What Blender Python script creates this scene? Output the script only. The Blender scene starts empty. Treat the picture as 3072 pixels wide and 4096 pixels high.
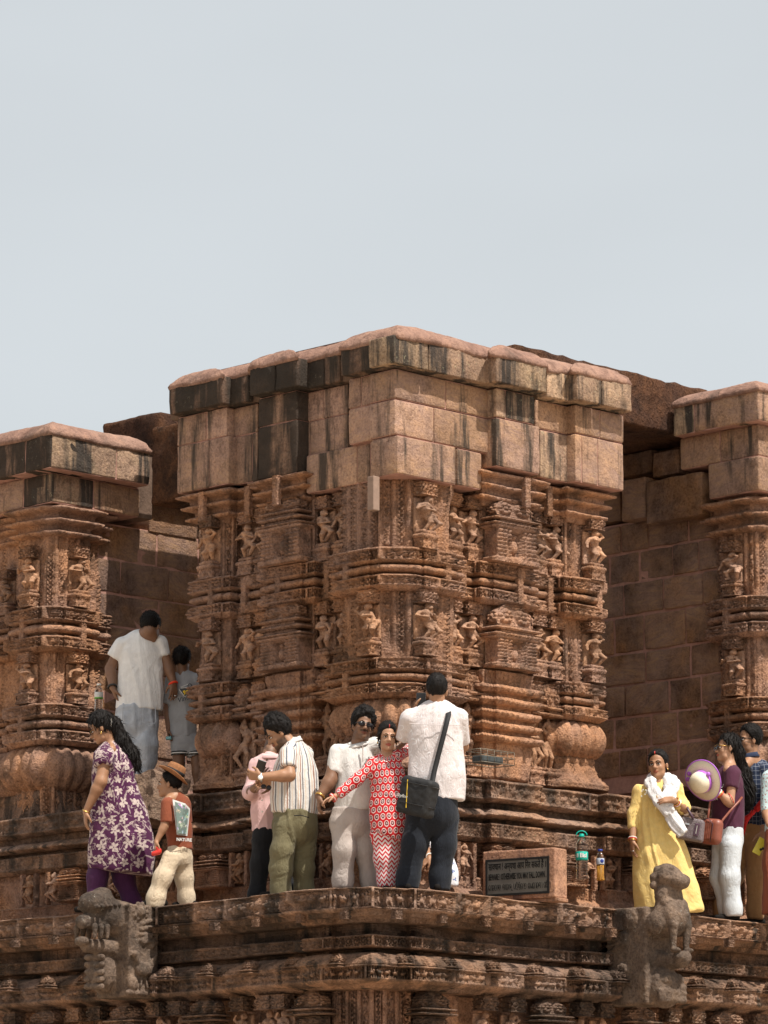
import bpy, math, random
import numpy as np
from mathutils import Vector, Matrix

# ------------------------------------------------------------------ camera, sky, sun, exposure
SC = bpy.context.scene
COL = SC.collection
FPX = 3820.0
TILT = math.radians(10.89)
CAMZ = -2.75
cam_d = bpy.data.cameras.new('camera')
cam = bpy.data.objects.new('camera', cam_d)
COL.objects.link(cam)
cam.location = (0, 0, CAMZ)
cam.rotation_euler = (math.pi/2 + TILT, 0, 0)
cam_d.sensor_width = 36.0
cam_d.lens = 36.0*FPX/1024.0
cam_d.clip_start = 0.5
cam_d.clip_end = 6000
SC.camera = cam

SUN_EL = math.radians(60)
SUN_H = Vector((0.725, -0.69))           # horizontal direction towards the sun
SUN_H.normalize()
w = bpy.data.worlds.new('World')
SC.world = w
w.use_nodes = True
nt = w.node_tree
nt.nodes.clear()
sky = nt.nodes.new('ShaderNodeTexSky')
sky.sky_type = 'NISHITA'
sky.sun_disc = False
sky.sun_elevation = SUN_EL
sky.sun_rotation = math.atan2(SUN_H.x, SUN_H.y)
sky.air_density = 1.0
sky.dust_density = 3.0
sky.ozone_density = 1.0
hsv = nt.nodes.new('ShaderNodeHueSaturation')
hsv.inputs['Saturation'].default_value = 0.45
mixc = nt.nodes.new('ShaderNodeMix')
mixc.data_type = 'RGBA'
mixc.inputs[0].default_value = 0.72
mixc.inputs[7].default_value = (3.55, 3.74, 3.77, 1)
bg = nt.nodes.new('ShaderNodeBackground')
bg.inputs['Strength'].default_value = 0.15
wo = nt.nodes.new('ShaderNodeOutputWorld')
nt.links.new(sky.outputs[0], hsv.inputs['Color'])
nt.links.new(hsv.outputs[0], mixc.inputs[6])
# faint uneven haze in the sky
tc = nt.nodes.new('ShaderNodeTexCoord')
mpw = nt.nodes.new('ShaderNodeMapping')
mpw.inputs['Scale'].default_value = (5, 5, 14)
nzw = nt.nodes.new('ShaderNodeTexNoise')
nzw.inputs['Scale'].default_value = 1.0
nzw.inputs['Detail'].default_value = 3
mrw = nt.nodes.new('ShaderNodeMapRange')
mrw.inputs[1].default_value = .3
mrw.inputs[2].default_value = .7
mrw.inputs[3].default_value = .972
mrw.inputs[4].default_value = 1.03
vmw = nt.nodes.new('ShaderNodeVectorMath')
vmw.operation = 'SCALE'
nt.links.new(tc.outputs['Generated'], mpw.inputs['Vector'])
nt.links.new(mpw.outputs[0], nzw.inputs['Vector'])
nt.links.new(nzw.outputs[0], mrw.inputs[0])
nt.links.new(mixc.outputs[2], vmw.inputs[0])
nt.links.new(mrw.outputs[0], vmw.inputs['Scale'])
nt.links.new(vmw.outputs[0], bg.inputs['Color'])
nt.links.new(bg.outputs[0], wo.inputs['Surface'])

sun_d = bpy.data.lights.new('sun', 'SUN')
sun_d.energy = 5.0
sun_d.angle = math.radians(0.6)
sun_d.color = (1.0, 0.94, 0.85)
sun = bpy.data.objects.new('sun', sun_d)
COL.objects.link(sun)
sdir = Vector((SUN_H.x*math.cos(SUN_EL), SUN_H.y*math.cos(SUN_EL), math.sin(SUN_EL)))
sun.rotation_euler = sdir.to_track_quat('Z', 'Y').to_euler()
sun.location = (20, -20, 40)

SC.view_settings.view_transform = 'Standard'
SC.view_settings.look = 'None'
SC.view_settings.gamma = 1.0
SC.view_settings.exposure = 0.34
SC.view_settings.use_curve_mapping = False
SC.render.engine = 'CYCLES'
SC.cycles.max_bounces = 6
SC.cycles.diffuse_bounces = 3
SC.cycles.glossy_bounces = 3
SC.cycles.transmission_bounces = 6
SC.cycles.transparent_max_bounces = 8
# ------------------------------------------------------------------ helpers
rng = np.random.default_rng(7)
random.seed(7)
cT, sT = math.cos(TILT), math.sin(TILT)

def P(px, py, Y):
    """world point seen at pixel (px,py) of the 768x1024 frame, at distance Y along +Y"""
    u, v = (px-384.0)/FPX, (512.0-py)/FPX
    d = np.array([u, cT - v*sT, sT + v*cT])
    return np.array([0, 0, CAMZ]) + d*(Y/d[1])

def scale_at(Y, z=1.0):
    return FPX/(Y*cT + (z-CAMZ)*sT)

def proj(p):
    x, y, z = p[0], p[1], p[2]-CAMZ
    dep = y*cT + z*sT
    return 384+FPX*x/dep, 512-FPX*(-y*sT+z*cT)/dep

def G(px, Y, z=0.0):
    """point at height z and distance Y under pixel column px"""
    dep = Y*cT + (z-CAMZ)*sT
    return np.array([(px-384.0)/FPX*dep, Y, z])

def _hash(ix, iy, iz, seed):
    h = (ix.astype(np.int64)*374761393 + iy.astype(np.int64)*668265263 + iz.astype(np.int64)*2147483647 + seed*1274126177) & 0xFFFFFFFF
    h = ((h ^ (h >> 13))*1274126177) & 0xFFFFFFFF
    h = (h ^ (h >> 16)) & 0xFFFFFF
    return h/float(0xFFFFFF)

def vnoise(p, seed=0):
    """value noise in 0..1 at points p (n,3)"""
    p = np.asarray(p, float)
    i = np.floor(p)
    f = p-i
    f = f*f*(3-2*f)
    i = i.astype(np.int64)
    out = 0
    for dx in (0, 1):
        wx = f[:, 0] if dx else 1-f[:, 0]
        for dy in (0, 1):
            wy = f[:, 1] if dy else 1-f[:, 1]
            for dz in (0, 1):
                wz = f[:, 2] if dz else 1-f[:, 2]
                out = out + wx*wy*wz*_hash(i[:, 0]+dx, i[:, 1]+dy, i[:, 2]+dz, seed)
    return out

def fnoise(p, seed=0, oct=3):
    p = np.asarray(p, float)
    s, a, t = 0, 1.0, 0
    for o in range(oct):
        s = s + a*vnoise(p*(2.03**o)+o*17.3, seed+o)
        t += a
        a *= .5
    return s/t

def mesh_np(name, V, F, mat=None, smooth=False, attrs=None):
    """mesh from numpy: V (n,3); F (m,4) quads or (m,3) tris"""
    V = np.ascontiguousarray(V, dtype=np.float32)
    F = np.ascontiguousarray(F, dtype=np.int32)
    me = bpy.data.meshes.new(name)
    n, m, k = len(V), len(F), F.shape[1]
    me.vertices.add(n)
    me.vertices.foreach_set('co', V.ravel())
    me.loops.add(m*k)
    me.loops.foreach_set('vertex_index', F.ravel())
    me.polygons.add(m)
    me.polygons.foreach_set('loop_start', np.arange(0, m*k, k, dtype=np.int32))
    me.polygons.foreach_set('loop_total', np.full(m, k, dtype=np.int32))
    if smooth:
        me.polygons.foreach_set('use_smooth', np.ones(m, dtype=bool))
    me.update(calc_edges=True)
    if attrs:
        for an, av in attrs.items():
            av = np.asarray(av, dtype=np.float32)
            if av.ndim == 2 and av.shape[1] == 3:
                at = me.attributes.new(an, 'FLOAT_VECTOR', 'POINT')
                at.data.foreach_set('vector', av.ravel())
            elif av.ndim == 2 and av.shape[1] == 4:
                at = me.attributes.new(an, 'FLOAT_COLOR', 'POINT')
                at.data.foreach_set('color', av.ravel())
            else:
                at = me.attributes.new(an, 'FLOAT', 'POINT')
                at.data.foreach_set('value', av.ravel())
    if mat:
        me.materials.append(mat)
    return me

def link(name, me, parent=None, loc=None, rot=None):
    o = bpy.data.objects.new(name, me)
    COL.objects.link(o)
    if parent is not None:
        o.parent = parent
        o.matrix_parent_inverse = Matrix.Translation(-parent.location) if loc is None else Matrix.Identity(4)
    if loc is not None:
        o.location = loc
    if rot is not None:
        o.rotation_euler = rot
    return o

def thing(name, label, cat, loc=(0, 0, 0), group=None):
    o = bpy.data.objects.new(name, None)
    o.empty_display_size = .2
    COL.objects.link(o)
    o.location = loc
    o['label'] = label
    o['category'] = cat
    if group:
        o['group'] = group
    return o

def tag(o, label, cat, group=None):
    o['label'] = label
    o['category'] = cat
    if group:
        o['group'] = group
    return o

def structure(o):
    o['kind'] = 'structure'
    return o

class MB:
    """collects quads/tris in world coordinates for one mesh"""
    def __init__(s):
        s.v, s.f = [], []
    def add(s, V, F):
        b = len(s.v)
        s.v += [tuple(map(float, v)) for v in V]
        s.f += [tuple(int(i)+b for i in f) for f in F]
    def box(s, lo, hi, R=None, o=None, taper=1.0):
        x0, y0, z0 = lo
        x1, y1, z1 = hi
        cx, cy = (x0+x1)/2, (y0+y1)/2
        V = []
        for z in (z0, z1):
            t = taper if z == z1 else 1
            for (x, y) in ((x0, y0), (x1, y0), (x1, y1), (x0, y1)):
                V.append((cx+(x-cx)*t, cy+(y-cy)*t, z))
        V = np.array(V)
        if R is not None:
            V = V @ np.asarray(R).T
        if o is not None:
            V = V+np.asarray(o)
        s.add(V, [(3, 2, 1, 0), (4, 5, 6, 7), (0, 1, 5, 4), (1, 2, 6, 5), (2, 3, 7, 6), (3, 0, 4, 7)])
    def tube(s, pts, r, n=8, closed=False):
        pts = [np.asarray(p, float) for p in pts]
        m = len(pts)
        rr = r if hasattr(r, '__len__') else [r]*m
        V, F = [], []
        up = np.array([.13, .27, .95])
        for i, p in enumerate(pts):
            if closed:
                d = pts[(i+1) % m]-pts[i-1]
            else:
                d = pts[min(i+1, m-1)]-pts[max(i-1, 0)]
            d = d/(np.linalg.norm(d)+1e-9)
            a = np.cross(d, up)
            a /= np.linalg.norm(a)+1e-9
            b = np.cross(d, a)
            for k in range(n):
                t = 2*math.pi*k/n
                V.append(p+rr[i]*(math.cos(t)*a+math.sin(t)*b))
        for i in range(m if closed else m-1):
            j = (i+1) % m
            for k in range(n):
                k2 = (k+1) % n
                F.append((i*n+k, i*n+k2, j*n+k2, j*n+k))
        if not closed:
            F.append(tuple(range(n-1, -1, -1)))
            F.append(tuple((m-1)*n+k for k in range(n)))
        s.add(V, F)
    def lathe(s, prof, n=20, M=None, o=(0, 0, 0)):
        V, F = [], []
        m = len(prof)
        for (r, z) in prof:
            for k in range(n):
                t = 2*math.pi*k/n
                V.append((r*math.cos(t), r*math.sin(t), z))
        for i in range(m-1):
            for k in range(n):
                k2 = (k+1) % n
                F.append((i*n+k, i*n+k2, (i+1)*n+k2, (i+1)*n+k))
        F.append(tuple(range(n-1, -1, -1)))
        F.append(tuple((m-1)*n+k for k in range(n)))
        V = np.array(V)
        if M is not None:
            V = V @ np.asarray(M).T
        s.add(V+np.asarray(o), F)
    def ell(s, c, r, M=None, n=12, m=8):
        prof = [(max(1e-4, math.sin(math.pi*i/m)), -math.cos(math.pi*i/m)) for i in range(m+1)]
        V, F = [], []
        for (a, z) in prof:
            for k in range(n):
                t = 2*math.pi*k/n
                V.append((a*math.cos(t)*r[0], a*math.sin(t)*r[1], z*r[2]))
        for i in range(m):
            for k in range(n):
                k2 = (k+1) % n
                F.append((i*n+k, i*n+k2, (i+1)*n+k2, (i+1)*n+k))
        V = np.array(V)
        if M is not None:
            V = V @ np.asarray(M).T
        s.add(V+np.asarray(c), F)
    def mesh(s, name, mat, smooth=False, bevel=0):
        me = bpy.data.meshes.new(name)
        me.from_pydata(s.v, [], s.f)
        me.materials.append(mat)
        if smooth:
            me.polygons.foreach_set('use_smooth', np.ones(len(me.polygons), dtype=bool))
        me.update()
        return me
    def build(s, name, mat, parent=None, smooth=False, bevel=0, seg=2):
        o = link(name, s.mesh(name, mat, smooth), parent)
        if bevel:
            m = o.modifiers.new('bevel', 'BEVEL')
            m.width = bevel
            m.segments = seg
            m.limit_method = 'ANGLE'
        return o

# ------------------------------------------------------------------ signed-distance bodies
def nrm(v):
    v = np.asarray(v, float)
    return v/(np.linalg.norm(v)+1e-12)

class Field:
    """bodies grown from smooth unions of tapered limbs, then meshed with surface nets"""
    def __init__(s, h):
        s.h = h
        s.ops = []
    def _push(s, fn, lo, hi, k, op):
        s.ops.append((fn, np.minimum(lo, hi), np.maximum(lo, hi), k, op))
    def cone(s, a, b, ra, rb, k=.02, op='u', flat=None):
        a, b = np.asarray(a, float), np.asarray(b, float)
        r = max(ra, rb)
        def fn(p):
            A, B, q = a, b, p
            if flat is not None:
                n, ratio = flat
                g = 1/ratio-1
                q = p + ((p-a) @ n)[..., None]*n*g
                B = b + np.dot(b-a, n)*n*g
            ba = B-A
            L = np.dot(ba, ba)+1e-12
            t = np.clip(((q-A) @ ba)/L, 0, 1)
            d = np.linalg.norm(q-A-t[..., None]*ba, axis=-1)-(ra+(rb-ra)*t)
            if flat is not None and flat[1] < 1:
                d = d*(.5+.5*flat[1])
            return d
        m = r*(max(1, flat[1]) if flat is not None else 1)
        s._push(fn, np.minimum(a, b)-m, np.maximum(a, b)+m, k, op)
    def ell(s, c, r, M=None, k=.02, op='u'):
        c, r = np.asarray(c, float), np.asarray(r, float)
        M = np.eye(3) if M is None else np.asarray(M, float)   # columns are the axes
        def fn(p):
            q = (p-c) @ M
            k0 = np.linalg.norm(q/r, axis=-1)
            k1 = np.linalg.norm(q/(r*r), axis=-1)+1e-9
            return k0*(k0-1)/k1
        m = np.full(3, r.max())
        s._push(fn, c-m, c+m, k, op)
    def box(s, c, r, M=None, rad=.01, k=.01, op='u'):
        c, r = np.asarray(c, float), np.asarray(r, float)
        M = np.eye(3) if M is None else np.asarray(M, float)
        def fn(p):
            q = np.abs((p-c) @ M)-(r-rad)
            return np.linalg.norm(np.maximum(q, 0), axis=-1)+np.minimum(q.max(axis=-1), 0)-rad
        m = np.full(3, np.linalg.norm(r))
        s._push(fn, c-m, c+m, k, op)
    def chain(s, pts, rs, k=.02, flat=None, op='u', cap0=None, cap1=None, ks=.03):
        """a tube through pts with radii rs; cap0/cap1 = plane normals that cut its ends"""
        pts = [np.asarray(p, float) for p in pts]
        fl = flat
        def fn(p):
            D = None
            for i in range(len(pts)-1):
                a, b, ra, rb = pts[i], pts[i+1], rs[i], rs[i+1]
                q, B = p, b
                f = fl[i] if isinstance(fl, list) else fl
                if f is not None:
                    n, ratio = f
                    g = 1/ratio-1
                    q = p+((p-a) @ n)[..., None]*n*g
                    B = b+np.dot(b-a, n)*n*g
                ba = B-a
                L = np.dot(ba, ba)+1e-12
                t = np.clip(((q-a) @ ba)/L, 0, 1)
                d = np.linalg.norm(q-a-t[..., None]*ba, axis=-1)-(ra+(rb-ra)*t)
                if f is not None and f[1] < 1:
                    d = d*(.5+.5*f[1])
                if D is None:
                    D = d
                else:
                    hh = np.clip(.5+.5*(D-d)/ks, 0, 1)
                    D = D*(1-hh)+d*hh-ks*hh*(1-hh)
            if cap0 is not None:
                D = np.maximum(D, (p-pts[0]) @ nrm(cap0))
            if cap1 is not None:
                D = np.maximum(D, (p-pts[-1]) @ nrm(cap1))
            return D
        m = max(rs)
        A = np.array(pts)
        s._push(fn, A.min(0)-m, A.max(0)+m, k, op)
    def cut(s, point, normal, k=.005):
        """remove what lies on the normal's side of a plane"""
        point, n = np.asarray(point, float), nrm(normal)
        s.ops.append((lambda p: (p-point) @ n, None, None, k, 'i'))
    def mesh(s, noise=None):
        h = s.h
        lo = np.min([o[1] for o in s.ops if o[4] == 'u' and o[1] is not None], axis=0)-3*h
        hi = np.max([o[2] for o in s.ops if o[4] == 'u' and o[2] is not None], axis=0)+3*h
        N = np.ceil((hi-lo)/h).astype(int)+1
        A = np.full(N, 1.0, np.float32)
        ax = [lo[i]+np.arange(N[i])*h for i in range(3)]
        for fn, l, u, k, op in s.ops:
            if l is None:
                i0, i1 = np.zeros(3, int), N
            else:
                pad = 2*h+k
                i0 = np.maximum(np.floor((l-pad-lo)/h).astype(int), 0)
                i1 = np.minimum(np.ceil((u+pad-lo)/h).astype(int)+1, N)
            if np.any(i1 <= i0):
                continue
            sl = tuple(slice(a, b) for a, b in zip(i0, i1))
            X, Y, Z = np.meshgrid(ax[0][sl[0]], ax[1][sl[1]], ax[2][sl[2]], indexing='ij')
            d = fn(np.stack([X, Y, Z], -1))
            a = A[sl]
            if op == 'u':
                hh = np.clip(.5+.5*(a-d)/k, 0, 1)
                A[sl] = a*(1-hh)+d*hh-k*hh*(1-hh)
            elif op == 's':
                d = -d
                hh = np.clip(.5-.5*(a-d)/k, 0, 1)
                A[sl] = a*(1-hh)+d*hh+k*hh*(1-hh)
            else:
                hh = np.clip(.5-.5*(a-d)/k, 0, 1)
                A[sl] = a*(1-hh)+d*hh+k*hh*(1-hh)
        return surfnet(A, lo, h)

def surfnet(A, lo, h):
    ins = A < 0
    nx, ny, nz = A.shape
    cnt = np.zeros((nx-1, ny-1, nz-1), np.int8)
    for dx in (0, 1):
        for dy in (0, 1):
            for dz in (0, 1):
                cnt += ins[dx:nx-1+dx, dy:ny-1+dy, dz:nz-1+dz]
    act = (cnt > 0) & (cnt < 8)
    I = np.argwhere(act)
    if len(I) == 0:
        return np.zeros((0, 3)), np.zeros((0, 4), int)
    idm = np.full(act.shape, -1, np.int64)
    idm[act] = np.arange(len(I))
    acc = np.zeros((len(I), 3))
    num = np.zeros(len(I))
    corners = [(0, 0, 0), (1, 0, 0), (0, 1, 0), (1, 1, 0), (0, 0, 1), (1, 0, 1), (0, 1, 1), (1, 1, 1)]
    val = {c: A[I[:, 0]+c[0], I[:, 1]+c[1], I[:, 2]+c[2]] for c in corners}
    for axi in range(3):
        for c in corners:
            if c[axi]:
                continue
            c2 = list(c)
            c2[axi] = 1
            a, b = val[c], val[tuple(c2)]
            x = (a < 0) != (b < 0)
            t = np.where(x, a/(a-b+1e-12), 0)
            for q in range(3):
                acc[:, q] += np.where(x, c[q]+(t if q == axi else 0), 0)
            num += x
    V = lo+(I+acc/num[:, None])*h
    Fs = []
    for axi in range(3):
        o1, o2 = (axi+1) % 3, (axi+2) % 3
        sl0 = [slice(None)]*3
        sl1 = [slice(None)]*3
        sl0[axi] = slice(0, -1)
        sl1[axi] = slice(1, None)
        a, b = ins[tuple(sl0)], ins[tuple(sl1)]
        E = np.argwhere(a != b)
        ok = (E[:, o1] > 0) & (E[:, o2] > 0) & (E[:, o1] < A.shape[o1]-1) & (E[:, o2] < A.shape[o2]-1)
        E = E[ok]
        sa = a[E[:, 0], E[:, 1], E[:, 2]]
        q = []
        for d1, d2 in ((1, 1), (0, 1), (0, 0), (1, 0)):
            C = E.copy()
            C[:, o1] -= d1
            C[:, o2] -= d2
            q.append(idm[C[:, 0], C[:, 1], C[:, 2]])
        q = np.stack(q, 1)
        q = np.where(sa[:, None], q, q[:, ::-1])
        Fs.append(q)
    F = np.concatenate(Fs)
    F = F[(F >= 0).all(1)]
    return V, F

def vnormals(V, F):
    n = np.cross(V[F[:, 2]]-V[F[:, 0]], V[F[:, 3]]-V[F[:, 1]])
    N = np.zeros_like(V)
    for k in range(4):
        for q in range(3):
            N[:, q] += np.bincount(F[:, k], weights=n[:, q], minlength=len(V))
    return N/(np.linalg.norm(N, axis=1, keepdims=True)+1e-12)

def relax(V, F, it=1, f=.5):
    for _ in range(it):
        S = np.zeros_like(V)
        c = np.zeros(len(V))
        for k in range(4):
            a, b = F[:, k], F[:, (k+1) % 4]
            for q in range(3):
                S[:, q] += np.bincount(a, weights=V[b, q], minlength=len(V))
                S[:, q] += np.bincount(b, weights=V[a, q], minlength=len(V))
            c += np.bincount(a, minlength=len(V))+np.bincount(b, minlength=len(V))
        V = V*(1-f)+f*S/np.maximum(c, 1)[:, None]
    return V
# ------------------------------------------------------------------ materials
class NX:
    """tiny expression builder for math nodes"""
    def __init__(s, t, sock):
        s.t, s.s = t, sock
    def _m(s, op, *a, clamp=False):
        n = s.t.nodes.new('ShaderNodeMath')
        n.operation = op
        n.use_clamp = clamp
        for i, x in enumerate(a):
            if isinstance(x, NX):
                s.t.links.new(x.s, n.inputs[i])
            else:
                n.inputs[i].default_value = float(x)
        return NX(s.t, n.outputs[0])
    def __add__(s, o): return s._m('ADD', s, o)
    def __radd__(s, o): return s._m('ADD', s, o)
    def __sub__(s, o): return s._m('SUBTRACT', s, o)
    def __rsub__(s, o): return s._m('SUBTRACT', o, s)
    def __mul__(s, o): return s._m('MULTIPLY', s, o)
    def __rmul__(s, o): return s._m('MULTIPLY', s, o)
    def __truediv__(s, o): return s._m('DIVIDE', s, o)
    def fract(s): return s._m('FRACT', s)
    def floor(s): return s._m('FLOOR', s)
    def abs(s): return s._m('ABSOLUTE', s)
    def sin(s): return s._m('SINE', s)
    def cos(s): return s._m('COSINE', s)
    def sqrt(s): return s._m('SQRT', s)
    def lt(s, o): return s._m('LESS_THAN', s, o)
    def gt(s, o): return s._m('GREATER_THAN', s, o)
    def max(s, o): return s._m('MAXIMUM', s, o)
    def min(s, o): return s._m('MINIMUM', s, o)
    def mod(s, o): return s._m('FLOORED_MODULO', s, o)
    def atan2(s, o): return s._m('ARCTAN2', s, o)
    def clamp(s): return s._m('ADD', s, 0.0, clamp=True)

def new_mat(name):
    m = bpy.data.materials.new(name)
    m.use_nodes = True
    t = m.node_tree
    b = t.nodes['Principled BSDF']
    return m, t, b

def tnode(t, kind, **kw):
    n = t.nodes.new(kind)
    for k, v in kw.items():
        if k in n.inputs:
            n.inputs[k].default_value = v
        else:
            setattr(n, k, v)
    return n

def noise_n(t, vec, scale, detail=3, rough=.55, dist=0.0):
    n = tnode(t, 'ShaderNodeTexNoise')
    n.inputs['Scale'].default_value = scale
    n.inputs['Detail'].default_value = detail
    n.inputs['Roughness'].default_value = rough
    n.inputs['Distortion'].default_value = dist
    t.links.new(vec, n.inputs['Vector'])
    return n.outputs[0]

def mapping(t, vec, scale=(1, 1, 1), rot=(0, 0, 0), loc=(0, 0, 0)):
    n = tnode(t, 'ShaderNodeMapping')
    n.inputs['Scale'].default_value = scale
    n.inputs['Rotation'].default_value = rot
    n.inputs['Location'].default_value = loc
    t.links.new(vec, n.inputs['Vector'])
    return n.outputs[0], n

def ramp(t, fac, stops, interp='LINEAR'):
    n = tnode(t, 'ShaderNodeValToRGB')
    n.color_ramp.interpolation = interp
    e = n.color_ramp.elements
    while len(e) < len(stops):
        e.new(.5)
    for i, (p, c) in enumerate(stops):
        e[i].position = p
        e[i].color = (*c, 1) if len(c) == 3 else c
    t.links.new(fac, n.inputs[0])
    return n.outputs[0]

def fr(t, fac, a, b):
    """linear step of a value between a and b -> 0..1"""
    n = tnode(t, 'ShaderNodeMapRange')
    n.inputs[1].default_value = a
    n.inputs[2].default_value = b
    t.links.new(fac, n.inputs[0])
    return n.outputs[0]

def mixc_n(t, fac, a, b, mode='MIX'):
    n = tnode(t, 'ShaderNodeMix')
    n.data_type = 'RGBA'
    n.blend_type = mode
    for sock, x in ((n.inputs[0], fac), (n.inputs[6], a), (n.inputs[7], b)):
        if isinstance(x, (int, float)):
            sock.default_value = x
        elif isinstance(x, tuple):
            sock.default_value = (*x, 1) if len(x) == 3 else x
        else:
            t.links.new(x.s if isinstance(x, NX) else x, sock)
    return n.outputs[2]

def bump_n(t, b, height, strength, dist, prev=None):
    n = tnode(t, 'ShaderNodeBump')
    n.inputs['Strength'].default_value = strength
    n.inputs['Distance'].default_value = dist
    t.links.new(height, n.inputs['Height'])
    if prev is not None:
        t.links.new(prev, n.inputs['Normal'])
    t.links.new(n.outputs[0], b.inputs['Normal'])
    return n.outputs[0]

def stone_mat(name, base, warm, dark, dark_amt=.5, streak=0.0, vein=0.0, lichen=.3, pit=1.0, seed=0.0, pale=(.42, .36, .27), fine=1.0, carve=0.0):
    m, t, b = new_mat(name)
    g = tnode(t, 'ShaderNodeNewGeometry').outputs['Position']
    oi = tnode(t, 'ShaderNodeObjectInfo')
    pos, _ = mapping(t, g, loc=(seed, seed*.7, seed*.3))
    rnd = oi.outputs['Random']
    # large patches of warmer stone
    n1 = noise_n(t, pos, 1.3, 4, .6)
    c = mixc_n(t, fr(t, n1, .42, .60), base, warm)
    # each block a little different
    hs = tnode(t, 'ShaderNodeHueSaturation')
    t.links.new(c, hs.inputs['Color'])
    t.links.new(fr(t, rnd, -.9, 1.25), hs.inputs['Value'])
    hs.inputs['Saturation'].default_value = 1.0
    mr = tnode(t, 'ShaderNodeMapRange')
    mr.inputs[3].default_value = .74
    mr.inputs[4].default_value = 1.16
    t.links.new(rnd, mr.inputs[0])
    t.links.new(mr.outputs[0], hs.inputs['Value'])
    c = hs.outputs[0]
    # mottling
    n2 = noise_n(t, pos, 9, 5, .65)
    c = mixc_n(t, .7, c, ramp(t, n2, [(.28, (.34, .30, .28)), (.5, (.92, .9, .88)), (.74, (1.35, 1.25, 1.1))]), 'MULTIPLY')
    n3 = noise_n(t, pos, 46, 4, .7)
    c = mixc_n(t, .75*fine, c, ramp(t, n3, [(.3, (.38, .34, .32)), (.52, (1, 1, 1)), (.72, (1.3, 1.24, 1.12))]), 'MULTIPLY')
    if vein:
        cr = tnode(t, 'ShaderNodeCombineXYZ')
        rr = NX(t, rnd)
        t.links.new((rr*37.0).sin().s, cr.inputs[0])
        t.links.new((rr*91.0).sin().s, cr.inputs[1])
        mp = tnode(t, 'ShaderNodeMapping')
        mp.inputs['Scale'].default_value = (5, 5, 26)
        t.links.new(pos, mp.inputs['Vector'])
        vr = tnode(t, 'ShaderNodeVectorRotate', rotation_type='EULER_XYZ')
        t.links.new(pos, vr.inputs['Vector'])
        sc = tnode(t, 'ShaderNodeVectorMath', operation='SCALE')
        sc.inputs['Scale'].default_value = .45
        t.links.new(cr.outputs[0], sc.inputs[0])
        t.links.new(sc.outputs[0], vr.inputs['Rotation'])
        t.links.new(vr.outputs[0], mp.inputs['Vector'])
        nv = noise_n(t, mp.outputs[0], 1.0, 6, .68, .9)
        amt = NX(t, fr(t, noise_n(t, pos, 2.3, 3), .42, .66))*(vein*.8)
        c = mixc_n(t, amt.s, c, ramp(t, nv, [(.30, (.19, .12, .10)), (.46, (.31, .20, .15)), (.58, (.38, .24, .15)), (.70, (.47, .29, .16))]))
    # dark crust of lichen and weather
    n4 = noise_n(t, pos, 2.1, 6, .68, .3)
    dk = fr(t, n4, .66-.3*dark_amt, .76-.25*dark_amt)
    c = mixc_n(t, (NX(t, dk)*min(1, .35+dark_amt*.6)).s, c, dark)
    if streak:
        ps, _ = mapping(t, pos, scale=(5.2, 5.2, .55))
        n5 = noise_n(t, ps, 1.0, 5, .62)
        k = fr(t, n5, .62-.24*streak, .70-.2*streak)
        c = mixc_n(t, (NX(t, k)*.93).s, c, mixc_n(t, n2, dark, tuple(x*1.9 for x in dark)))
    # pale lichen specks
    n6 = noise_n(t, pos, 26, 6, .8)
    n7 = noise_n(t, pos, 1.7, 3, .6, .8)
    pk = NX(t, fr(t, n6, .58, .66))*NX(t, fr(t, n7, .5, .66))*lichen
    c = mixc_n(t, pk.s, c, pale)
    t.links.new(c, b.inputs['Base Color'])
    b.inputs['Roughness'].default_value = .93
    b.inputs['Specular IOR Level'].default_value = .06
    p = bump_n(t, b, n2, .8*pit, .03)
    vo = tnode(t, 'ShaderNodeTexVoronoi')
    vo.inputs['Scale'].default_value = 75
    t.links.new(pos, vo.inputs['Vector'])
    p = bump_n(t, b, n3, .9*pit, .016, p)
    if carve:
        # small scale chisel work: pierced cells and curls a couple of centimetres across
        wv, _ = mapping(t, pos, scale=(1, 1, 1.15))
        vc = tnode(t, 'ShaderNodeTexVoronoi')
        vc.feature = 'SMOOTH_F1'
        vc.inputs['Scale'].default_value = 34
        vc.inputs['Smoothness'].default_value = .35
        t.links.new(wv, vc.inputs['Vector'])
        ck = (NX(t, vc.outputs['Distance'])*9.0).sin()
        p = bump_n(t, b, ck.s, carve, .010, p)
    return m

DARKC = (.036, .029, .024)
M_CARVE = stone_mat('carved_sandstone', (.325, .202, .152), (.41, .222, .132), DARKC, .42, 0, 0, .55, 1.0, 0, carve=.28)
M_CARVE_DK = stone_mat('weathered_carving', (.265, .178, .138), (.335, .198, .130), DARKC, .66, .25, 0, .55, 1.1, 3, carve=.25)
M_FIG = stone_mat('figure_sandstone', (.38, .243, .178), (.445, .258, .162), DARKC, .16, 0, 0, .4, .9, 5)
M_LINTEL = stone_mat('lintel_khondalite', (.36, .24, .19), (.42, .26, .165), DARKC, .16, .30, .75, .35, .8, 9)
M_LINTEL_DK = stone_mat('stained_khondalite', (.25, .16, .12), (.29, .185, .13), (.030, .024, .020), .70, 1.05, .3, .35, .8, 12)
M_LINTEL_L = stone_mat('rain_streaked_khondalite', (.36, .235, .185), (.40, .255, .175), (.036, .029, .024), .22, .58, .75, .3, .8, 9)
M_CORN_BLK = stone_mat('black_crusted_cornice', (.20, .13, .10), (.24, .155, .115), (.030, .025, .021), .62, 1.0, .2, .5, 1.1, 12)
M_CORN_R = stone_mat('streaked_cornice_stone', (.38, .26, .19), (.43, .31, .21), (.028, .025, .023), .30, .62, .2, .7, .9, 15, (.45, .42, .28))
M_JAMB = stone_mat('jamb_khondalite', (.215, .145, .118), (.30, .165, .09), DARKC, .20, 0, 1.0, .2, 1.3, 21)
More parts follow.
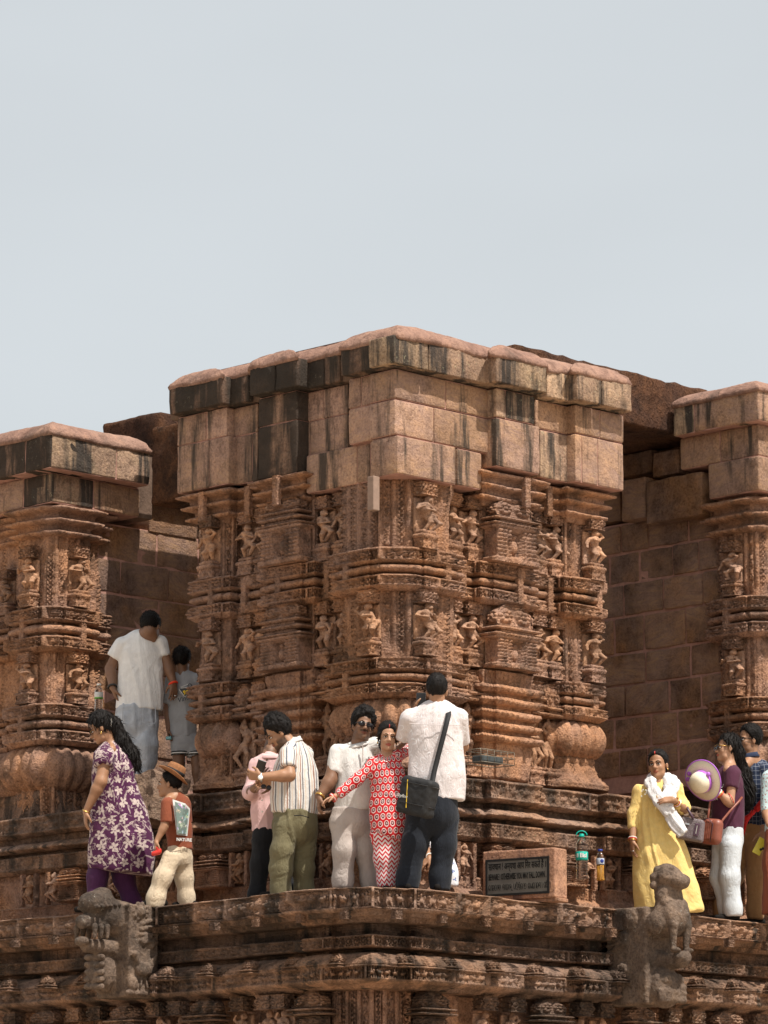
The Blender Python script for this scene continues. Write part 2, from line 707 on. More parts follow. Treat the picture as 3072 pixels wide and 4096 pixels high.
M_LATER = stone_mat('laterite_block', (.125, .07, .052), (.19, .095, .055), (.03, .024, .022), .55, 0, 0, .25, 2.6, 25)
M_GARG = stone_mat('gargoyle_stone', (.20, .15, .12), (.25, .185, .145), (.040, .034, .030), .62, 0, 0, 1.0, 1.0, 31, (.42, .40, .35))
M_RUBBLE = stone_mat('broken_stone', (.24, .17, .13), (.29, .2, .14), DARKC, .45, 0, .3, .6, 1.4, 41)

def plain_mat(name, col, rough=.8, spec=.3, metal=0.0, nz=.12, nscale=30, bump=0.0, bscale=120, bdist=.004):
    m, t, b = new_mat(name)
    g = tnode(t, 'ShaderNodeNewGeometry').outputs['Position']
    n = noise_n(t, g, nscale, 4, .6)
    c = mixc_n(t, 1.0, col, ramp(t, n, [(.25, (1-nz*1.6,)*3), (.75, (1+nz,)*3)]), 'MULTIPLY')
    t.links.new(c, b.inputs['Base Color'])
    b.inputs['Roughness'].default_value = rough
    b.inputs['Specular IOR Level'].default_value = spec
    b.inputs['Metallic'].default_value = metal
    if bump:
        bump_n(t, b, noise_n(t, g, bscale, 3), bump, bdist)
    return m

M_MORTAR = plain_mat('pink_mortar', (.40, .225, .18), .95, .1, 0, .2, 14, .4, 60, .01)
M_CAP = stone_mat('pink_lime_plaster', (.265, .162, .128), (.31, .195, .152), (.07, .055, .048), .36, 0, 0, .2, 1.0, 51, (.5, .37, .3), .5)
M_CORE = plain_mat('stone_core', (.15, .10, .075), .95, .1, 0, .25, 6, .5, 30, .02)
# ------------------------------------------------------------------ carved stone kit
LD = np.array([-math.sqrt(.5), math.sqrt(.5)])      # left arm runs this way from a corner
RD = np.array([math.sqrt(.5), math.sqrt(.5)])
NL = np.array([-math.sqrt(.5), -math.sqrt(.5)])     # outward normal of a left-facing front
NR = np.array([math.sqrt(.5), -math.sqrt(.5)])

class Corner:
    """a building corner: left arm along LD with normal NL, right arm along RD with normal NR"""
    def __init__(s, px, Y, zref=1.0):
        s.c = G(px, Y, zref)[:2]
        s.px, s.Y = px, Y
    def z(s, py):
        return P(s.px, py, s.Y)[2]
    def pt(s, arm, a, off):
        return s.c+(LD*a+NL*off if arm == 'L' else RD*a+NR*off)
    def a(s, arm, px, off, z):
        d, n = (LD, NL) if arm == 'L' else (RD, NR)
        q = s.c+n*off
        k = (px-384.0)/FPX
        # q.x + a d.x = k*((q.y+a d.y)*cT + (z-CAMZ)*sT)
        return (k*(q[1]*cT+(z-CAMZ)*sT)-q[0])/(d[0]-k*d[1]*cT)
    def path(s, items):
        """items: ('L'|'R', a, off) or ('C', offL, offR)"""
        out = []
        for it in items:
            if it[0] == 'C':
                out.append(s.c+NL*it[1]+NR*it[2])
            else:
                out.append(s.pt(*it))
        return np.array(out)

def mitres(path):
    d = path[1:]-path[:-1]
    d = d/np.linalg.norm(d, axis=1, keepdims=True)
    n = np.stack([d[:, 1], -d[:, 0]], 1)
    M = np.zeros_like(path)
    M[0], M[-1] = n[0], n[-1]
    for i in range(1, len(path)-1):
        M[i] = (n[i-1]+n[i])/max(.25, 1+float(n[i-1] @ n[i]))
    return M

def sweep(name, path, prof, mat, parent=None, rel=None, du=.009, dv=.009, rough=.005, seed=0, wob=.006, umap=None, smooth=False):
    """run a moulding profile [(off,z)...] (top to bottom) along a plan path; rel={segment:(fn)} adds carved relief"""
    path = np.asarray(path, float)
    rel = rel or {}
    M = mitres(path)
    seg = np.linalg.norm(path[1:]-path[:-1], axis=1)
    us, si, ts = [], [], []
    cum = np.concatenate([[0], np.cumsum(seg)])
    for i, L in enumerate(seg):
        n = max(1, int(math.ceil(L/du)))
        t = np.arange(n)/n
        if i == len(seg)-1:
            t = np.arange(n+1)/n
        us.append(cum[i]+t*L)
        si.append(np.full(len(t), i))
        ts.append(t)
    us, si, ts = np.concatenate(us), np.concatenate(si), np.concatenate(ts)
    B = path[si]*(1-ts)[:, None]+path[si+1]*ts[:, None]
    MM = M[si]*(1-ts)[:, None]+M[si+1]*ts[:, None]
    rows_o, rows_z = [], []
    for j in range(len(prof)-1):
        (o0, z0), (o1, z1) = prof[j], prof[j+1]
        L = math.hypot(o1-o0, z1-z0)
        n = max(1, int(math.ceil(L/dv))) if j in rel else max(1, int(math.ceil(L/max(dv*3, .03))))
        last = j == len(prof)-2
        for k in range(n+1 if last else n):
            v = k/n
            o = np.full(len(us), o0+(o1-o0)*v)
            z = np.full(len(us), z0+(z1-z0)*v)
            if j in rel:
                o = o+rel[j](us, np.full(len(us), v))
            rows_o.append(o)
            rows_z.append(z)
    O, Z = np.array(rows_o), np.array(rows_z)
    nv, nu = O.shape
    X = B[None, :, 0]+MM[None, :, 0]*O
    Y = B[None, :, 1]+MM[None, :, 1]*O
    pts = np.stack([X, Y, Z], -1).reshape(-1, 3)
    if rough or wob:
        n1 = fnoise(pts*np.array([22, 22, 26]), seed+3, 2)-.5
        n2 = fnoise(pts*3.1, seed+11, 2)-.5
        n3 = fnoise(pts*2.6+9, seed+21, 2)-.5
        D = np.tile(MM, (nv, 1))
        pts[:, :2] += D*(n1*2*rough+n2*2*wob)[:, None]
        pts[:, 2] += n3*2*wob
    idx = np.arange(nv*nu).reshape(nv, nu)
    F = np.stack([idx[:-1, :-1], idx[1:, :-1], idx[1:, 1:], idx[:-1, 1:]], -1).reshape(-1, 4)
    me = mesh_np(name, pts, F, mat, smooth)
    return link(name, me, parent)

# relief motifs: functions of (u metres, v 0..1) returning 0..1
def sm(x, a, b):
    t = np.clip((x-a)/(b-a+1e-9), 0, 1)
    return t*t*(3-2*t)

def m_scroll(u, v, per):
    x = u/per
    i = np.floor(x)
    fx, fy = x-i-.5, (v-.5)*np.where(i % 2 == 0, 1, -1)
    r = np.hypot(fx, fy)
    th = np.arctan2(fy, fx)
    sp = .5+.5*np.cos(th-r*23)
    core = 1-sm(r, .08, .13)
    leaf = (.5+.5*np.cos(9*th+3*i))*sm(r, .42, .5)
    return np.clip(np.maximum(sp*(1-sm(r, .40, .47)), np.maximum(core, leaf*.8)), 0, 1)

def m_rosette(u, v, per):
    x = u/per
    fx, fy = x-np.floor(x)-.5, v-.5
    r, th = np.hypot(fx, fy), np.arctan2(fy, fx)
    pet = (.45+.55*np.abs(np.cos(4*th)))*(1-sm(r, .34, .46))*sm(r, .12, .2)
    return np.maximum(pet, 1-sm(r, .1, .15))

def m_beads(u, per):
    return (.5+.5*np.cos(2*np.pi*u/per))**.7

def m_net(u, v, H, per=.034):
    a = np.sin(2*np.pi*(u/per+v*H/per)/1.0)*np.sin(2*np.pi*(u/per-v*H/per)/1.0)
    return np.where(a > .12, 0.0, 1.0)

def m_parade(u, v, per, seed=0):
    """a row of small rounded beasts and riders"""
    x = u/per
    i = np.floor(x).astype(np.int64)
    f = x-i-.5
    hsh = _hash(i, i*0+5, i*0, seed)
    h2 = _hash(i, i*0+9, i*0, seed)
    y = v
    def blob(cx, cy, rx, ry):
        d = np.hypot((f-cx)/rx, (y-cy)/ry)
        return np.sqrt(np.clip(1-d*d, 0, 1))
    s = np.where(hsh > .5, 1, -1)
    fy = y
    out = blob(0*f, .52+.06*h2, .36, .26)
    def blob2(cx, cy, rx, ry):
        d = np.hypot((f*s-cx)/rx, (fy-cy)/ry)
        return np.sqrt(np.clip(1-d*d, 0, 1))
    out = np.maximum(out, .9*blob2(.27, .28+.1*hsh, .17, .2))
    out = np.maximum(out, .75*blob2(-.22, .84, .09, .2))
    out = np.maximum(out, .75*blob2(.20, .86, .09, .2))
    out = np.maximum(out, .8*blob2(-.08, .2, .13, .2)*(h2 > .35))
    out = np.maximum(out, .5*blob2(-.38, .4, .07, .25))
    return out

def frieze(motif, H, depth=.02, panel=.55, per=None, border=.2, seed=0, ero=.35):
    """framed frieze: raised rails, bead rows and a motif between; deep-worn here and there"""
    per = per or H*.62
    def fn(u, v):
        e = fnoise(np.stack([u*2.3, v*1.5+seed, u*0+seed*3.1], 1), seed+5, 2)
        wear = 1-ero*sm(e, .5, .75)*1.6
        rail = np.maximum(v < border*.34, v > 1-border*.34).astype(float)*.9
        bz = ((v > border*.42) & (v < border*.95)) | ((v < 1-border*.42) & (v > 1-border*.95))
        bead = np.where(bz, m_beads(u, .026)*.75, 0)
        vm = np.clip((v-border)/(1-2*border), 0, 1)
        inn = (v > border) & (v < 1-border)
        mot = np.where(inn, motif(u, vm, per), 0)
        if panel:
            k = u/panel
            d = np.abs(k-np.round(k))*panel
            div = (d < .016)*.95
            gap = (d >= .016) & (d < .026)
            side = (d >= .026) & (d < .046) & inn
            mot = np.where(side, m_beads(v*H, .026)*.7, mot)
            mot = np.where(gap, 0, np.maximum(mot, div))
            bead = np.where(gap, 0, bead)
        h = np.maximum(rail, np.maximum(bead, mot))
        return (h*wear-.75)*depth
    return fn

def strips(H, depth=.014, wid=.062, seed=0):
    """wall covered in vertical strips of pierced beads and scrolls"""
    def fn(u, v):
        k = np.floor(u/wid)
        f = u/wid-k
        t = k.astype(np.int64) % 4
        y = v*H
        jal = np.where((np.abs(f-.5) < .32), np.where(np.cos(2*np.pi*y/.040)*np.where(np.abs(f-.5) < .16, 1, -1) > .05, 0, 1), .9)
        scr = np.where(np.abs(f-.5) < .42, m_scroll(y, f, wid*1.05), .6)
        fl = sm(np.abs(f-.5), .5, .2)
        h = np.where(t == 0, jal, np.where(t == 1, fl, np.where(t == 2, scr, fl*.8+.2*m_beads(y, .03))))
        h = np.where(np.abs(f-.5) > .46, 0, h)
        e = fnoise(np.stack([u*1.9, y*1.9, u*0+seed], 1), seed+5, 2)
        return (h*(1-.75*sm(e, .5, .68))-.6)*depth
    return fn

def flutes(wid=.085, depth=.012):
    return lambda u, v: np.abs(np.sin(np.pi*u/wid))*depth

def ribs(per=.12, depth=.03):
    return lambda u, v: (np.abs(np.sin(np.pi*u/per))**.6)*depth

def refine(path, amp=.022, minlen=.24, frac=.5):
    """give every long stretch a slightly proud middle, as the carved bands have"""
    out = [path[0]]
    for i in range(len(path)-1):
        a, b = path[i], path[i+1]
        L = np.linalg.norm(b-a)
        if L > minlen:
            d = (b-a)/L
            n = np.array([d[1], -d[0]])
            p, q = a+(b-a)*(.5-frac/2), a+(b-a)*(.5+frac/2)
            out += [p, p+n*amp, q+n*amp, q]
        out.append(b)
    return np.array(out)

def stone_block(w, d, h, seed, rad=.012, rough=.006, step=.09):
    """rounded, slightly uneven ashlar block: x along the wall, +y outward face at y=0 going back to -d, z up from 0"""
    def ax(L, st):
        n = max(1, int(round((L-2*rad)/st)))
        return np.concatenate([[0], rad+(L-2*rad)*np.arange(n+1)/n, [L]])
    X, Yy, Z = ax(w, step), ax(d, max(.15, d)), ax(h, step)
    nx, ny, nz = len(X), len(Yy), len(Z)
    V, idx, F = [], {}, []
    def vid(i, j, k):
        key = (i, j, k)
        if key not in idx:
            idx[key] = len(V)
            V.append((X[i], Yy[j], Z[k]))
        return idx[key]
    def face(fix, val, A, Bn, flip):
        for i in range(A-1):
            for j in range(Bn-1):
                q = []
                for (p, r) in ((i, j), (i+1, j), (i+1, j+1), (i, j+1)):
                    q.append(vid(val, p, r) if fix == 0 else vid(p, val, r) if fix == 1 else vid(p, r, val))
                F.append(q[::-1] if flip else q)
    face(0, 0, ny, nz, True)
    face(0, nx-1, ny, nz, False)
    face(1, 0, nx, nz, False)
    face(1, ny-1, nx, nz, True)
    face(2, 0, nx, ny, True)
    face(2, nz-1, nx, ny, False)
    V = np.array(V)
    half = np.array([w, d, h])/2
    p = V-half
    q = np.clip(p, -(half-rad), half-rad)
    dd = p-q
    L = np.linalg.norm(dd, axis=1, keepdims=True)
    nn = np.where(L > 1e-9, dd/np.maximum(L, 1e-9), 0)
    p = q+nn*np.minimum(L, rad)
    p = np.where(L > rad, q+nn*rad, p)
    f1 = fnoise(V*np.array([7, 7, 7])+seed*13.7, int(seed*7) % 999, 3)-.5
    p = p+nn*(f1*2*rough)[:, None]
    V = p+half
    V[:, 1] = -V[:, 1]          # depth goes back
    F = np.array(F)[:, ::-1]
    return V, F

_sd = [1.0]
def put_stone(name, p2, t, n, w, d, z0, z1, mat, parent, gap=.004, rad=.012, rough=.006, tilt=0.0, step=.09):
    """stone with its lower-left front corner at plan point p2, running along t, facing n"""
    _sd[0] += 1
    V, F = stone_block(w-2*gap, d, (z1-z0)-2*gap, _sd[0], rad, rough, step)
    V = V+np.array([gap, 0, gap])
    if tilt:
        V[:, 2] += V[:, 0]*tilt
    W = np.zeros_like(V)
    W[:, 0] = p2[0]+t[0]*V[:, 0]+n[0]*V[:, 1]
    W[:, 1] = p2[1]+t[1]*V[:, 0]+n[1]*V[:, 1]
    W[:, 2] = z0+V[:, 2]
    # keep the frame right-handed whatever the arm
    if t[0]*n[1]-t[1]*n[0] > 0:
        F = F[:, ::-1]
    c = W.mean(0)
    o = link(name, mesh_np(name, W-c, F, mat), parent, loc=None)
    o.matrix_parent_inverse = Matrix.Identity(4)
    o.location = Vector(c)-(parent.location if parent else Vector((0, 0, 0)))
    return o

def arm_stone(name, C, arm, px0, px1, off, y0, y1, mat, parent, depth=.35, gap=.005, zs=None, **kw):
    z1, z0 = (C.z(y0), C.z(y1)) if zs is None else zs
    zm = (z0+z1)/2
    if arm == 'R':                      # keep corner stones of the two arms out of one plane
        z0, z1 = z0+.0035, z1-.0035
    if arm == 'L':
        aL, aR = C.a('L', px0, off, zm), C.a('L', px1, off, zm)
        return put_stone(name, C.pt('L', aL, off), -LD, NL, aL-aR, depth, z0, z1, mat, parent, gap, **kw)
    aL, aR = C.a('R', px0, off, zm), C.a('R', px1, off, zm)
    return put_stone(name, C.pt('R', aL, off), RD, NR, aR-aL, depth, z0, z1, mat, parent, gap, **kw)

def masonry(parent, p2, t, n, length, courses, mat, name='wall_stone', wmin=.4, wmax=.85, seed=1, depth=.18, gap=.009, jit=.012):
    """irregular coursed masonry: every stone an object, mortar sheet behind"""
    r = random.Random(seed)
    for ci in range(len(courses)-1):
        z0, z1 = courses[ci], courses[ci+1]
        x = -r.uniform(0, .3)
        while x < length:
            wd = r.uniform(wmin, wmax)
            x0, x1 = max(0, x), min(length, x+wd)
            if length-x1 < .12:
                x1 = length
            if x1-x0 > .05:
                j = r.uniform(-jit, jit)
                put_stone(name, p2+t*x0+n*j, t, n, x1-x0, depth, z0, z1, mat, parent, gap, rough=.012, rad=.014, step=.1)
            x = x1 if x1 == length else x+wd
    m = MB()
    zb, zt = courses[0], courses[-1]
    a, b = p2-n*.012, p2+t*length-n*.012
    c, d = b-n*depth, a-n*depth
    V = [(*a, zb), (*b, zb), (*b, zt), (*a, zt), (*d, zb), (*c, zb), (*c, zt), (*d, zt)]
    F = [(0, 1, 2, 3), (5, 4, 7, 6), (4, 0, 3, 7), (1, 5, 6, 2), (3, 2, 6, 7), (4, 5, 1, 0)]
    if t[0]*n[1]-t[1]*n[0] > 0:
        F = [f[::-1] for f in F]
    m.add(V, F)
    return m.build('mortar_joint', M_MORTAR, parent)

def prism(name, path, z0, z1, mat, parent=None, inset=0.0):
    """closed solid over a plan polygon"""
    path = np.asarray(path, float)
    n = len(path)
    m = MB()
    V = [(x, y, z0) for x, y in path]+[(x, y, z1) for x, y in path]
    F = [(i, (i+1) % n, n+(i+1) % n, n+i) for i in range(n)]
    F += [tuple(range(n-1, -1, -1)), tuple(range(n, 2*n))]
    m.add(V, F)
    return m.build(name, mat, parent)

# ---- small carved pieces, one mesh each, shared by all copies (front = -y, base at z=0)
def grid_box(w, d, h, fn, ds=.011, taper=0.0, rough=.003, seed=0):
    """open-backed block: carved front and sides; fn(u,v,face)->relief metres"""
    nu = max(2, int(w/ds))
    nd = max(2, int(d/(ds*1.5)))
    nv = max(2, int(h/ds))
    xs = [(-w/2, -d*i/nd, -1, 0) for i in range(0, nd)]
    pts2 = [(-w/2, -d*i/nd) for i in range(nd)]+[(-w/2+w*i/nu, -d) for i in range(nu+1)]+[(w/2, -d+d*(i+1)/nd) for i in range(nd)]
    nrmv = [(-1, 0)]*nd+[(0, -1)]*(nu+1)+[(1, 0)]*nd
    us = [-(nd-i)*d/nd for i in range(nd)]+[w*i/nu for i in range(nu+1)]+[w+d*(i+1)/nd for i in range(nd)]
    pts2, nrmv, us = np.array(pts2), np.array(nrmv, float), np.array(us)
    nrmv[nd] = (-.7, -.7)
    nrmv[nd+nu] = (.7, -.7)
    rows = []
    for k in range(nv+1):
        v = k/nv
        s = 1-taper*v if taper >= 0 else 1+taper*(1-v)
        q = pts2*s
        q = q+nrmv*fn(us, np.full(len(us), v))[:, None]
        rows.append(np.concatenate([q, np.full((len(q), 1), h*v)], 1))
    R = np.array(rows)
    a, b = R.shape[:2]
    idx = np.arange(a*b).reshape(a, b)
    F = np.stack([idx[:-1, :-1], idx[:-1, 1:], idx[1:, 1:], idx[1:, :-1]], -1).reshape(-1, 4)
    V = R.reshape(-1, 3)
    V = V+(np.stack([fnoise(V*30+seed+i*7, seed+i, 2) for i in range(3)], 1)-.5)*2*rough
    # lids
    top = [idx[-1, i] for i in range(b)]
    bot = [idx[0, i] for i in range(b)]
    extra = []
    for ring, fl in ((top, False), (bot, True)):
        m_ = b//2
        for i in range(m_-1 if b % 2 == 0 else m_):
            q = (ring[i], ring[i+1], ring[b-2-i], ring[b-1-i])
            if len(set(q)) == 4:
                extra.append(q[::-1] if fl else q)
    F = np.concatenate([F, np.array(extra)]) if extra else F
    return V, F

def join_vf(parts):
    Vs, Fs, b = [], [], 0
    for V, F in parts:
        Vs.append(V)
        Fs.append(F+b)
        b += len(V)
    return np.concatenate(Vs), np.concatenate(Fs)

def face_fn(motif, H, per, depth=.014, border=.24):
    f = frieze(motif, H, depth, None, per, border, ero=.15)
    return lambda u, v: f(u, 1-v)

def make_canopy(w=.17, h=.12, d=.13, seed=0):
    return grid_box(w, d, h, face_fn(m_scroll, h, h*.78, .036, .13), .0082, -.03, .004, seed)

def make_pedestal(w=.17, h=.11, d=.13, seed=0):
    A = grid_box(w, d, h*.55, face_fn(m_scroll, h*.55, .06, .026, .22), .0095, 0, .003, seed)
    Bv = grid_box(w*.9, d*.9, h*.28, lambda u, v: .018*np.sin(np.pi*v)+.004*m_beads(u, .03), .0095, 0, .003, seed+1)
    Bv[0][:, 2] += h*.56
    Cv = grid_box(w*.8, d*.8, h*.2, lambda u, v: .012*np.sin(np.pi*v), .012, 0, .003, seed+2)
    Cv[0][:, 2] += h*.84
    return join_vf([A, Bv, Cv])

def make_shrine_crown(w=.36, h=.34, d=.16, seed=0, round_top=True):
    """miniature temple top: carved arched gable over stacked slabs"""
    ps = []
    z = 0
    lay = [(1.08, .11, .03), (.80, .10, .008), (1.0, .14, .034), (.74, .10, .006), (.92, .12, .028)] if not round_top else [(1.12, .10, .03), (.82, .09, .004), (1.04, .11, .03)]
    for i, (s, fh, bul) in enumerate(lay):
        hh = h*fh
        b = grid_box(w*s, d*(.7+.3*s), hh, lambda u, v, bul=bul: bul*np.sin(np.pi*np.clip(v, 0, 1))**.7+.004*m_beads(u, .034), .012, 0, .004, seed+i)
        b[0][:, 2] += z
        ps.append(b)
        z += hh*.98
    hh = h-z
    b = grid_box(w*.96, d, hh, face_fn(m_rosette, hh, w*.46, .040, .10), .0095, .24 if round_top else .05, .004, seed+9)
    if round_top:
        Vb = b[0]
        t_ = np.clip(Vb[:, 2]/hh, 0, 1)
        Vb[:, 0] *= 1.05*np.sqrt(np.clip(1-(t_*.93)**2.6, .03, 1))/(1-.24*t_)
    b[0][:, 2] += z
    ps.append(b)
    return join_vf(ps)

def make_shrine_body(w=.36, h=.30, d=.15, seed=0):
    def fn(u, v):
        f = np.clip(u/w, -.4, 1.4)
        pil = (np.abs(f-.06) < .05) | (np.abs(f-.94) < .05) | (np.abs(f-.19) < .035) | (np.abs(f-.81) < .035) | (np.abs(f-.31) < .035) | (np.abs(f-.69) < .035)
        nic = (np.abs(f-.5) < .16) & (v > .2) & (v < .86)
        h_ = np.where(pil, .55+.45*m_beads(v*h, .032), .45)
        r = np.hypot((f-.5)/.11, (v-.46)/.22)
        fig = np.maximum(np.sqrt(np.clip(1-r*r, 0, 1)), np.sqrt(np.clip(1-np.hypot((f-.5)/.055, (v-.73)/.09)**2, 0, 1)))
        h_ = np.where(nic, fig*.9-.5, h_)
        base = (v < .14)
        h_ = np.where(base, .9+.2*m_scroll(u, v/.14, .045), h_)
        h_ = np.where(v > .93, 1.0, h_)
        return (h_-.5)*.062
    return grid_box(w, d, h, fn, .0095, 0, .003, seed)

def carved_figure(i):
    """small high-relief dancer, musician or guardian: ~0.36 m, standing on z=0, facing -y"""
    r = random.Random(100+i)
    S = Field(.0068)
    sw = r.uniform(.012, .035)*(1 if i % 2 else -1)
    hip = np.array([sw, -.02, .165])
    che = np.array([-sw*.5, -.03, .245])
    nek = np.array([-sw*.2, -.03, .285])
    hd = np.array([sw*.4, -.036, .315])
    k = .012
    S.cone(hip, che-[0, 0, .03], .032, .024, k)
    S.cone(che-[0, 0, .02], che+[0, 0, .015], .030, .035, k)
    S.ell(hip, (.038, .03, .03), None, k)
    S.cone(che+[0, 0, .01], nek, .022, .013, k)
    S.ell(hd, (.022, .024, .028), None, .006)
    S.cone(hd+[0, .004, .02], hd+[0, .006, .05], .022, .010, .008)          # crown or topknot
    for s in (-1, 1):
        S.ell(hd+[s*.024, .004, -.006], (.007, .008, .012), None, .004)     # ear ornaments
        kn = hip+np.array([s*.030+sw*.4, -.024-.02*r.random(), -.085+.02*r.random()])
        ft = np.array([s*.026+sw*.3, -.02, .006])
        if i % 3 == 1 and s == 1:
            kn = hip+np.array([s*.062, -.03, -.05])
            ft = np.array([s*.018, -.03, .035])
        S.cone(hip+[s*.018, 0, -.012], kn, .025, .016, k)
        S.cone(kn, ft, .016, .010, .008)
        S.cone(ft, ft+[s*.006, -.022, -.001], .010, .008, .006)
        sh = che+np.array([s*.038, 0, .018])
        mode = (i+(s > 0)*2) % 4
        if mode == 0:
            el, wr = sh+[s*.034, -.006, .03], sh+[s*.006, -.012, .072]
        elif mode == 1:
            el, wr = sh+[s*.034, -.012, -.05], sh+[s*.0, -.04, -.02]
        elif mode == 2:
            el, wr = sh+[s*.026, .0, -.06], sh+[s*.034, -.014, -.105]
        else:
            el, wr = sh+[s*.036, -.01, -.045], sh+[-s*.03, -.036, -.05]
        S.cone(sh, el, .015, .011, .008)
        S.cone(el, wr, .011, .009, .006)
        if i % 2 == 0:
            S.ell(che+[s*.015, -.028, .0], (.014, .013, .014), None, .004)
    S.cone(hip+[-.03, -.012, .012], hip+[.03, -.012, .012], .012, .012, .006)   # girdle
    if i % 3 == 0:
        S.cone(hip+[0, -.02, -.01], [sw*.3, -.03, .05], .014, .008, .008)       # sash
    if i % 4 == 2:
        S.ell(hip+[.0, -.05, .055], (.045, .018, .018), None, .008)             # drum
    S.box([0, .012, .17], (.062, .012, .175), None, .01, .014)                  # back slab that it is cut from
    V, F = S.mesh()
    V = V+(np.stack([fnoise(V*45+q*9, 40+i+q, 2) for q in range(3)], 1)-.5)*.006
    return V, F

def place(name, me, C, arm, a, off, z, parent, sc=(1, 1, 1), flip=False):
    p = C.pt(arm, a, off) if arm != 'C' else C.c+NL*off+NR*off
    ang = {'L': -math.pi/4, 'R': math.pi/4, 'C': 0}[arm]
    o = bpy.data.objects.new(name, me)
    COL.objects.link(o)
    o.parent = parent
    o.location = Vector((p[0], p[1], z))-parent.location
    o.rotation_euler = (0, 0, ang)
    o.scale = (sc[0]*(-1 if flip else 1), sc[1], sc[2])
    return o
# ------------------------------------------------------------------ ground
gm, gt, gb = new_mat('dry_ground')
gp = tnode(gt, 'ShaderNodeNewGeometry').outputs['Position']
gt.links.new(ramp(gt, noise_n(gt, gp, .6, 6), [(.35, (.36, .28, .20)), (.65, (.44, .35, .26))]), gb.inputs['Base Color'])
gb.inputs['Roughness'].default_value = 1
m = MB()
m.add([(-3000, -3000, -4.35), (3000, -3000, -4.35), (3000, 3000, -4.35), (-3000, 3000, -4.35)], [(0, 1, 2, 3)])
structure(m.build('ground', gm))

# ------------------------------------------------------------------ shared carved pieces
ME_CANOPY = [mesh_np('figure_canopy', *make_canopy(seed=i), M_CARVE) for i in range(3)]
ME_PED = [mesh_np('figure_pedestal', *make_pedestal(seed=i*3), M_CARVE) for i in range(3)]
ME_FIG = [mesh_np('carved_figure', *carved_figure(i), M_FIG, smooth=True) for i in range(10)]
ME_FIGD = []
for i in range(10):
    q = ME_FIG[i].copy()
    q.materials.clear()
    q.materials.append(M_CARVE_DK)
    ME_FIGD.append(q)
ME_CROWN = [mesh_np('shrine_crown', *make_shrine_crown(seed=i*5, round_top=bool(i)), M_CARVE) for i in range(2)]
ME_BODY = [mesh_np('shrine_body', *make_shrine_body(seed=i*5), M_CARVE) for i in range(2)]
ME_CLASP = mesh_np('carved_clasp', *grid_box(.062, .05, .30, lambda u, v: (m_scroll(v*.3, np.clip(u/.062, 0, 1), .06)-.5)*.012, .0095), M_CARVE)
def _dk(me):
    q = me.copy()
    q.materials.clear()
    q.materials.append(M_CARVE_DK)
    return q
ME_CANOPY_D = [_dk(x) for x in ME_CANOPY]
ME_PED_D = [_dk(x) for x in ME_PED]
ME_CROWN_D = [_dk(x) for x in ME_CROWN]
ME_BODY_D = [_dk(x) for x in ME_BODY]
_fi = [0]

def niche(C, arm, a, off, zt, zb, par, w=.17, dark=False, fig=None):
    """canopy, figure and pedestal one above the other"""
    _fi[0] += 1
    i = _fi[0]
    H = zt-zb
    hp, hc = H*.27, H*.19
    cn, pd, fg = (ME_CANOPY_D, ME_PED_D, ME_FIGD) if dark else (ME_CANOPY, ME_PED, ME_FIG)
    sx = w/.17
    place('figure_canopy', cn[i % 3], C, arm, a, off, zt-hc, par, (sx, .9, hc/.12))
    place('figure_pedestal', pd[i % 3], C, arm, a, off, zb, par, (sx, .9, hp/.11))
    hf = H-hp-hc
    place('carved_figure', fg[(i*7+3) % 10 if fig is None else fig], C, arm, a, off+.02, zb+hp*.97, par, (sx*1.34, 1.5, hf/.355), flip=bool(i % 2))

def shrine(C, arm, a, off, zt, zm, zb, par, w=.5, dark=False):
    _fi[0] += 1
    i = _fi[0]
    cr, bd = (ME_CROWN_D, ME_BODY_D) if dark else (ME_CROWN, ME_BODY)
    place('shrine_body', bd[i % 2], C, arm, a, off, zb, par, (w/.36, 1.0, (zm-zb)/.30))
    place('shrine_crown', cr[i % 2], C, arm, a, off, zm, par, (w/.36, 1.0, (zt-zm)/.34))

def lips(zt, zb, n=3, o0=.05, o1=.15):
    """stack of sharp projecting mouldings, widest at the top"""
    pr = [(-.12, zt)]
    H = (zt-zb)/n
    for i in range(n):
        o = o1-(o1-o0)*i/(n-1)*.55
        z = zt-H*i
        pr += [(o-.045, z), (o, z-H*.22), (o-.004, z-H*.42), (o-.085, z-H*.62), (o-.085, z-H*.98)]
    pr += [(-.12, zb)]
    return pr

def triple(C, path, zt, zb, clasps, par, seed=0, o=.085, mat=None, depth=.046, du=.0098, dv=.0094):
    mat = mat or M_CARVE
    H = zt-zb
    hf = H*.29
    p2 = refine(path)
    sweep('carved_fascia', p2, [(-.12, zt), (o-.01, zt+.006), (o, zt-.008), (o, zt-hf), (o-.045, zt-hf-.022), (-.02, zt-hf-.024)], mat, par,
          {2: frieze(m_scroll, hf, depth, .46, hf*.66, .17, seed)}, du, dv, .004, seed)
    zc, hr = (zt+zb)/2, H*.105
    tor = [(-.02, zc+hr*1.15), (.0, zc+hr*1.1)]
    for k in range(7):
        t = math.pi*k/6
        tor.append((.012+.062*math.sin(t), zc+hr*math.cos(t)))
    tor += [(-.0, zc-hr*1.1), (-.02, zc-hr*1.15)]
    sweep('cushion_moulding', p2, tor, mat, par, {j: (lambda u, v: .008*m_beads(u, .11)) for j in range(2, 8)}, .02, .012, .006, seed+1)
    sweep('carved_fascia', p2, [(-.02, zb+hf+.024), (o-.045, zb+hf+.022), (o+.004, zb+hf), (o+.004, zb+.022), (o-.05, zb-.018), (-.12, zb-.02)], mat, par,
          {2: frieze(m_scroll, hf, depth, .46, hf*.66, .17, seed+7)}, du, dv, .004, seed+2)
    for arm, a, off in clasps:
        place('carved_clasp', ME_CLASP, C, arm, a, off+.045, zb+.01, par, (1, 1, (H-.02)/.30))

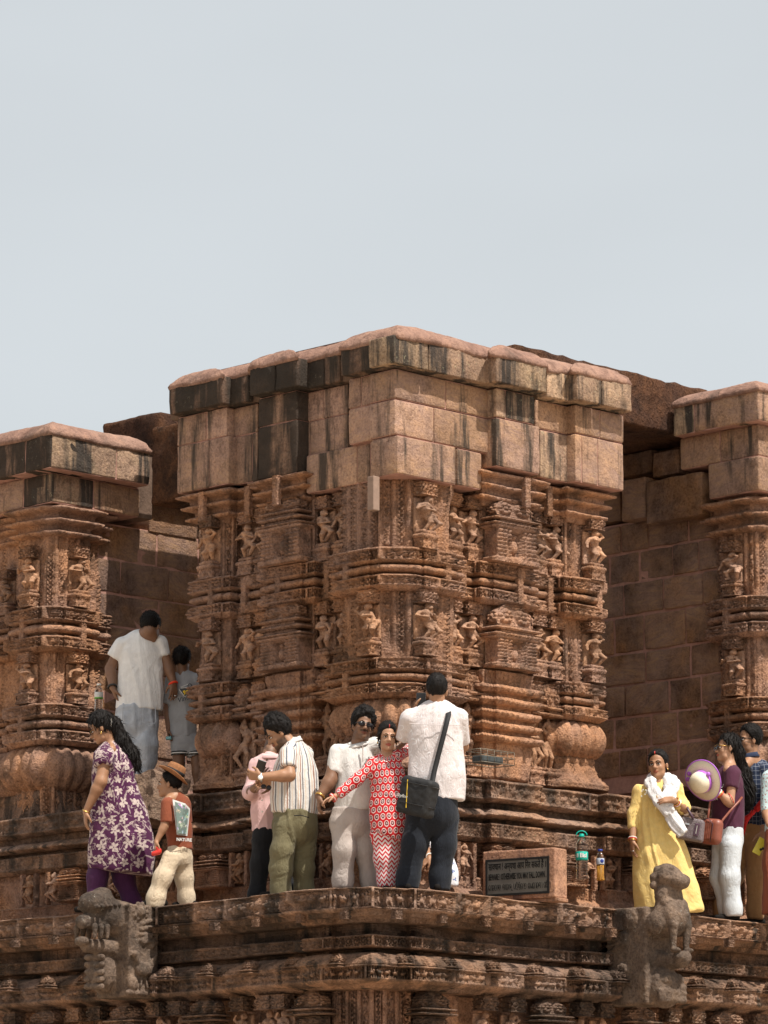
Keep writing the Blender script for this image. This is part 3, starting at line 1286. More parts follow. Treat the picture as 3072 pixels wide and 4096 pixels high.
# ------------------------------------------------------------------ main corner pier
C = Corner(397, 31.2, 2.4)
main = thing('temple_pier', 'big central carved corner pier with rows of figures under a stained stone cornice', 'temple pier', (float(C.c[0]), float(C.c[1]+1.2), 1.0))
Z = C.z
aL = lambda px, z, off=0: C.a('L', px, off, z)
aR = lambda px, z, off=0: C.a('R', px, off, z)

W = C.path([('L', 2.36, -.5), ('L', 2.36, .05), ('L', 1.98, .05), ('L', 1.98, -.07), ('L', 1.46, -.07), ('L', 1.46, .05), ('L', .93, .05), ('L', .93, -.06),
            ('L', .55, -.06), ('L', .55, .10), ('L', .09, .10), ('R', .09, .10), ('R', .55, .10), ('R', .55, -.06), ('R', .95, -.06), ('R', .95, .05),
            ('R', 1.52, .05), ('R', 1.52, -.07), ('R', 2.0, -.07), ('R', 2.0, .05), ('R', 2.36, .05), ('R', 2.36, -.5)])
z0, z1 = .95, Z(478)
sweep('carved_wall', W, [(-.1, z1), (-.004, z1), (-.004, z0)], M_CARVE, main, {1: strips(z1-z0, .036)}, .0116, .0116, .005, 2)
MORT = MB()
MORT.beds = []
# inner mass of the pier (and the roof slab it carries)
prism('pier_core', C.path([('L', 2.32, -.16), ('C', -.16, -.16), ('R', 2.32, -.16), ('R', 2.32, -1.6), ('L', 2.32, -1.6)]), .0, Z(352), M_CORE, main)

# mid and low bands
clU = [('L', aL(218, 2.9, .05), .05), ('L', aL(251, 2.9, -.05), -.05), ('L', aL(285, 2.9, .05), .05), ('L', aL(334, 2.9, -.04), -.04), ('L', .42, .10), ('R', .42, .10),
       ('R', aR(456, 2.9, -.05), -.05), ('R', aR(513, 2.9, .07), .07), ('R', aR(543, 2.9, -.05), -.05), ('R', aR(592, 2.9, .05), .05)]
triple(C, W, Z(549.5), Z(589), clU, main, 3)
Wc = C.path([('L', .60, -.2), ('L', .60, .10), ('L', .09, .10), ('R', .09, .10), ('R', .60, .10), ('R', .60, -.2)])
triple(C, Wc, Z(659), Z(696), [('L', .42, .10), ('R', .42, .10)], main, 12)
We = C.path([('L', 2.36, -.5), ('L', 2.36, .05), ('L', 1.98, .05), ('L', 1.98, -.2)])
triple(C, We, Z(659), Z(695), [('L', 2.25, .05)], main, 17)
We2 = C.path([('R', 2.0, -.2), ('R', 2.0, .05), ('R', 2.36, .05), ('R', 2.36, -.5)])
triple(C, We2, Z(659), Z(695), [('R', 2.3, .05)], main, 19)
# capital mouldings at the two sides
sweep('capital_moulding', C.path([('L', 2.4, -.5), ('L', 2.4, .07), ('L', 1.98, .07), ('L', 1.98, -.03), ('L', 1.46, -.03), ('L', 1.46, .09), ('L', 1.02, .09), ('L', 1.02, -.2)]),
      lips(Z(458), Z(492), 3, .03, .13), M_CARVE, main, {j: (lambda u, v: .010*m_beads(u, .07)) for j in (2, 7, 12)}, .013, .013, .012, 31, .012)
sweep('capital_moulding', C.path([('R', .93, -.2), ('R', .93, .09), ('R', 1.52, .09), ('R', 1.52, -.0), ('R', 2.0, -.0), ('R', 2.0, .09), ('R', 2.38, .09), ('R', 2.38, -.5)]),
      lips(Z(457), Z(491), 3, .03, .13), M_CARVE, main, {j: (lambda u, v: .010*m_beads(u, .07)) for j in (2, 7, 12)}, .013, .013, .012, 33, .012)
for arm, a, off in (('L', 2.2, .16), ('L', 1.72, .06), ('L', 1.22, .2), ('R', 1.34, .2), ('R', 1.75, .08)):
    place('carved_clasp', ME_CLASP, C, arm, a, off, Z(490), main, (1, 1, (Z(459)-Z(490))/.30))

# rows of figures and miniature shrines
rows = [(Z(483), Z(549), Z(511)), (Z(590.5), Z(656), Z(624))]
for ri, (zt, zb, zm) in enumerate(rows):
    zmid = (zt+zb)/2
    for px, off in ((214, .05), (253, -.07), (270, -.07), (329, -.06), (349, -.06), (373, .10)):
        if ri == 0 and px == 373:
            continue
        niche(C, 'L', aL(px, zmid, off), off, zt, zb, main, .185)
    for px, off in ((421, .10), (446, -.06), (466, -.06), (531, -.07), (549, -.07), (589, .05)):
        niche(C, 'R', aR(px, zmid, off), off, zt, zb, main, .185)
    shrine(C, 'L', 1.20, .05, zt, zm, zb, main, .46)
    shrine(C, 'R', 1.24, .05, zt, zm, zb, main, .48)
# lowest row: layered slab shrines, standing figures, ribbed pots
for arm in 'LR':
    pth = C.path([('L', 1.44, -.1), ('L', 1.44, .05), ('L', .95, .05), ('L', .95, -.1)] if arm == 'L' else [('R', .97, -.1), ('R', .97, .05), ('R', 1.5, .05), ('R', 1.5, -.1)])
    pr = [(-.1, Z(659)), (.05, Z(659)), (.03, Z(672))]
    for k in range(5):
        y = 673+k*12.5
        pr += [(.03, Z(y)), (.085, Z(y+1.5)), (.10, Z(y+5)), (.085, Z(y+8)), (.03, Z(y+9))]
    pr += [(.02, Z(768)), (-.1, Z(768))]
    sweep('layered_shrine', refine(pth, .03, .2), pr, M_CARVE, main, {j: (lambda u, v: .020*m_beads(u, .036)+.012*np.sin(u*9)) for j in (3, 4, 8, 9, 13, 14, 18, 19, 23, 24)} | {1: frieze(m_rosette, .11, .014, .2, .1)}, .0105, .0105, .009, 40, .014)
    for k, a in enumerate((1.62, 1.84) if arm == 'L' else (1.64, 1.86)):
        off = -.07
        place('shrine_crown', ME_CROWN[k], C, arm, a, off, Z(697), main, (.5, .9, (Z(662)-Z(697))/.34))
        place('carved_figure', ME_FIG[(k*3+1+(arm == 'R')*4) % 10], C, arm, a, off+.02, Z(750), main, (1.3, 1.1, (Z(699)-Z(750))/.355))
        place('figure_pedestal', ME_PED[k], C, arm, a, off, Z(768), main, (1.1, 1, (Z(750)-Z(768))/.11))
    for k, a in enumerate((.64, .83) if arm == 'L' else (.66, .85)):
        off = -.06
        place('shrine_crown', ME_CROWN[k], C, arm, a, off, Z(692), main, (.48, .9, (Z(660)-Z(692))/.34))
        place('carved_figure', ME_FIG[(k*5+2+(arm == 'R')*3) % 10], C, arm, a, off+.02, Z(748), main, (1.3, 1.1, (Z(695)-Z(748))/.355))
        place('figure_pedestal', ME_PED[k], C, arm, a, off, Z(768), main, (1.1, 1, (Z(748)-Z(768))/.11))

def pot(path, zt, zb, par, mat, seed=0, bulge=.10, base=.02):
    pr = [(-.1, zt), (base-.03, zt)]
    n = 12
    for k in range(n+1):
        t = k/n
        pr.append((base+bulge*math.sin(math.pi*min(1, t*1.0))**.62, zt+(zb-zt)*t))
    pr += [(base-.03, zb), (-.1, zb)]
    sweep('ribbed_pot', path, pr, mat, par, {j: (lambda u, v: .055*np.abs(np.sin(np.pi*u/.095))**.55-.04) for j in range(2, n+2)}, .014, .016, .004, seed, .008)

def foot(path, zt, zb, par, mat, seed=0, o0=.02, o1=.13):
    H = zt-zb
    pr = [(-.1, zt), (o0, zt), (o0+.015, zt-H*.12), (o0, zt-H*.2), (o0+(o1-o0)*.35, zt-H*.55), (o1, zt-H*.82), (o1+.015, zt-H*.86), (o1+.015, zb), (-.1, zb)]
    sweep('pot_foot', path, pr, mat, par, {3: strips(H*.35, .016, .07, seed), 4: strips(H*.3, .016, .07, seed), 6: frieze(m_scroll, H*.14, .01, .3)}, .011, .011, .005, seed)

Pc = C.path([('L', .52, -.2), ('L', .52, .03), ('L', .20, .07), ('L', .06, .02), ('R', .06, .02), ('R', .20, .07), ('R', .52, .03), ('R', .52, -.2)])
Pe = C.path([('L', 2.34, -.5), ('L', 2.34, -.06), ('L', 2.26, .02), ('L', 2.1, .02), ('L', 2.0, -.06), ('L', 2.0, -.2)])
Pe2 = C.path([('R', 1.96, -.2), ('R', 1.96, -.02), ('R', 2.02, .04), ('R', 2.34, .04), ('R', 2.40, -.02), ('R', 2.40, -.5)])
for k, p in enumerate((Pc, Pe, Pe2)):
    pot(p, Z(697.5), Z(735), main, M_CARVE, 50+k)
    foot(p, Z(735), Z(769), main, M_CARVE, 55+k)

# broken corner: worn slope of plain stone and the modern prop
p = P(373.5, 500, 31.06)
m = MB()
m.box((-.037, -.037, 0), (.037, .037, Z(480)-Z(514)), np.array([[.7, .7, 0], [-.7, .7, 0], [0, 0, 1]]), (p[0], p[1], Z(514)))
m.build('concrete_prop', plain_mat('grey_brown_concrete', (.27, .19, .15), .95, .1, 0, .12, 20, .3, 60, .004), main, bevel=.006)

# ashlar courses above the carving (corner-equivalent rows) : arm, px0, px1, off, ytop, ybot, material
ST = M_LINTEL
SD = M_LINTEL_DK
SLF = M_LINTEL_L
SCB = M_CORN_BLK
def mortar_bed(C, arm, px0, px1, off, zt, zb, depth, rec=.009, mb=None):
    (mb or MORT).beds.append((C, arm, px0, px1, off, zt, zb, depth))
    (mb or MORT).add([], [])
def finish_beds(mb, rec=.009):
    """mortar behind each stone, and a thin line of it in every joint between neighbours"""
    def slab(C, arm, a0, a1, off, zt, zb, depth):
        zb, zt = zb+(.004 if arm == 'R' else .0015), zt-(.004 if arm == 'R' else .0015)
        q = [C.pt(arm, a0, off-rec), C.pt(arm, a1, off-rec), C.pt(arm, a1, off-depth), C.pt(arm, a0, off-depth)]
        V = [(x, y, zb) for x, y in q]+[(x, y, zt) for x, y in q]
        mb.add(V, [(0, 1, 5, 4), (1, 2, 6, 5), (2, 3, 7, 6), (3, 0, 4, 7), (3, 2, 1, 0), (4, 5, 6, 7)])
    for i, (C, arm, p0, p1, off, zt, zb, dp) in enumerate(mb.beds):
        zm = (zt+zb)/2
        a0, a1 = C.a(arm, p0, off, zm), C.a(arm, p1, off, zm)
        s = .014 if a1 > a0 else -.014
        slab(C, arm, a0+s, a1-s, off, zt, zb, dp)
        for (C2, arm2, q0, q1, off2, zt2, zb2_, dp2) in mb.beds[:i]+mb.beds[i+1:]:
            if arm2 == arm and abs(off2-off) < .035 and abs(q0-p1) < 1.5 and min(zt, zt2)-max(zb, zb2_) > .03:
                slab(C, arm, a1-.016, a1+.016, min(off, off2)-.001*(i % 3), min(zt, zt2), max(zb, zb2_), .1)
za, zb2, zc, zd, ze = Z(375), Z(405), Z(441), Z(455), Z(480)
def LS(arm, px0, px1, off, zt, zb, mat, **kw):
    mortar_bed(C, arm, px0, px1, off, zt, zb, kw.get('depth', .35))
    return arm_stone('lintel_stone', C, arm, px0, px1, off, 0, 0, mat, main, zs=(zt, zb), rough=.008, rad=.007, step=.06, **kw)
# left arm, first course
LS('L', 177, 206, .17, za, zb2, SLF); LS('L', 206, 227, .17, za, zb2, SLF); LS('L', 227, 258, .08, za, zb2, SLF)
LS('L', 258, 297, .20, za, zb2, SD, depth=.42); LS('L', 302, 323, .06, za, zb2, SLF); LS('L', 323, 348, .06, za, zb2, SLF)
LS('L', 348, 361, .17, za, zb2, SLF); LS('L', 361, 394.5, .17, za, zb2, SLF, depth=.6)
# second course
LS('L', 177, 209, .17, zb2, zd, SLF); LS('L', 209, 229, .17, zb2, zd, SLF); LS('L', 229, 252, .08, zb2, zd, SLF); LS('L', 252, 258, .08, zb2, zd, SLF)
LS('L', 258, 297, .20, zb2, Z(459), SD, depth=.42); LS('L', 302, 310, .06, zb2, zc, SLF); LS('L', 310, 348, .06, zb2, zc, SLF)
LS('L', 348, 394.5, .17, zb2, zc, SLF, depth=.6)
# third course over the broken carving
LS('L', 306, 357, .12, zc, ze, SLF); LS('L', 357, 370, .12, zc, ze, SLF); LS('L', 370, 397, .15, zc, Z(478), SLF, depth=.5)
# right arm
LS('R', 394.5, 446, .17, za, zb2, ST, depth=.3); LS('R', 446, 489, .17, za, zb2, ST)
LS('R', 496, 506, .27, za, zb2, M_CORN_R); LS('R', 506, 535, .27, za, zb2, M_CORN_R); LS('R', 535, 569, .20, za, zb2, ST)
LS('R', 575, 600, .30, za, zb2, ST); LS('R', 600, 624, .30, za, zb2, ST)
LS('R', 394.5, 434, .17, zb2, zc, ST, depth=.3); LS('R', 434, 489, .17, zb2, zc, ST)
LS('R', 496, 540, .27, zb2, zd, ST); LS('R', 540, 569, .20, zb2, zd, M_CORN_R)
LS('R', 575, 582, .30, zb2, zd, ST); LS('R', 582, 598, .30, zb2, zd, ST); LS('R', 598, 624, .30, zb2, zd, ST)
LS('R', 397, 456, .19, zc, ze, ST, depth=.3); LS('R', 457, 482, .17, zc, Z(479), ST)
finish_beds(MORT)
MORT.build('mortar_joint', M_MORTAR, main)
# cornice stones and their pink lime plaster capping
zk, zp = Z(345), Z(330)
def CS(arm, px0, px1, off, mat, **kw):
    return arm_stone('cornice_stone', C, arm, px0, px1, off, 0, 0, mat, main, zs=(zk, za), rough=.012, **kw)
CS('L', 168.5, 223, .28, SCB); CS('L', 226, 249, .18, SCB); CS('L', 249, 275, .30, SCB); CS('L', 275, 297, .30, SCB)
CS('L', 302, 324, .16, SCB); CS('L', 324, 340, .16, SCB); CS('L', 340, 393.5, .28, SCB, depth=.5)
CS('R', 393.5, 429, .28, M_CORN_R, depth=.3); CS('R', 429, 488, .28, M_CORN_R)
CS('R', 496, 547, .40, M_CORN_R); CS('R', 547, 570, .31, M_CORN_R); CS('R', 577, 602, .42, M_CORN_R); CS('R', 602, 632, .42, M_CORN_R)
cap_path = C.path([('L', aL(169.5, 4.6, .28), -1.2), ('L', aL(169.5, 4.6, .28), .28), ('L', aL(224, 4.6, .28), .28), ('L', aL(225, 4.6, .18), .18), ('L', aL(249, 4.6, .18), .18), ('L', aL(249, 4.6, .30), .30), ('L', aL(297, 4.6, .3), .30),
        ('L', aL(298, 4.6, .16), .16), ('L', aL(340, 4.6, .16), .16), ('L', aL(340, 4.6, .28), .28), ('C', .28, .28), ('R', aR(488, 4.6, .28), .28), ('R', aR(489, 4.6, .40), .40), ('R', aR(547, 4.6, .4), .40), ('R', aR(548, 4.6, .31), .31),
        ('R', aR(570, 4.6, .31), .31), ('R', aR(571, 4.6, .42), .42), ('R', aR(632, 4.6, .42), .42), ('R', aR(632, 4.6, .42), -1.2)])
def cap_prof(zk, zp):
    h = zp-zk
    return [(-.34, zp+.012), (-.22, zp+.008), (-.14, zp), (-.085, zk+h*.8), (-.035, zk+h*.5), (-.004, zk+h*.2), (.012, zk-.004), (.004, zk-.03), (-.03, zk-.034)]
sweep('plaster_capping', cap_path, cap_prof(zk, zp), M_CAP, main, {}, .028, .014, .014, 60, .018, smooth=True)
ip = [np.array(q) for q in (C.pt('L', 2.55, .02), C.pt('L', 0, .02), C.pt('R', 0, .02), C.pt('R', 2.5, .05), C.pt('R', 2.5, -1.9), C.pt('L', 2.55, -1.9))]
prism('roof_slab', ip, zk-.02, zp+.01, M_CAP, main)
# dark strips of mortar core behind cornice gaps
sweep('cornice_bed', C.path([('L', 2.7, -.5), ('L', 2.7, .12), ('C', .12, .12), ('R', 2.6, .12), ('R', 2.6, -.5)]), [(-.2, zk-.01), (0.0, zk-.01), (0.0, za+.01), (-.2, za+.01)], M_CORE, main, {}, .1, .1, .004, 3, .0)
# ------------------------------------------------------------------ left pier with its jamb
CLf = Corner(51, 34.5, 2.6)
ZL = CLf.z
leftp = thing('temple_pier', 'left carved pier with dark streaked cornice, beside the man in a white polo shirt', 'temple pier', (float(CLf.c[0]), float(CLf.c[1]+1), 1.0))
prism('pier_core', CLf.path([('L', 1.6, -.18), ('C', -.18, -.18), ('R', .75, -.18), ('R', .75, -.9), ('R', 2.9, -.9), ('R', 2.9, -1.6), ('L', 1.6, -1.6)]), .0, ZL(455), M_CORE, leftp)
WL = CLf.path([('L', 1.6, -.12), ('L', .42, -.12), ('L', .42, .04), ('L', .02, .04), ('R', .02, .04), ('R', .42, .04), ('R', .42, -.05), ('R', .62, -.05), ('R', .62, -.4)])
zt_, zb_ = ZL(502), .95
sweep('carved_wall', WL, [(-.1, zt_), (-.004, zt_), (-.004, zb_)], M_CARVE, leftp, {1: strips(zt_-zb_, .034)}, .0115, .012, .008, 5)
sweep('capital_moulding', WL, lips(ZL(506), ZL(541), 3, .02, .12), M_CARVE, leftp, {j: (lambda u, v: .012*m_beads(u, .075)) for j in (2, 7, 12)}, .013, .013, .014, 35, .014)
triple(CLf, WL, ZL(608), ZL(650), [('L', .27, .04), ('R', .28, .04)], leftp, 23)
triple(CLf, WL, ZL(705), ZL(743), [('L', .27, .04)], leftp, 27)
for arm, a in (('L', .22), ('R', .24)):
    niche(CLf, arm, a, .04, ZL(545), ZL(606), leftp, .18)
    niche(CLf, arm, a, .04, ZL(652), ZL(703), leftp, .18)
niche(CLf, 'L', .75, -.12, ZL(560), ZL(606), leftp, .18)
PL = CLf.path([('L', 1.5, -.1), ('L', .5, -.1), ('L', .42, .0), ('L', .1, .02), ('R', .1, .02), ('R', .42, .0), ('R', .5, -.1), ('R', .5, -.4)])
pot(PL, ZL(744.5), ZL(790), leftp, M_CARVE, 61, .15)
foot(PL, ZL(790), ZL(838), leftp, M_CARVE_DK, 62)
MORT = MB()
MORT.beds = []
def SL(name, arm, px0, px1, off, y0, y1, mat, **kw):
    zt, zb = ZL(y0), ZL(y1)
    mortar_bed(CLf, arm, px0, px1, off, zt, zb, .35, mb=MORT)
    return arm_stone(name, CLf, arm, px0, px1, off, 0, 0, mat, leftp, zs=(zt, zb), rough=.011, step=.06, **kw)
SL('cornice_stone', 'L', -20, 25, .28, 441, 476, SD); SL('cornice_stone', 'L', 25, 50.5, .28, 441, 476, SD, depth=.5)
SL('cornice_stone', 'R', 51.5, 117, .28, 441, 476, M_CORN_R); SL('cornice_stone', 'R', 117, 150.5, .28, 441, 476, M_CORN_R)
SL('lintel_stone', 'L', -20, 23, .13, 476, 506, ST); SL('lintel_stone', 'L', 23, 51, .13, 476, 506, SD, depth=.4)
SL('lintel_stone', 'R', 51.5, 94, .13, 476, 506, M_CORN_R, depth=.3); SL('lintel_stone', 'R', 94, 140, .13, 476, 506, ST)
finish_beds(MORT)
MORT.build('mortar_joint', M_MORTAR, leftp)
prism('cornice_bed', CLf.path([('L', 1.6, .10), ('C', .10, .10), ('R', 1.12, .10), ('R', 1.12, -.7), ('L', 1.6, -.7)]), ZL(505), ZL(441)-.005, M_CORE, leftp)
zk2, zp2 = ZL(441), ZL(427)
capL = CLf.path([('L', 1.9, -1.0), ('L', 1.9, .29), ('C', .29, .29), ('R', CLf.a('R', 150.5, .29, 4.6), .29), ('R', CLf.a('R', 150.5, .29, 4.6), -.9)])
sweep('plaster_capping', capL, cap_prof(zk2, zp2), M_CAP, leftp, {}, .028, .014, .014, 65, .016, smooth=True)
prism('roof_slab', CLf.path([('L', 1.75, .05), ('C', .04, .04), ('R', .95, .05), ('R', .95, -1.2), ('L', 1.75, -1.2)]), zk2-.02, zp2+.008, M_CAP, leftp)
# jamb wall running back beside the opening, in irregular courses
a0 = .60
yj = [512, 548, 582, 616, 660, 702, 745, 790, 850]
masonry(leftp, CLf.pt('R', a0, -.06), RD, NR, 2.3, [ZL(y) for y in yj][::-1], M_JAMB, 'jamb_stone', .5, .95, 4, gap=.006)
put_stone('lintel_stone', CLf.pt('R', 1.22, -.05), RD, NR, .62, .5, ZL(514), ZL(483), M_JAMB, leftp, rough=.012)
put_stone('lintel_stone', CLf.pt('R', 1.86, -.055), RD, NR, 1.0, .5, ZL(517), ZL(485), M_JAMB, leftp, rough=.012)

# rough laterite block bridging the left opening
def rough_block(name, label, p2, t, n, w_, d_, z0, z1, mat, seed, amp=.03, cat='stone beam', rad=.03):
    V, F = stone_block(w_, d_, z1-z0, seed, rad, amp, .07)
    W_ = np.zeros_like(V)
    W_[:, 0] = p2[0]+t[0]*V[:, 0]+n[0]*V[:, 1]
    W_[:, 1] = p2[1]+t[1]*V[:, 0]+n[1]*V[:, 1]
    W_[:, 2] = z0+V[:, 2]
    if t[0]*n[1]-t[1]*n[0] > 0:
        F = F[:, ::-1]
    c = W_.mean(0)
    o = link(name, mesh_np(name, W_-c, F, mat), None, loc=Vector(c))
    return tag(o, label, cat)
bl_, br_ = C.pt('L', C.a('L', 151.5, -.85, 4.4), -.85), C.pt('L', C.a('L', 190, -.85, 4.4), -.85)
rough_block('laterite_beam', 'black stained stone beam end tucked under the left corner of the main cornice', bl_, -LD, NL, float(np.linalg.norm(bl_-br_)), 1.6, P(170, 497, br_[1])[2], P(160, 419, br_[1])[2], M_LATER, 13, .02)
pl = C.pt('L', C.a('L', 102, -1.35, 4.5), -1.35)
pr_ = C.pt('L', C.a('L', 160, -1.35, 4.5), -1.35)
rough_block('laterite_beam', 'blackened rough stone beam showing just above the left pier\'s plaster capping', pl, -LD, NL, float(np.linalg.norm(pl-pr_)), 1.5, P(155, 499, pr_[1])[2], P(113, 424, pl[1])[2], M_LATER, 3, .02)

# ------------------------------------------------------------------ right pier with its shaded jamb
CR = Corner(759, 34.1, 2.4)
ZR = CR.z
rightp = thing('temple_pier', 'right carved pier with a shaded block wall, cut off by the picture edge', 'temple pier', (float(CR.c[0]), float(CR.c[1]+1), 1.0))
prism('pier_core', CR.path([('L', 2.9, -.9), ('L', .5, -.9), ('L', .5, -.18), ('C', -.18, -.18), ('R', 1.6, -.18), ('R', 1.6, -1.9), ('L', 2.9, -1.9)]), .0, ZR(415), M_CORE, rightp)
WR = CR.path([('L', .50, -.4), ('L', .50, -.03), ('L', .40, -.03), ('L', .40, .04), ('L', .02, .04), ('R', .02, .04), ('R', .45, .04), ('R', .45, -.06), ('R', 1.3, -.06)])
zt_, zb_ = ZR(490), .95
sweep('carved_wall', WR, [(-.1, zt_), (-.004, zt_), (-.004, zb_)], M_CARVE, rightp, {1: strips(zt_-zb_, .034)}, .0115, .012, .006, 8)
sweep('capital_moulding', WR, lips(ZR(498), ZR(538), 3, .02, .12), M_CARVE, rightp, {j: (lambda u, v: .012*m_beads(u, .075)) for j in (2, 7, 12)}, .013, .013, .013, 37, .012)
triple(CR, WR, ZR(597), ZR(635), [('L', .28, .04)], rightp, 33)
triple(CR, WR, ZR(698), ZR(735), [('L', .28, .04)], rightp, 37)
niche(CR, 'L', .22, .04, ZR(540), ZR(595), rightp, .18)
niche(CR, 'L', .22, .04, ZR(637), ZR(695), rightp, .18)
niche(CR, 'R', .24, .04, ZR(540), ZR(595), rightp, .18)
niche(CR, 'R', .24, .04, ZR(637), ZR(695), rightp, .18)
PR = CR.path([('L', .5, -.4), ('L', .5, -.1), ('L', .42, .0), ('L', .1, .02), ('R', .1, .02), ('R', .42, .0), ('R', .5, -.1), ('R', 1.2, -.1)])
pot(PR, ZR(737), ZR(780), rightp, M_CARVE, 71, .13)
foot(PR, ZR(780), ZR(816), rightp, M_CARVE, 72)
MORT = MB()
MORT.beds = []
def SR(name, arm, px0, px1, off, y0, y1, mat, **kw):
    zt, zb = ZR(y0), ZR(y1)
    mortar_bed(CR, arm, px0, px1, off, zt, zb, .35, mb=MORT)
    return arm_stone(name, CR, arm, px0, px1, off, 0, 0, mat, rightp, zs=(zt, zb), rough=.012, step=.06, **kw)
SR('cornice_stone', 'L', 673, 694, .24, 396, 428, M_CORN_R); SR('cornice_stone', 'L', 694, 758.5, .24, 396, 428, ST, depth=.5)
SR('cornice_stone', 'R', 759.5, 800, .24, 396, 428, ST)
SR('lintel_stone', 'L', 680, 720, .13, 428, 460, ST); SR('lintel_stone', 'L', 720, 759, .13, 428, 460, ST, depth=.4)
SR('lintel_stone', 'R', 759.5, 800, .13, 428, 460, ST)
SR('lintel_stone', 'L', 708, 759, .15, 460, 495, ST, depth=.4); SR('lintel_stone', 'R', 759.5, 800, .15, 460, 495, ST)
finish_beds(MORT)
MORT.build('mortar_joint', M_MORTAR, rightp)
prism('cornice_bed', CR.path([('L', .62, .10), ('C', .10, .10), ('R', 1.4, .10), ('R', 1.4, -.7), ('L', .62, -.7)]), ZR(459), ZR(396)-.005, M_CORE, rightp)
zk3, zp3 = ZR(396), ZR(384.5)
aq = CR.a('L', 673, .25, 4.6)
capR = CR.path([('L', aq, -.9), ('L', aq, .25), ('C', .25, .25), ('R', 1.6, .25), ('R', 1.6, -.9)])
sweep('plaster_capping', capR, cap_prof(zk3, zp3), M_CAP, rightp, {}, .028, .014, .014, 68, .012, smooth=True)
prism('roof_slab', CR.path([('L', aq-.15, .02), ('C', .02, .02), ('R', 1.5, .02), ('R', 1.5, -1.2), ('L', aq-.15, -1.2)]), zk3-.02, zp3+.008, M_CAP, rightp)
# the shaded wall of the opening: rows read from its joints (wall plane a little behind the pier front)
def zw(px, py, off=-.05):
    a = CR.a('L', px, off, 2.5)
    q = CR.pt('L', a, off)
    return P(px, py, q[1])[2], a
rows_px = [  # lower joint y at px 650, upper, list of stone px boundaries
 (774, 746, [590, 618, 646, 676, 720]), (746, 714, [590, 613, 650, 676, 708, 722]), (714, 682, [590, 605, 625, 668, 700, 722]), (682, 650, [590, 600, 645, 690, 722]),
 (650, 613, [590, 614, 644, 686, 722]), (613, 580, [590, 624, 664, 704, 722]), (580, 549, [590, 610, 640, 674, 700, 722]), (549, 520, [590, 622, 650, 690, 722])]
t_ = -LD
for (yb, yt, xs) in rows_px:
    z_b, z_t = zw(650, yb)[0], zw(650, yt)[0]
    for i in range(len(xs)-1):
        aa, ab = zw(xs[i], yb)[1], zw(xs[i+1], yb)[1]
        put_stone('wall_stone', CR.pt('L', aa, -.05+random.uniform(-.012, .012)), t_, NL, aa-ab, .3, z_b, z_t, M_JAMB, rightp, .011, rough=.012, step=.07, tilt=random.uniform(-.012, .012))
m = MB()
A, B = CR.pt('L', 2.6, -.066), CR.pt('L', .4, -.066)
A2, B2 = CR.pt('L', 2.6, -.34), CR.pt('L', .4, -.34)
zl, zh = zw(650, 790)[0], zw(650, 519)[0]
m.add([(*A, zl), (*B, zl), (*B, zh), (*A, zh), (*A2, zl), (*B2, zl), (*B2, zh), (*A2, zh)], [(0, 1, 2, 3), (3, 2, 6, 7), (5, 4, 7, 6)])
m.build('mortar_joint', M_MORTAR, rightp)
for (x0, x1, y0, y1, off, dp) in ((623, 648, 520, 478, .10, .6), (648, 705, 520, 476, .12, .6), (590, 623, 524, 486, -.1, .5), (655, 682, 476, 450, .02, .5), (618, 655, 476, 452, -.12, .4), (596, 692, 455, 424, -.3, .9)):
    aa, ab = zw(x0, y0, off)[1], zw(x1, y0, off)[1]
    xm = (x0+x1)/2
    put_stone('corbel_stone', CR.pt('L', aa, off), t_, NL, aa-ab, dp, zw(xm, y0, off)[0], zw(xm, y1, off)[0], M_JAMB, rightp, .006, rough=.014, step=.07)

# rough laterite beam over the right opening
a_, b_ = C.a('R', 515, -.55, 4.9), C.a('R', 709, -.55, 4.9)
pa_, pb_ = C.pt('R', a_, -.55), C.pt('R', b_, -.55)
ztop = P(519, 347, pa_[1])[2]+.03
zbot = P(640, 427, C.pt('R', C.a('R', 640, -.55, 4.6), -.55)[1])[2]
rough_block('laterite_beam', 'huge pitted brown laterite beam bridging the right opening behind the cornice', pa_, RD, NR, b_-a_, 1.5, zbot, ztop, M_LATER, 9, .03)

# ------------------------------------------------------------------ plinth under the piers
CP = Corner(399, 30.72, .6)
ZP = CP.z
plinth = thing('temple_plinth', 'carved stepped plinth with figure panels, directly below the three piers', 'temple plinth', (float(CP.c[0]), float(CP.c[1]+1), 0))
QP = CP.path([('L', 5.6, -.14), ('L', 3.05, -.14), ('L', 3.05, .0), ('L', 2.45, .0), ('L', 2.45, -.10), ('L', 1.75, -.10), ('L', 1.75, .03), ('L', 1.1, .03), ('L', 1.1, -.05), ('L', .6, -.05), ('L', .6, .05), ('L', .12, .05),
     ('R', .12, .05), ('R', .6, .05), ('R', .6, -.05), ('R', 1.05, -.05), ('R', 1.05, .03), ('R', 1.62, .03), ('R', 1.62, -.08), ('R', 2.5, -.08), ('R', 2.5, .02), ('R', 3.1, .02), ('R', 3.1, -.1), ('R', 5.6, -.1)])
zT = ZP(769)
prism('plinth_core', CP.path([('L', 6.6, -.42), ('C', -.42, -.42), ('R', 6.6, -.42), ('R', 6.6, -4), ('L', 6.6, -4)]), -.02, zT-.012, M_CORE, plinth)
z_ = ZP
fr_p = frieze(lambda u, v, p: m_parade(u, v, p, 4), z_(770)-z_(788), .03, .42, .14, .2, 3)
sweep('carved_frieze', QP, [(-.55, zT), (.02, zT), (.03, zT-.012), (.03, z_(788)), (-.03, z_(791)), (-.12, z_(791))], M_CARVE_DK, plinth, {2: fr_p}, .009, .009, .008, 81, .012)
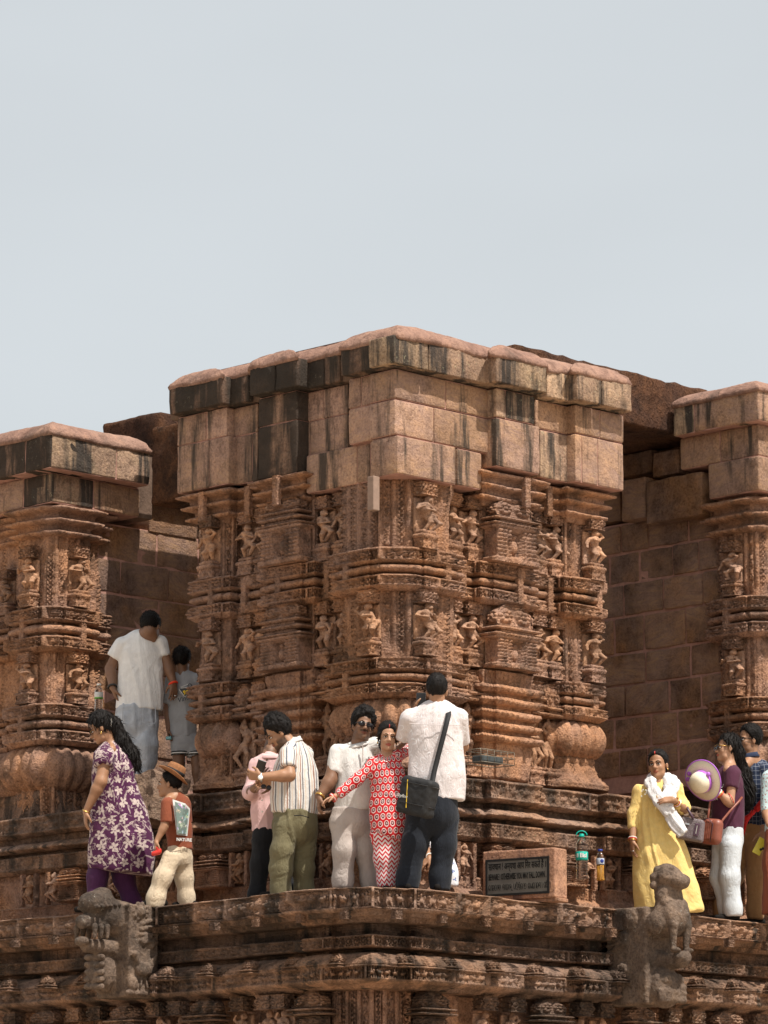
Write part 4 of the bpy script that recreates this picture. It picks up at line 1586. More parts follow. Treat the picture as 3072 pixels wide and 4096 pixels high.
sweep('pierced_recess', QP, [(-.1, z_(790)), (-.1, z_(799))], M_CARVE_DK, plinth, {0: lambda u, v: m_net(u, v, z_(790)-z_(799))*.02}, .0105, .010, .003, 82)
kap = [(-.12, z_(797)), (-.04, z_(798))]
for k in range(6):
    t = k/5
    kap.append((-.04+.10*math.sin(t*1.57), z_(798)+(z_(806)-z_(798))*t))
kap += [(-.02, z_(808)), (-.12, z_(808.5))]
sweep('curved_moulding', QP, kap, M_CARVE_DK, plinth, {j: (lambda u, v: .010*np.abs(np.sin(u*17+2*np.sin(u*5)))) for j in range(1, 7)}, .016, .013, .008, 83, .01)
sweep('pierced_recess', QP, [(-.11, z_(807)), (-.11, z_(815))], M_CARVE_DK, plinth, {0: lambda u, v: m_net(u, v, .06)*.02}, .0105, .010, .003, 84)
sweep('carved_fascia', QP, [(-.12, z_(813)), (.02, z_(813.5)), (.03, z_(815)), (.03, z_(828)), (-.03, z_(832)), (-.14, z_(832))], M_CARVE_DK, plinth, {2: frieze(m_scroll, .11, .022, .5, .085, .16, 8)}, .0095, .009, .005, 85)
zA, zB = z_(831), z_(874)
sweep('carved_wall', QP, [(-.12, zA), (-.12, zB)], M_CARVE, plinth, {0: strips(zA-zB, .032, .058, 5)}, .0135, .014, .004, 86)
sweep('carved_fascia', QP, [(-.13, z_(868)), (-.04, z_(868.5)), (-.02, z_(870)), (-.02, z_(882)), (.02, z_(885)), (.05, z_(890)), (.05, -.0)], M_CARVE, plinth, {2: frieze(m_scroll, .10, .02, .4, .075, .18, 11)}, .0095, .009, .005, 87)
fig_z = (z_(834), z_(870))
sp = [('L', a) for a in (.35, .85, 1.27, 1.58, 1.95, 2.25, 2.62, 2.88, 3.25, 3.5, 3.75, 4.05, 4.35, 4.7)]+[('R', a) for a in (.36, .52, .83, 1.2, 1.46, 1.8, 2.05, 2.32, 2.62, 2.95, 3.3, 3.6, 3.9, 4.2, 4.5, 4.8)]
for k, (arm, a) in enumerate(sp):
    if k % 3 == 2:
        shrine(CP, arm, a, -.12, fig_z[0], fig_z[1]+(fig_z[0]-fig_z[1])*.55, fig_z[1], plinth, .27)
    else:
        H = fig_z[0]-fig_z[1]
        place('carved_figure', ME_FIG[(k*3) % 10], CP, arm, a, -.10, fig_z[1]+.03, plinth, (1.05, 1.2, (H-.05)/.355), flip=bool(k % 2))
        for s in (-1, 1):
            place('niche_post', ME_CLASP, CP, arm, a+s*.095, -.08, fig_z[1], plinth, (.55, .9, H/.30))

# loose broken stones on the plinth
def boulder(label, c, size, rz, seed, mat=M_RUBBLE):
    V, F = stone_block(size[0], size[1], size[2], seed, .010, .020, .028)
    V = V-V.mean(0)
    V = V+(np.stack([fnoise(V*6+seed*3+q*7, seed+q, 4) for q in range(3)], 1)-.5)*.13
    R = np.array(Matrix.Rotation(rz, 3, 'Z') @ Matrix.Rotation(random.uniform(-.15, .15), 3, 'X') @ Matrix.Rotation(random.uniform(-.12, .12), 3, 'Y'))
    o = link('broken_stone', mesh_np('broken_stone', V @ R.T, F[:, ::-1] if False else F[:, ::-1], mat), None, loc=Vector(c))
    return tag(o, label, 'stone block')
boulder('large broken stone on the plinth behind the boy in a hat', P(150, 800, 32.62), (.52, .4, .42), -.75, 5)
# ------------------------------------------------------------------ the carved platform people stand on
CT = Corner(371, 29.5, 0.0)
ZT = CT.z
plat = thing('temple_platform', 'massive carved platform edge with bead and goose friezes, along the bottom of the picture', 'temple platform', (float(CT.c[0]), float(CT.c[1]+1), -1))
TP = CT.path([('L', 5.3, -.10), ('L', 3.05, -.10), ('L', 3.05, -.04), ('L', 2.72, -.04), ('L', 2.72, -.10), ('L', 2.05, -.10), ('L', 2.05, -.05), ('L', 1.42, -.05), ('L', 1.42, -.0), ('L', .95, -.0), ('L', .95, .05), ('L', .36, .05), ('L', .36, .0), ('L', .17, .0),
    ('L', .17, -.05), ('C', -.05, -.05), ('R', .17, -.05), ('R', .17, .0), ('R', .40, .0), ('R', .40, .05), ('R', 1.05, .05), ('R', 1.05, .0), ('R', 1.55, .0), ('R', 1.55, -.05), ('R', 2.4, -.05), ('R', 2.4, -.10), ('R', 3.0, -.10),
    ('R', 3.0, -.04), ('R', 3.5, -.04), ('R', 3.5, -.1), ('R', 5.3, -.1)])
TPr = CT.path([('L', 5.3, -.10), ('L', 3.05, -.10), ('L', 3.05, -.04), ('L', 2.55, -.04), ('L', 2.55, -.10), ('L', 1.75, -.10), ('L', 1.75, -.04), ('L', 1.0, -.04), ('L', 1.0, .02), ('L', .42, .02), ('L', .42, -.03), ('C', -.03, -.03),
    ('R', .42, -.03), ('R', .42, .02), ('R', 1.05, .02), ('R', 1.05, -.03), ('R', 1.7, -.03), ('R', 1.7, -.08), ('R', 2.45, -.08), ('R', 2.45, -.02), ('R', 3.2, -.02), ('R', 3.2, -.08), ('R', 5.3, -.08)])
floor_pts = CT.path([('L', 5.2, -.12), ('C', -.12, -.12), ('R', 5.2, -.12), ('R', 6.2, -6), ('L', 6.2, -6)])
prism('platform_core', CT.path([('L', 6.2, -.2), ('C', -.16, -.16), ('R', 6.2, -.2), ('R', 6.2, -6), ('L', 6.2, -6)]), -.08, -.006, M_CARVE_DK, plat)
prism('platform_core', CT.path([('L', 6.2, -.45), ('C', -.45, -.45), ('R', 6.2, -.45), ('R', 6.2, -6), ('L', 6.2, -6)]), -4.4, -.09, M_CORE, plat)
y = ZT
HF = 0-y(906)
fr_top = frieze(lambda u, v, p: m_parade(u, v, p, 9), HF, .060, .47, .125, .15, 6, .5)
sweep('carved_frieze', TP, [(-.12, .0), (-.03, .0), (.0, -.012), (.0, y(905)), (-.02, y(908)), (-.06, y(909))], M_CARVE_DK, plat, {2: fr_top}, .0085, .0085, .007, 101, .014)
sweep('stepped_moulding', TPr, [(-.0, y(907.5)), (-.04, y(909)), (-.05, y(913)), (-.11, y(914)), (-.13, y(918)), (-.28, y(919))], M_CARVE_DK, plat, {}, .03, .02, .007, 111, .01)
sweep('pierced_recess', TPr, [(-.27, y(917)), (-.27, y(932))], M_CARVE_DK, plat, {0: lambda u, v: m_net(u, v, y(917)-y(932), .04)*.025}, .010, .010, .003, 102)
sweep('carved_fascia', TPr, [(-.3, y(931)), (-.13, y(931.5)), (-.12, y(933)), (-.12, y(943)), (-.14, y(944.5)), (-.3, y(945))], M_CARVE_DK, plat, {2: frieze(m_scroll, y(933)-y(943), .036, .62, .085, .10, 14)}, .0088, .0088, .005, 103)
sweep('pierced_recess', TPr, [(-.27, y(944)), (-.27, y(951))], M_CARVE_DK, plat, {0: lambda u, v: m_net(u, v, y(944)-y(951), .04)*.025}, .010, .010, .003, 104)
kp = [(-.3, y(948.5)), (-.2, y(949))]
for k in range(9):
    t = k/8
    kp.append((-.2+.17*math.sin(t*1.57), y(949)+(y(963)-y(949))*t**1.15))
kp += [(-.08, y(964))]
def leafy(u, v):
    s = np.sin(u*13+3*np.sin(u*3.1)+v*1.5)
    return .028*np.abs(s)**.6*(.5+.5*np.sin(u*2.2+1)**2)
sweep('curved_moulding', TPr, kp, M_CARVE_DK, plat, {j: leafy for j in range(1, 10)}, .012, .012, .006, 105, .01)
fr_g = frieze(lambda u, v, p: m_parade(u, v, p, 19), y(963)-y(977), .046, .5, .085, .18, 16, .4)
sweep('carved_frieze', TPr, [(-.2, y(962)), (-.02, y(962.5)), (-.015, y(964)), (-.015, y(977)), (-.04, y(980)), (-.14, y(983)), (-.16, y(985)), (-.4, y(986))], M_CARVE_DK, plat, {2: fr_g}, .0085, .0085, .006, 106)
zA, zB = y(984), y(1052)
sweep('carved_wall', TPr, [(-.33, zA), (-.33, zB)], M_CARVE, plat, {0: strips(zA-zB, .036, .07, 9)}, .013, .014, .005, 107)
sweep('plain_base', TPr, [(-.33, zB), (-.1, zB-.1), (-.1, -4.35)], M_CARVE_DK, plat, {}, .05, .2, .008, 108)
# drops hanging under the top frieze, gable heads on the curved moulding
for k in range(19):
    arm = 'L' if k % 2 else 'R'
    a = .28+.5*(k//2)
    place('hanging_ornament', ME_CANOPY_D[k % 3], CT, arm, a, -.03, y(917), plat, (.42, .5, .62))
    place('gable_head', ME_CROWN_D[1], CT, arm, a+.12, -.09, y(965), plat, (.34, .7, .32))
# pilaster heads of the lowest visible row
row = [('L', px) for px in (22, 85, 106, 165, 186, 249, 275, 290)]+[('R', px) for px in (478, 506, 574, 595, 663, 686, 750)]
for k, (arm, px) in enumerate(row):
    a = CT.a(arm, px, -.3, -.9)
    place('figure_canopy', ME_CANOPY_D[k % 3], CT, arm, a, -.28, y(1001), plat, (1.05, 1.0, (y(986)-y(1001))/.12))
    place('carved_figure', ME_FIG[(k*3+1) % 10], CT, arm, a, -.28, y(1043), plat, (1.15, 1.3, (y(1002)-y(1043))/.355), flip=bool(k % 2))
for k, (arm, px) in enumerate((('L', 56), ('L', 137), ('L', 217), ('L', 322), ('R', 421), ('R', 539), ('R', 629), ('R', 717))):
    a = CT.a(arm, px, -.3, -.9)
    place('shrine_crown', ME_CROWN_D[1], CT, arm, a, -.27, y(1010), plat, (.92, 1.0, (y(985.5)-y(1010))/.34))
    place('shrine_crown', ME_CROWN_D[0], CT, arm, a, -.275, y(1034), plat, (.86, .9, (y(1011)-y(1034))/.34))
    place('shrine_body', ME_BODY_D[k % 2], CT, arm, a, -.28, y(1054), plat, (.95, 1.0, (y(1033)-y(1054))/.30))
# ------------------------------------------------------------------ people kit
def pat_nodes(t):
    a = tnode(t, 'ShaderNodeAttribute')
    a.attribute_name = 'pat'
    sp = tnode(t, 'ShaderNodeSeparateXYZ')
    t.links.new(a.outputs['Vector'], sp.inputs[0])
    return NX(t, sp.outputs[0]), NX(t, sp.outputs[1]), a.outputs['Vector']

def cellrand(t, cx, cy, seed=0.0):
    cb = tnode(t, 'ShaderNodeCombineXYZ')
    t.links.new(cx.s, cb.inputs[0])
    t.links.new(cy.s, cb.inputs[1])
    cb.inputs[2].default_value = seed
    wn = tnode(t, 'ShaderNodeTexWhiteNoise')
    wn.noise_dimensions = '3D'
    t.links.new(cb.outputs[0], wn.inputs['Vector'])
    return NX(t, wn.outputs['Value'])

def cloth_base(name, rough=.85):
    m, t, b = new_mat(name)
    b.inputs['Roughness'].default_value = rough
    b.inputs['Specular IOR Level'].default_value = .2
    b.inputs['Sheen Weight'].default_value = .08
    g = tnode(t, 'ShaderNodeNewGeometry').outputs['Position']
    return m, t, b, g

def cloth_finish(t, b, g, c, wr=.5, var=.10):
    n = noise_n(t, g, 14, 4, .6, .4)
    c = mixc_n(t, 1.0, c, ramp(t, n, [(.25, (1-var*1.5,)*3), (.75, (1+var*.6,)*3)]), 'MULTIPLY')
    t.links.new(c, b.inputs['Base Color'])
    u, v, vec = pat_nodes(t)
    mp, _ = mapping(t, vec, scale=(20, 7, 5), rot=(0, 0, .5))
    wn = noise_n(t, mp, 1.0, 4, .6, 1.4)
    wr_ = 1-(NX(t, wn)*2-1).abs()*1.6
    p = bump_n(t, b, wr_.s, wr*.55, .022)
    wv = noise_n(t, g, 260, 2, .5)
    bump_n(t, b, wv, .15, .004, p)

def cloth(name, col, wr=.5, rough=.85, var=.10):
    m, t, b, g = cloth_base(name, rough)
    cloth_finish(t, b, g, col, wr, var)
    return m

def skin_mat(name, col):
    m, t, b = new_mat(name)
    a = tnode(t, 'ShaderNodeAttribute')
    a.attribute_name = 'tint'
    g = tnode(t, 'ShaderNodeNewGeometry').outputs['Position']
    n = noise_n(t, g, 22, 4, .6)
    c = mixc_n(t, 1.0, col, ramp(t, n, [(.3, (.86, .84, .82)), (.7, (1.08, 1.06, 1.04))]), 'MULTIPLY')
    c = mixc_n(t, 1.0, c, a.outputs['Color'], 'MULTIPLY')
    t.links.new(c, b.inputs['Base Color'])
    b.inputs['Roughness'].default_value = .52
    b.inputs['Specular IOR Level'].default_value = .4
    b.inputs['Subsurface Weight'].default_value = .06
    b.inputs['Subsurface Radius'].default_value = (.012, .005, .003)
    bump_n(t, b, noise_n(t, g, 130, 3), .12, .003)
    return m

SK_MED = skin_mat('brown_skin', (.33, .175, .10))
SK_DEEP = skin_mat('deep_brown_skin', (.20, .105, .062))
SK_LIGHT = skin_mat('light_brown_skin', (.40, .225, .14))
def hair_mat():
    m, t, b = new_mat('black_hair')
    g = tnode(t, 'ShaderNodeNewGeometry').outputs['Position']
    mp, _ = mapping(t, g, scale=(60, 60, 12), rot=(.2, .3, 0))
    n = noise_n(t, mp, 1.5, 4, .7, .6)
    t.links.new(ramp(t, n, [(.3, (.004, .0032, .003)), (.7, (.013, .0095, .008))]), b.inputs['Base Color'])
    b.inputs['Roughness'].default_value = .5
    b.inputs['Specular IOR Level'].default_value = .16
    bump_n(t, b, n, .8, .012)
    return m
M_HAIR = hair_mat()
M_EYE = plain_mat('eye_white', (.75, .72, .68), .3, .4, 0, .02)
M_IRIS = plain_mat('dark_iris', (.015, .010, .008), .2, .5, 0, .02)
M_LENS = plain_mat('dark_lens', (.012, .010, .012), .25, .3, 0, .02)
M_GOLD = plain_mat('gold_metal', (.75, .48, .16), .3, .5, 1.0, .05)
M_SILVER = plain_mat('silver_metal', (.7, .68, .65), .28, .5, 1.0, .05)
M_BLACK = plain_mat('black_fabric', (.018, .018, .019), .7, .3, 0, .2, 60, .25, 90, .006)
M_BLACKP = plain_mat('black_plastic', (.015, .015, .016), .28, .5, 0, .05)
M_SHOE = plain_mat('dark_shoe', (.012, .010, .009), .8, .1)
M_REDB = plain_mat('red_band', (.85, .06, .02), .5, .3)
M_BANG = plain_mat('red_bangle', (.60, .04, .03), .35, .5)
M_WHITEP = plain_mat('white_plastic', (.8, .78, .74), .35, .5, 0, .03)

Yv = np.array([0., 1., 0.])
Zv = np.array([0., 0., 1.])

class Person:
    def __init__(s, label, Y, conv, skin, zfloor=0.0, group=None, px=None, cat='person'):
        s.Y, s.conv, s.skin = Y, conv, skin
        s.sc = scale_at(Y, zfloor+1.0)
        s.zf = zfloor
        g = G(px, Y, zfloor)
        s.o = thing('person', label, cat, tuple(map(float, g)), group)
        s.f = Field(.0071)
        s.heads = []
    def w(s, x, y, dd=0.0):
        ox, oy, k = s.conv
        return P(ox+x/k, oy+y/k, s.Y+dd)
    def L(s, n):
        return n/s.conv[2]/s.sc
    # head ------------------------------------------------------------
    def head(s, x, y, dd=0, yaw=0, pitch=0, roll=0, sz=1.0, neck=None, neck_r=.052, beard=None, lip=(.72, .42, .42), female=False):
        ya, pi_, ro = map(math.radians, (yaw, pitch, roll))
        F = np.array([math.sin(ya), -math.cos(ya), 0])
        R = np.array([math.cos(ya), math.sin(ya), 0])
        F2 = F*math.cos(pi_)+Zv*math.sin(pi_)
        U = Zv*math.cos(pi_)-F*math.sin(pi_)
        U2 = U*math.cos(ro)+R*math.sin(ro)
        R2 = R*math.cos(ro)-U*math.sin(ro)
        c = s.w(x, y, dd)
        M = np.stack([R2, F2, U2], 1)
        def o(r, f_, u):
            return c+(R2*r+F2*f_+U2*u)*sz
        f = s.f
        E = lambda cc, rr, k=.02, op='u': f.ell(o(*cc), np.array(rr)*sz, M, k*sz, op)
        Cn = lambda a, b, ra, rb, k=.012, op='u': f.cone(o(*a), o(*b), ra*sz, rb*sz, k*sz, op)
        E((0, -.012, .032), (.074, .094, .084))
        E((0, .026, -.042), (.060, .066, .076))
        Cn((-.034, .028, -.088), (.034, .028, -.088), .022, .022, .02)
        Cn((-.034, .028, -.088), (0, .066, -.106), .02, .019, .02)
        Cn((.034, .028, -.088), (0, .066, -.106), .02, .019, .02)
        for q in (-1, 1):
            E((q*.036, .060, -.040), (.022, .020, .022), .015)
            Cn((q*.044, .070, .008), (q*.012, .086, .008), .009, .010, .012)
            E((q*.031, .101, -.012), (.015, .013, .011), .010, 's')
            E((q*.077, -.006, -.018), (.010, .018, .031), .008)
            E((q*.012, .098, -.046), (.010, .011, .009), .006)
        Cn((0, .086, -.004), (0, .108, -.043), .0085, .0125, .010)
        E((0, .089, -.071), (.022, .010, .0055), .004)
        E((0, .087, -.081), (.018, .010, .0065), .004)
        if neck is not None:
            f.cone(o(0, -.022, -.06), neck, neck_r*sz, neck_r*1.12*sz, .03)
        h = dict(c=c, o=o, M=M, sz=sz, R=R2, F=F2, U=U2, beard=beard, lip=lip)
        s.heads.append(h)
        return h
    # limbs -------------------------------------------------------------
    def limb(s, pts, rs, k=.02):
        """pts = [(x,y,dd)...] crop coordinates, rs metres"""
        s.f.chain([s.w(*p) for p in pts], rs, k, ks=.02)
        return [s.w(*p) for p in pts]
    def arm(s, sh, el, wr, r=(.052, .043, .044, .026), k=.02):
        a, b, c = s.w(*sh), s.w(*el), s.w(*wr)
        r = (r[0]*.76, r[1]*.90, r[2]*.92, r[3])
        mid = b*.75+c*.25
        s.f.cone(a, b, r[0], r[1], k)
        s.f.cone(b, mid, r[1]*.98, r[2], k)
        s.f.cone(mid, c, r[2], r[3], k, flat=None)
        return a, b, c
    def hand(s, wr, tip, palm, thumb, curl=.5, sz=1.0, spread=1.0):
        f = s.f
        d = nrm(tip)
        n = nrm(np.asarray(palm, float)-np.dot(palm, d)*d)
        t = np.asarray(thumb, float)
        t = t-np.dot(t, d)*d-np.dot(t, n)*n
        t = nrm(t)
        wr = np.asarray(wr, float)
        Ls = [.070, .080, .074, .058]
        off = [.031, .0105, -.0105, -.030]
        kn = [.088, .092, .088, .079]
        for i in range(4):
            K = wr+(d*kn[i]+t*off[i])*sz
            f.cone(wr+(d*.012+t*off[i]*.55)*sz, K, .0155*sz, .0115*sz, .014*sz)
            a, p = 0.0, K
            dd = nrm(d+t*off[i]*3.0*spread)
            for j, (q, r0, r1) in enumerate(((.45, .0098, .0088), (.31, .0088, .0080), (.24, .0080, .0064))):
                a += curl*(.55 if j == 0 else .85)
                dj = dd*math.cos(a)+n*math.sin(a)
                p2 = p+dj*Ls[i]*q*sz
                f.cone(p, p2, r0*sz, r1*sz, .0035)
                p = p2
        p = wr+(d*.020+t*.022)*sz
        q1 = p+(nrm(d*.62+t*.68+n*.35))*.042*sz
        q2 = q1+(nrm(d*.85+t*.22+n*.45))*.031*sz
        q3 = q2+(nrm(d*.9+t*.0+n*.5))*.024*sz
        f.cone(p, q1, .0165*sz, .0125*sz, .012)
        f.cone(q1, q2, .0118*sz, .0102*sz, .004)
        f.cone(q2, q3, .0100*sz, .0075*sz, .004)
        return wr+d*.09*sz+n*.02*sz
    # finish ----------------------------------------------------------------
    def finish(s, name='body'):
        V, F = s.f.mesh()
        V = relax(V, F, 1, .35)
        T = np.ones((len(V), 4))
        for h in s.heads:
            q = (V-h['c']) @ h['M']/h['sz']
            r, f_, u = q[:, 0], q[:, 1], q[:, 2]
            hd = (np.abs(r) < .1) & (f_ > -.12) & (f_ < .14) & (u > -.13) & (u < .13)
            lips = hd & (np.abs(r) < .023) & (f_ > .078) & (u < -.0645) & (u > -.090) & (np.abs(u+.0772)+.5*np.abs(r)*.9 < .0155)
            T[lips, :3] = h['lip']
            if h['beard']:
                dens, mus = h['beard']
                bd = hd & (u < -.03-.9*np.clip(f_-.01, 0, 1)*.5) & (f_ > -.02) & ~lips & (u > -.135)
                ck = sm(u, -.035, -.075)
                w_ = np.where(bd, dens*np.where(f_ > .06, sm(np.abs(r)*0+u, -.083, -.098), ck), 0)
                ms = hd & (np.abs(r) < .034) & (f_ > .072) & (u < -.054) & (u > -.0665)
                w_ = np.where(ms, np.maximum(w_, mus), w_)
                T[:, :3] *= (1-.88*np.clip(w_, 0, 1))[:, None]
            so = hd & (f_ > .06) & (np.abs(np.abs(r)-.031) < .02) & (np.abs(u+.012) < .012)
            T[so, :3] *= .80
        me = mesh_np(name, V, F, s.skin, True, {'tint': T})
        b = link(name, me, s.o)
        return b
    def face(s, h, look=(0, 0), hairc=None, brows=True, lids=.55):
        o = h['o']
        sz = h['sz']
        for q in (-1, 1):
            m = MB()
            m.ell(o(q*.031, .080, -.012), np.array([.0125, .010, .0050])*sz, h['M'], 10, 8)
            e = m.build('eye', M_EYE, s.o, True)
            m = MB()
            m.ell(o(q*.031+look[0]*.004, .0875, -.012+look[1]*.003), np.array([.0064, .0045, .0052])*sz, h['M'], 8, 6)
            it = m.build('iris', M_IRIS, None, True)
            it.parent = e
            it.matrix_parent_inverse = Matrix.Identity(4)
            if lids:
                m = MB()
                m.tube([o(q*.016, .0905, -.008), o(q*.031, .0945, -.0035), o(q*.047, .084, -.009)], [.0022*sz, .0032*sz, .0018*sz], 6)
                m.build('eyelid', M_HAIR, s.o, True)
            if brows:
                m = MB()
                m.tube([o(q*.012, .0965, .0085), o(q*.030, .0945, .0145), o(q*.050, .078, .0085)], [.0034*sz, .0042*sz, .0018*sz], 6)
                m.build('eyebrow', M_HAIR, s.o, True)
    def hair(s, h, vol=.012, front=(.060, .048), tilt=.62, back=-.07, extra=None, rough=.010, hh=.0075, top=.012, side=1.0, seed=1, strands=420, lock=.034, lift=.006, sweep_back=True):
        f = Field(hh)
        o, sz, M = h['o'], h['sz'], h['M']
        f.ell(o(0, -.016, .036+top*.4), np.array([.078*side+vol, .098+vol, .086+vol+top])*sz, M, .01)
        n = h['F']*math.cos(tilt)-h['U']*math.sin(tilt)
        f.cut(o(0, front[0], front[1]), n, .02)
        f.cut(o(0, -.05, back), -h['U']-.15*h['F'], .015)
        if extra:
            extra(f, o, sz, h)
        V, F = f.mesh()
        N = vnormals(V, F)
        q = (V-h['c']) @ M
        d = fnoise(np.stack([q[:, 0]*70, q[:, 1]*70, q[:, 2]*30], 1), seed, 3)-.48
        V = V+N*(d*2*rough)[:, None]
        # loose locks lying over the surface so that the outline is hair, not a cap
        r_ = np.random.default_rng(seed*31+len(V))
        n_l = strands
        pick = r_.choice(len(V), min(n_l, len(V)), replace=False)
        c_ = h['c']
        LV, LF = [], []
        for i in pick:
            p0, nn = V[i], N[i]
            rel_ = (p0-c_) @ M
            flow = -h['F']*.9-h['U']*(.25 if rel_[1] > -.03 else 1.1)+h['R']*np.sign(rel_[0])*.35 if sweep_back else -Zv*1.0+nn*.3
            flow = flow+r_.normal(0, .35, 3)
            flow = nrm(flow-np.dot(flow, nn)*nn)
            L = lock*(.6+.8*r_.random())
            sd = np.cross(nn, flow)*(.0028+.002*r_.random())
            p1 = p0+flow*L*.5+nn*lift*(.5+r_.random())
            p2 = p0+flow*L+nn*lift*.4*r_.normal(.4, 1)
            b0 = len(LV)
            LV += [p0-sd-nn*.003, p0+sd-nn*.003, p1-sd*.8, p1+sd*.8, p2]
            LF += [(b0, b0+1, b0+3, b0+2), (b0+2, b0+3, b0+4, b0+4)]
        if LV:
            LVa = np.array(LV)
            m2 = MB()
            m2.add(LVa, [f_ if f_[2] != f_[3] else f_[:3] for f_ in LF])
            m2.build('hair_locks', M_HAIR, s.o, True)
        return link('hair', mesh_np('hair', V, F, M_HAIR, True), s.o)
    def garment(s, name, mat, tubes, h=.0108, fold=.012, fu=9, fv=4, extra=None, cuts=(), seed=1, k=.03, label=None, it=1, hemwave=0):
        """tubes = [dict(p=[(x,y,halfwidth,dd)...] in crop pixels, ratio, cap0, cap1, n)]"""
        f = Field(h)
        segs = []
        for ti, tb in enumerate(tubes):
            W_ = [s.w(q[0], q[1], q[3] if len(q) > 3 else 0) for q in tb['p']]
            R_ = [s.L(q[2]) for q in tb['p']]
            rt = tb.get('ratio', 1.0)
            n = tb.get('n', Yv)
            fl = None
            if isinstance(rt, (list, tuple)):
                fl = [(n, r) for r in rt]
            elif rt != 1.0:
                fl = (n, rt)
            c0 = (W_[0]-W_[1]) if tb.get('cap0') else None
            c1 = (W_[-1]-W_[-2]) if tb.get('cap1') else None
            if tb.get('cap0') not in (None, True, False):
                c0 = np.array(tb['cap0'], float)
            if tb.get('cap1') not in (None, True, False):
                c1 = np.array(tb['cap1'], float)
            f.chain(W_, R_, tb.get('k', k), fl, 'u', c0, c1, .05)
            acc = 0
            rm = sum(R_)/len(R_)
            for i in range(len(W_)-1):
                L = np.linalg.norm(W_[i+1]-W_[i])
                segs.append((W_[i], W_[i+1], R_[i], R_[i+1], acc, rm, ti))
                acc += L
        if extra:
            extra(f)
        for pt, nn in cuts:
            f.cut(pt, nn, .006)
        V, F = f.mesh()
        V = relax(V, F, it, .4)
        best = np.full(len(V), 9.)
        pu, pv, pi = np.zeros(len(V)), np.zeros(len(V)), np.zeros(len(V))
        for (a, b, ra, rb, acc, rm, ti) in segs:
            ba = b-a
            L = np.linalg.norm(ba)+1e-9
            d = ba/L
            t = ((V-a) @ d)/L
            tc = np.clip(t, 0, 1)
            q = V-a-np.outer(tc*L, d)
            ds = np.linalg.norm(q, axis=1)/(ra+(rb-ra)*tc)
            ef = nrm(-Yv-np.dot(-Yv, d)*d)
            es = np.cross(d, ef)
            an = np.arctan2(q @ es, q @ ef)
            ok = ds < best
            best = np.where(ok, ds, best)
            pu = np.where(ok, an*rm, pu)
            pv = np.where(ok, acc+t*L, pv)
            pi = np.where(ok, ti, pi)
        N = vnormals(V, F)
        mk = sm(fnoise(V*5.5+seed, seed+5, 2), .36, .62)
        nA = fnoise(np.stack([pu*fu*1.5+pv*1.5, pv*1.6, pi*3.7+seed], 1), seed, 2)
        nB = fnoise(np.stack([pu*4+pv*4, pv*fv*3.2+10-pu*9, pi*2.3+seed*1.7], 1), seed+7, 2)
        rA = np.clip(1-np.abs(2*nA-1)*2.6, 0, 1)
        rB = np.clip(1-np.abs(2*nB-1)*2.6, 0, 1)
        n2 = fnoise(V*8, seed+3, 2)-.5
        disp = fold*(.55*rA+.26*rB*mk+.3*n2-.12)
        V = V+N*disp[:, None]
        if hemwave:
            V[:, 2] += hemwave*(fnoise(V*7+3, seed+9, 2)-.5)
        me = mesh_np(name, V, F, mat, True, {'pat': np.stack([pu, pv, pi], 1)})
        ob = link(name, me, s.o)
        if label:
            ob['label'] = label
        return ob
    def collar(s, c, r, h, mat, tilt=(0, 0), flat=.8, name='collar', open_=0.0):
        """ring of cloth around the neck at world point c"""
        m = MB()
        n = 22
        V = []
        for k in range(n):
            t = 2*math.pi*k/n
            x, y = math.cos(t), math.sin(t)
            for (rr, zz) in ((1.0, h), (1.10, h*.4), (1.28, -h*.2), (1.22, -h*.5), (.95, -h*.1)):
                V.append((c[0]+x*r*rr, c[1]+y*r*rr*flat, c[2]+zz+(x*tilt[0]+y*tilt[1])*r))
        F = []
        for k in range(n):
            k2 = (k+1) % n
            for j in range(5):
                j2 = (j+1) % 5
                F.append((k*5+j, k*5+j2, k2*5+j2, k2*5+j))
        m.add(V, F)
        return m.build(name, mat, s.o, True)
    def ring(s, a, d, r, th, mat, name='bangle', n=16):
        """a bracelet around a limb at world point a with axis d"""
        d = nrm(d)
        e = nrm(np.cross(d, [.3, .2, .9]))
        g = np.cross(d, e)
        m = MB()
        m.tube([a+r*(math.cos(2*math.pi*k/n)*e+math.sin(2*math.pi*k/n)*g) for k in range(n)], th, 6, True)
        return m.build(name, mat, s.o, True)
    def shoes(s, pts, mat=None, L=.25, dirs=None):
        for i, (px, dd) in enumerate(pts):
            g = G(px, s.Y+dd, s.zf)
            d = np.array((dirs or [(0, -1)]*9)[i])
            d = d/np.linalg.norm(d)
            f = Field(.011)
            f.cone([g[0]-d[0]*.06, g[1]-d[1]*.06, s.zf+.032], [g[0]+d[0]*(L-.10), g[1]+d[1]*(L-.10), s.zf+.026], .032, .028, .02)
            f.cut([0, 0, s.zf+.002], [0, 0, -1])
            V, F = f.mesh()
            link('shoe', mesh_np('shoe', V, F, mat or M_SHOE, True), s.o)

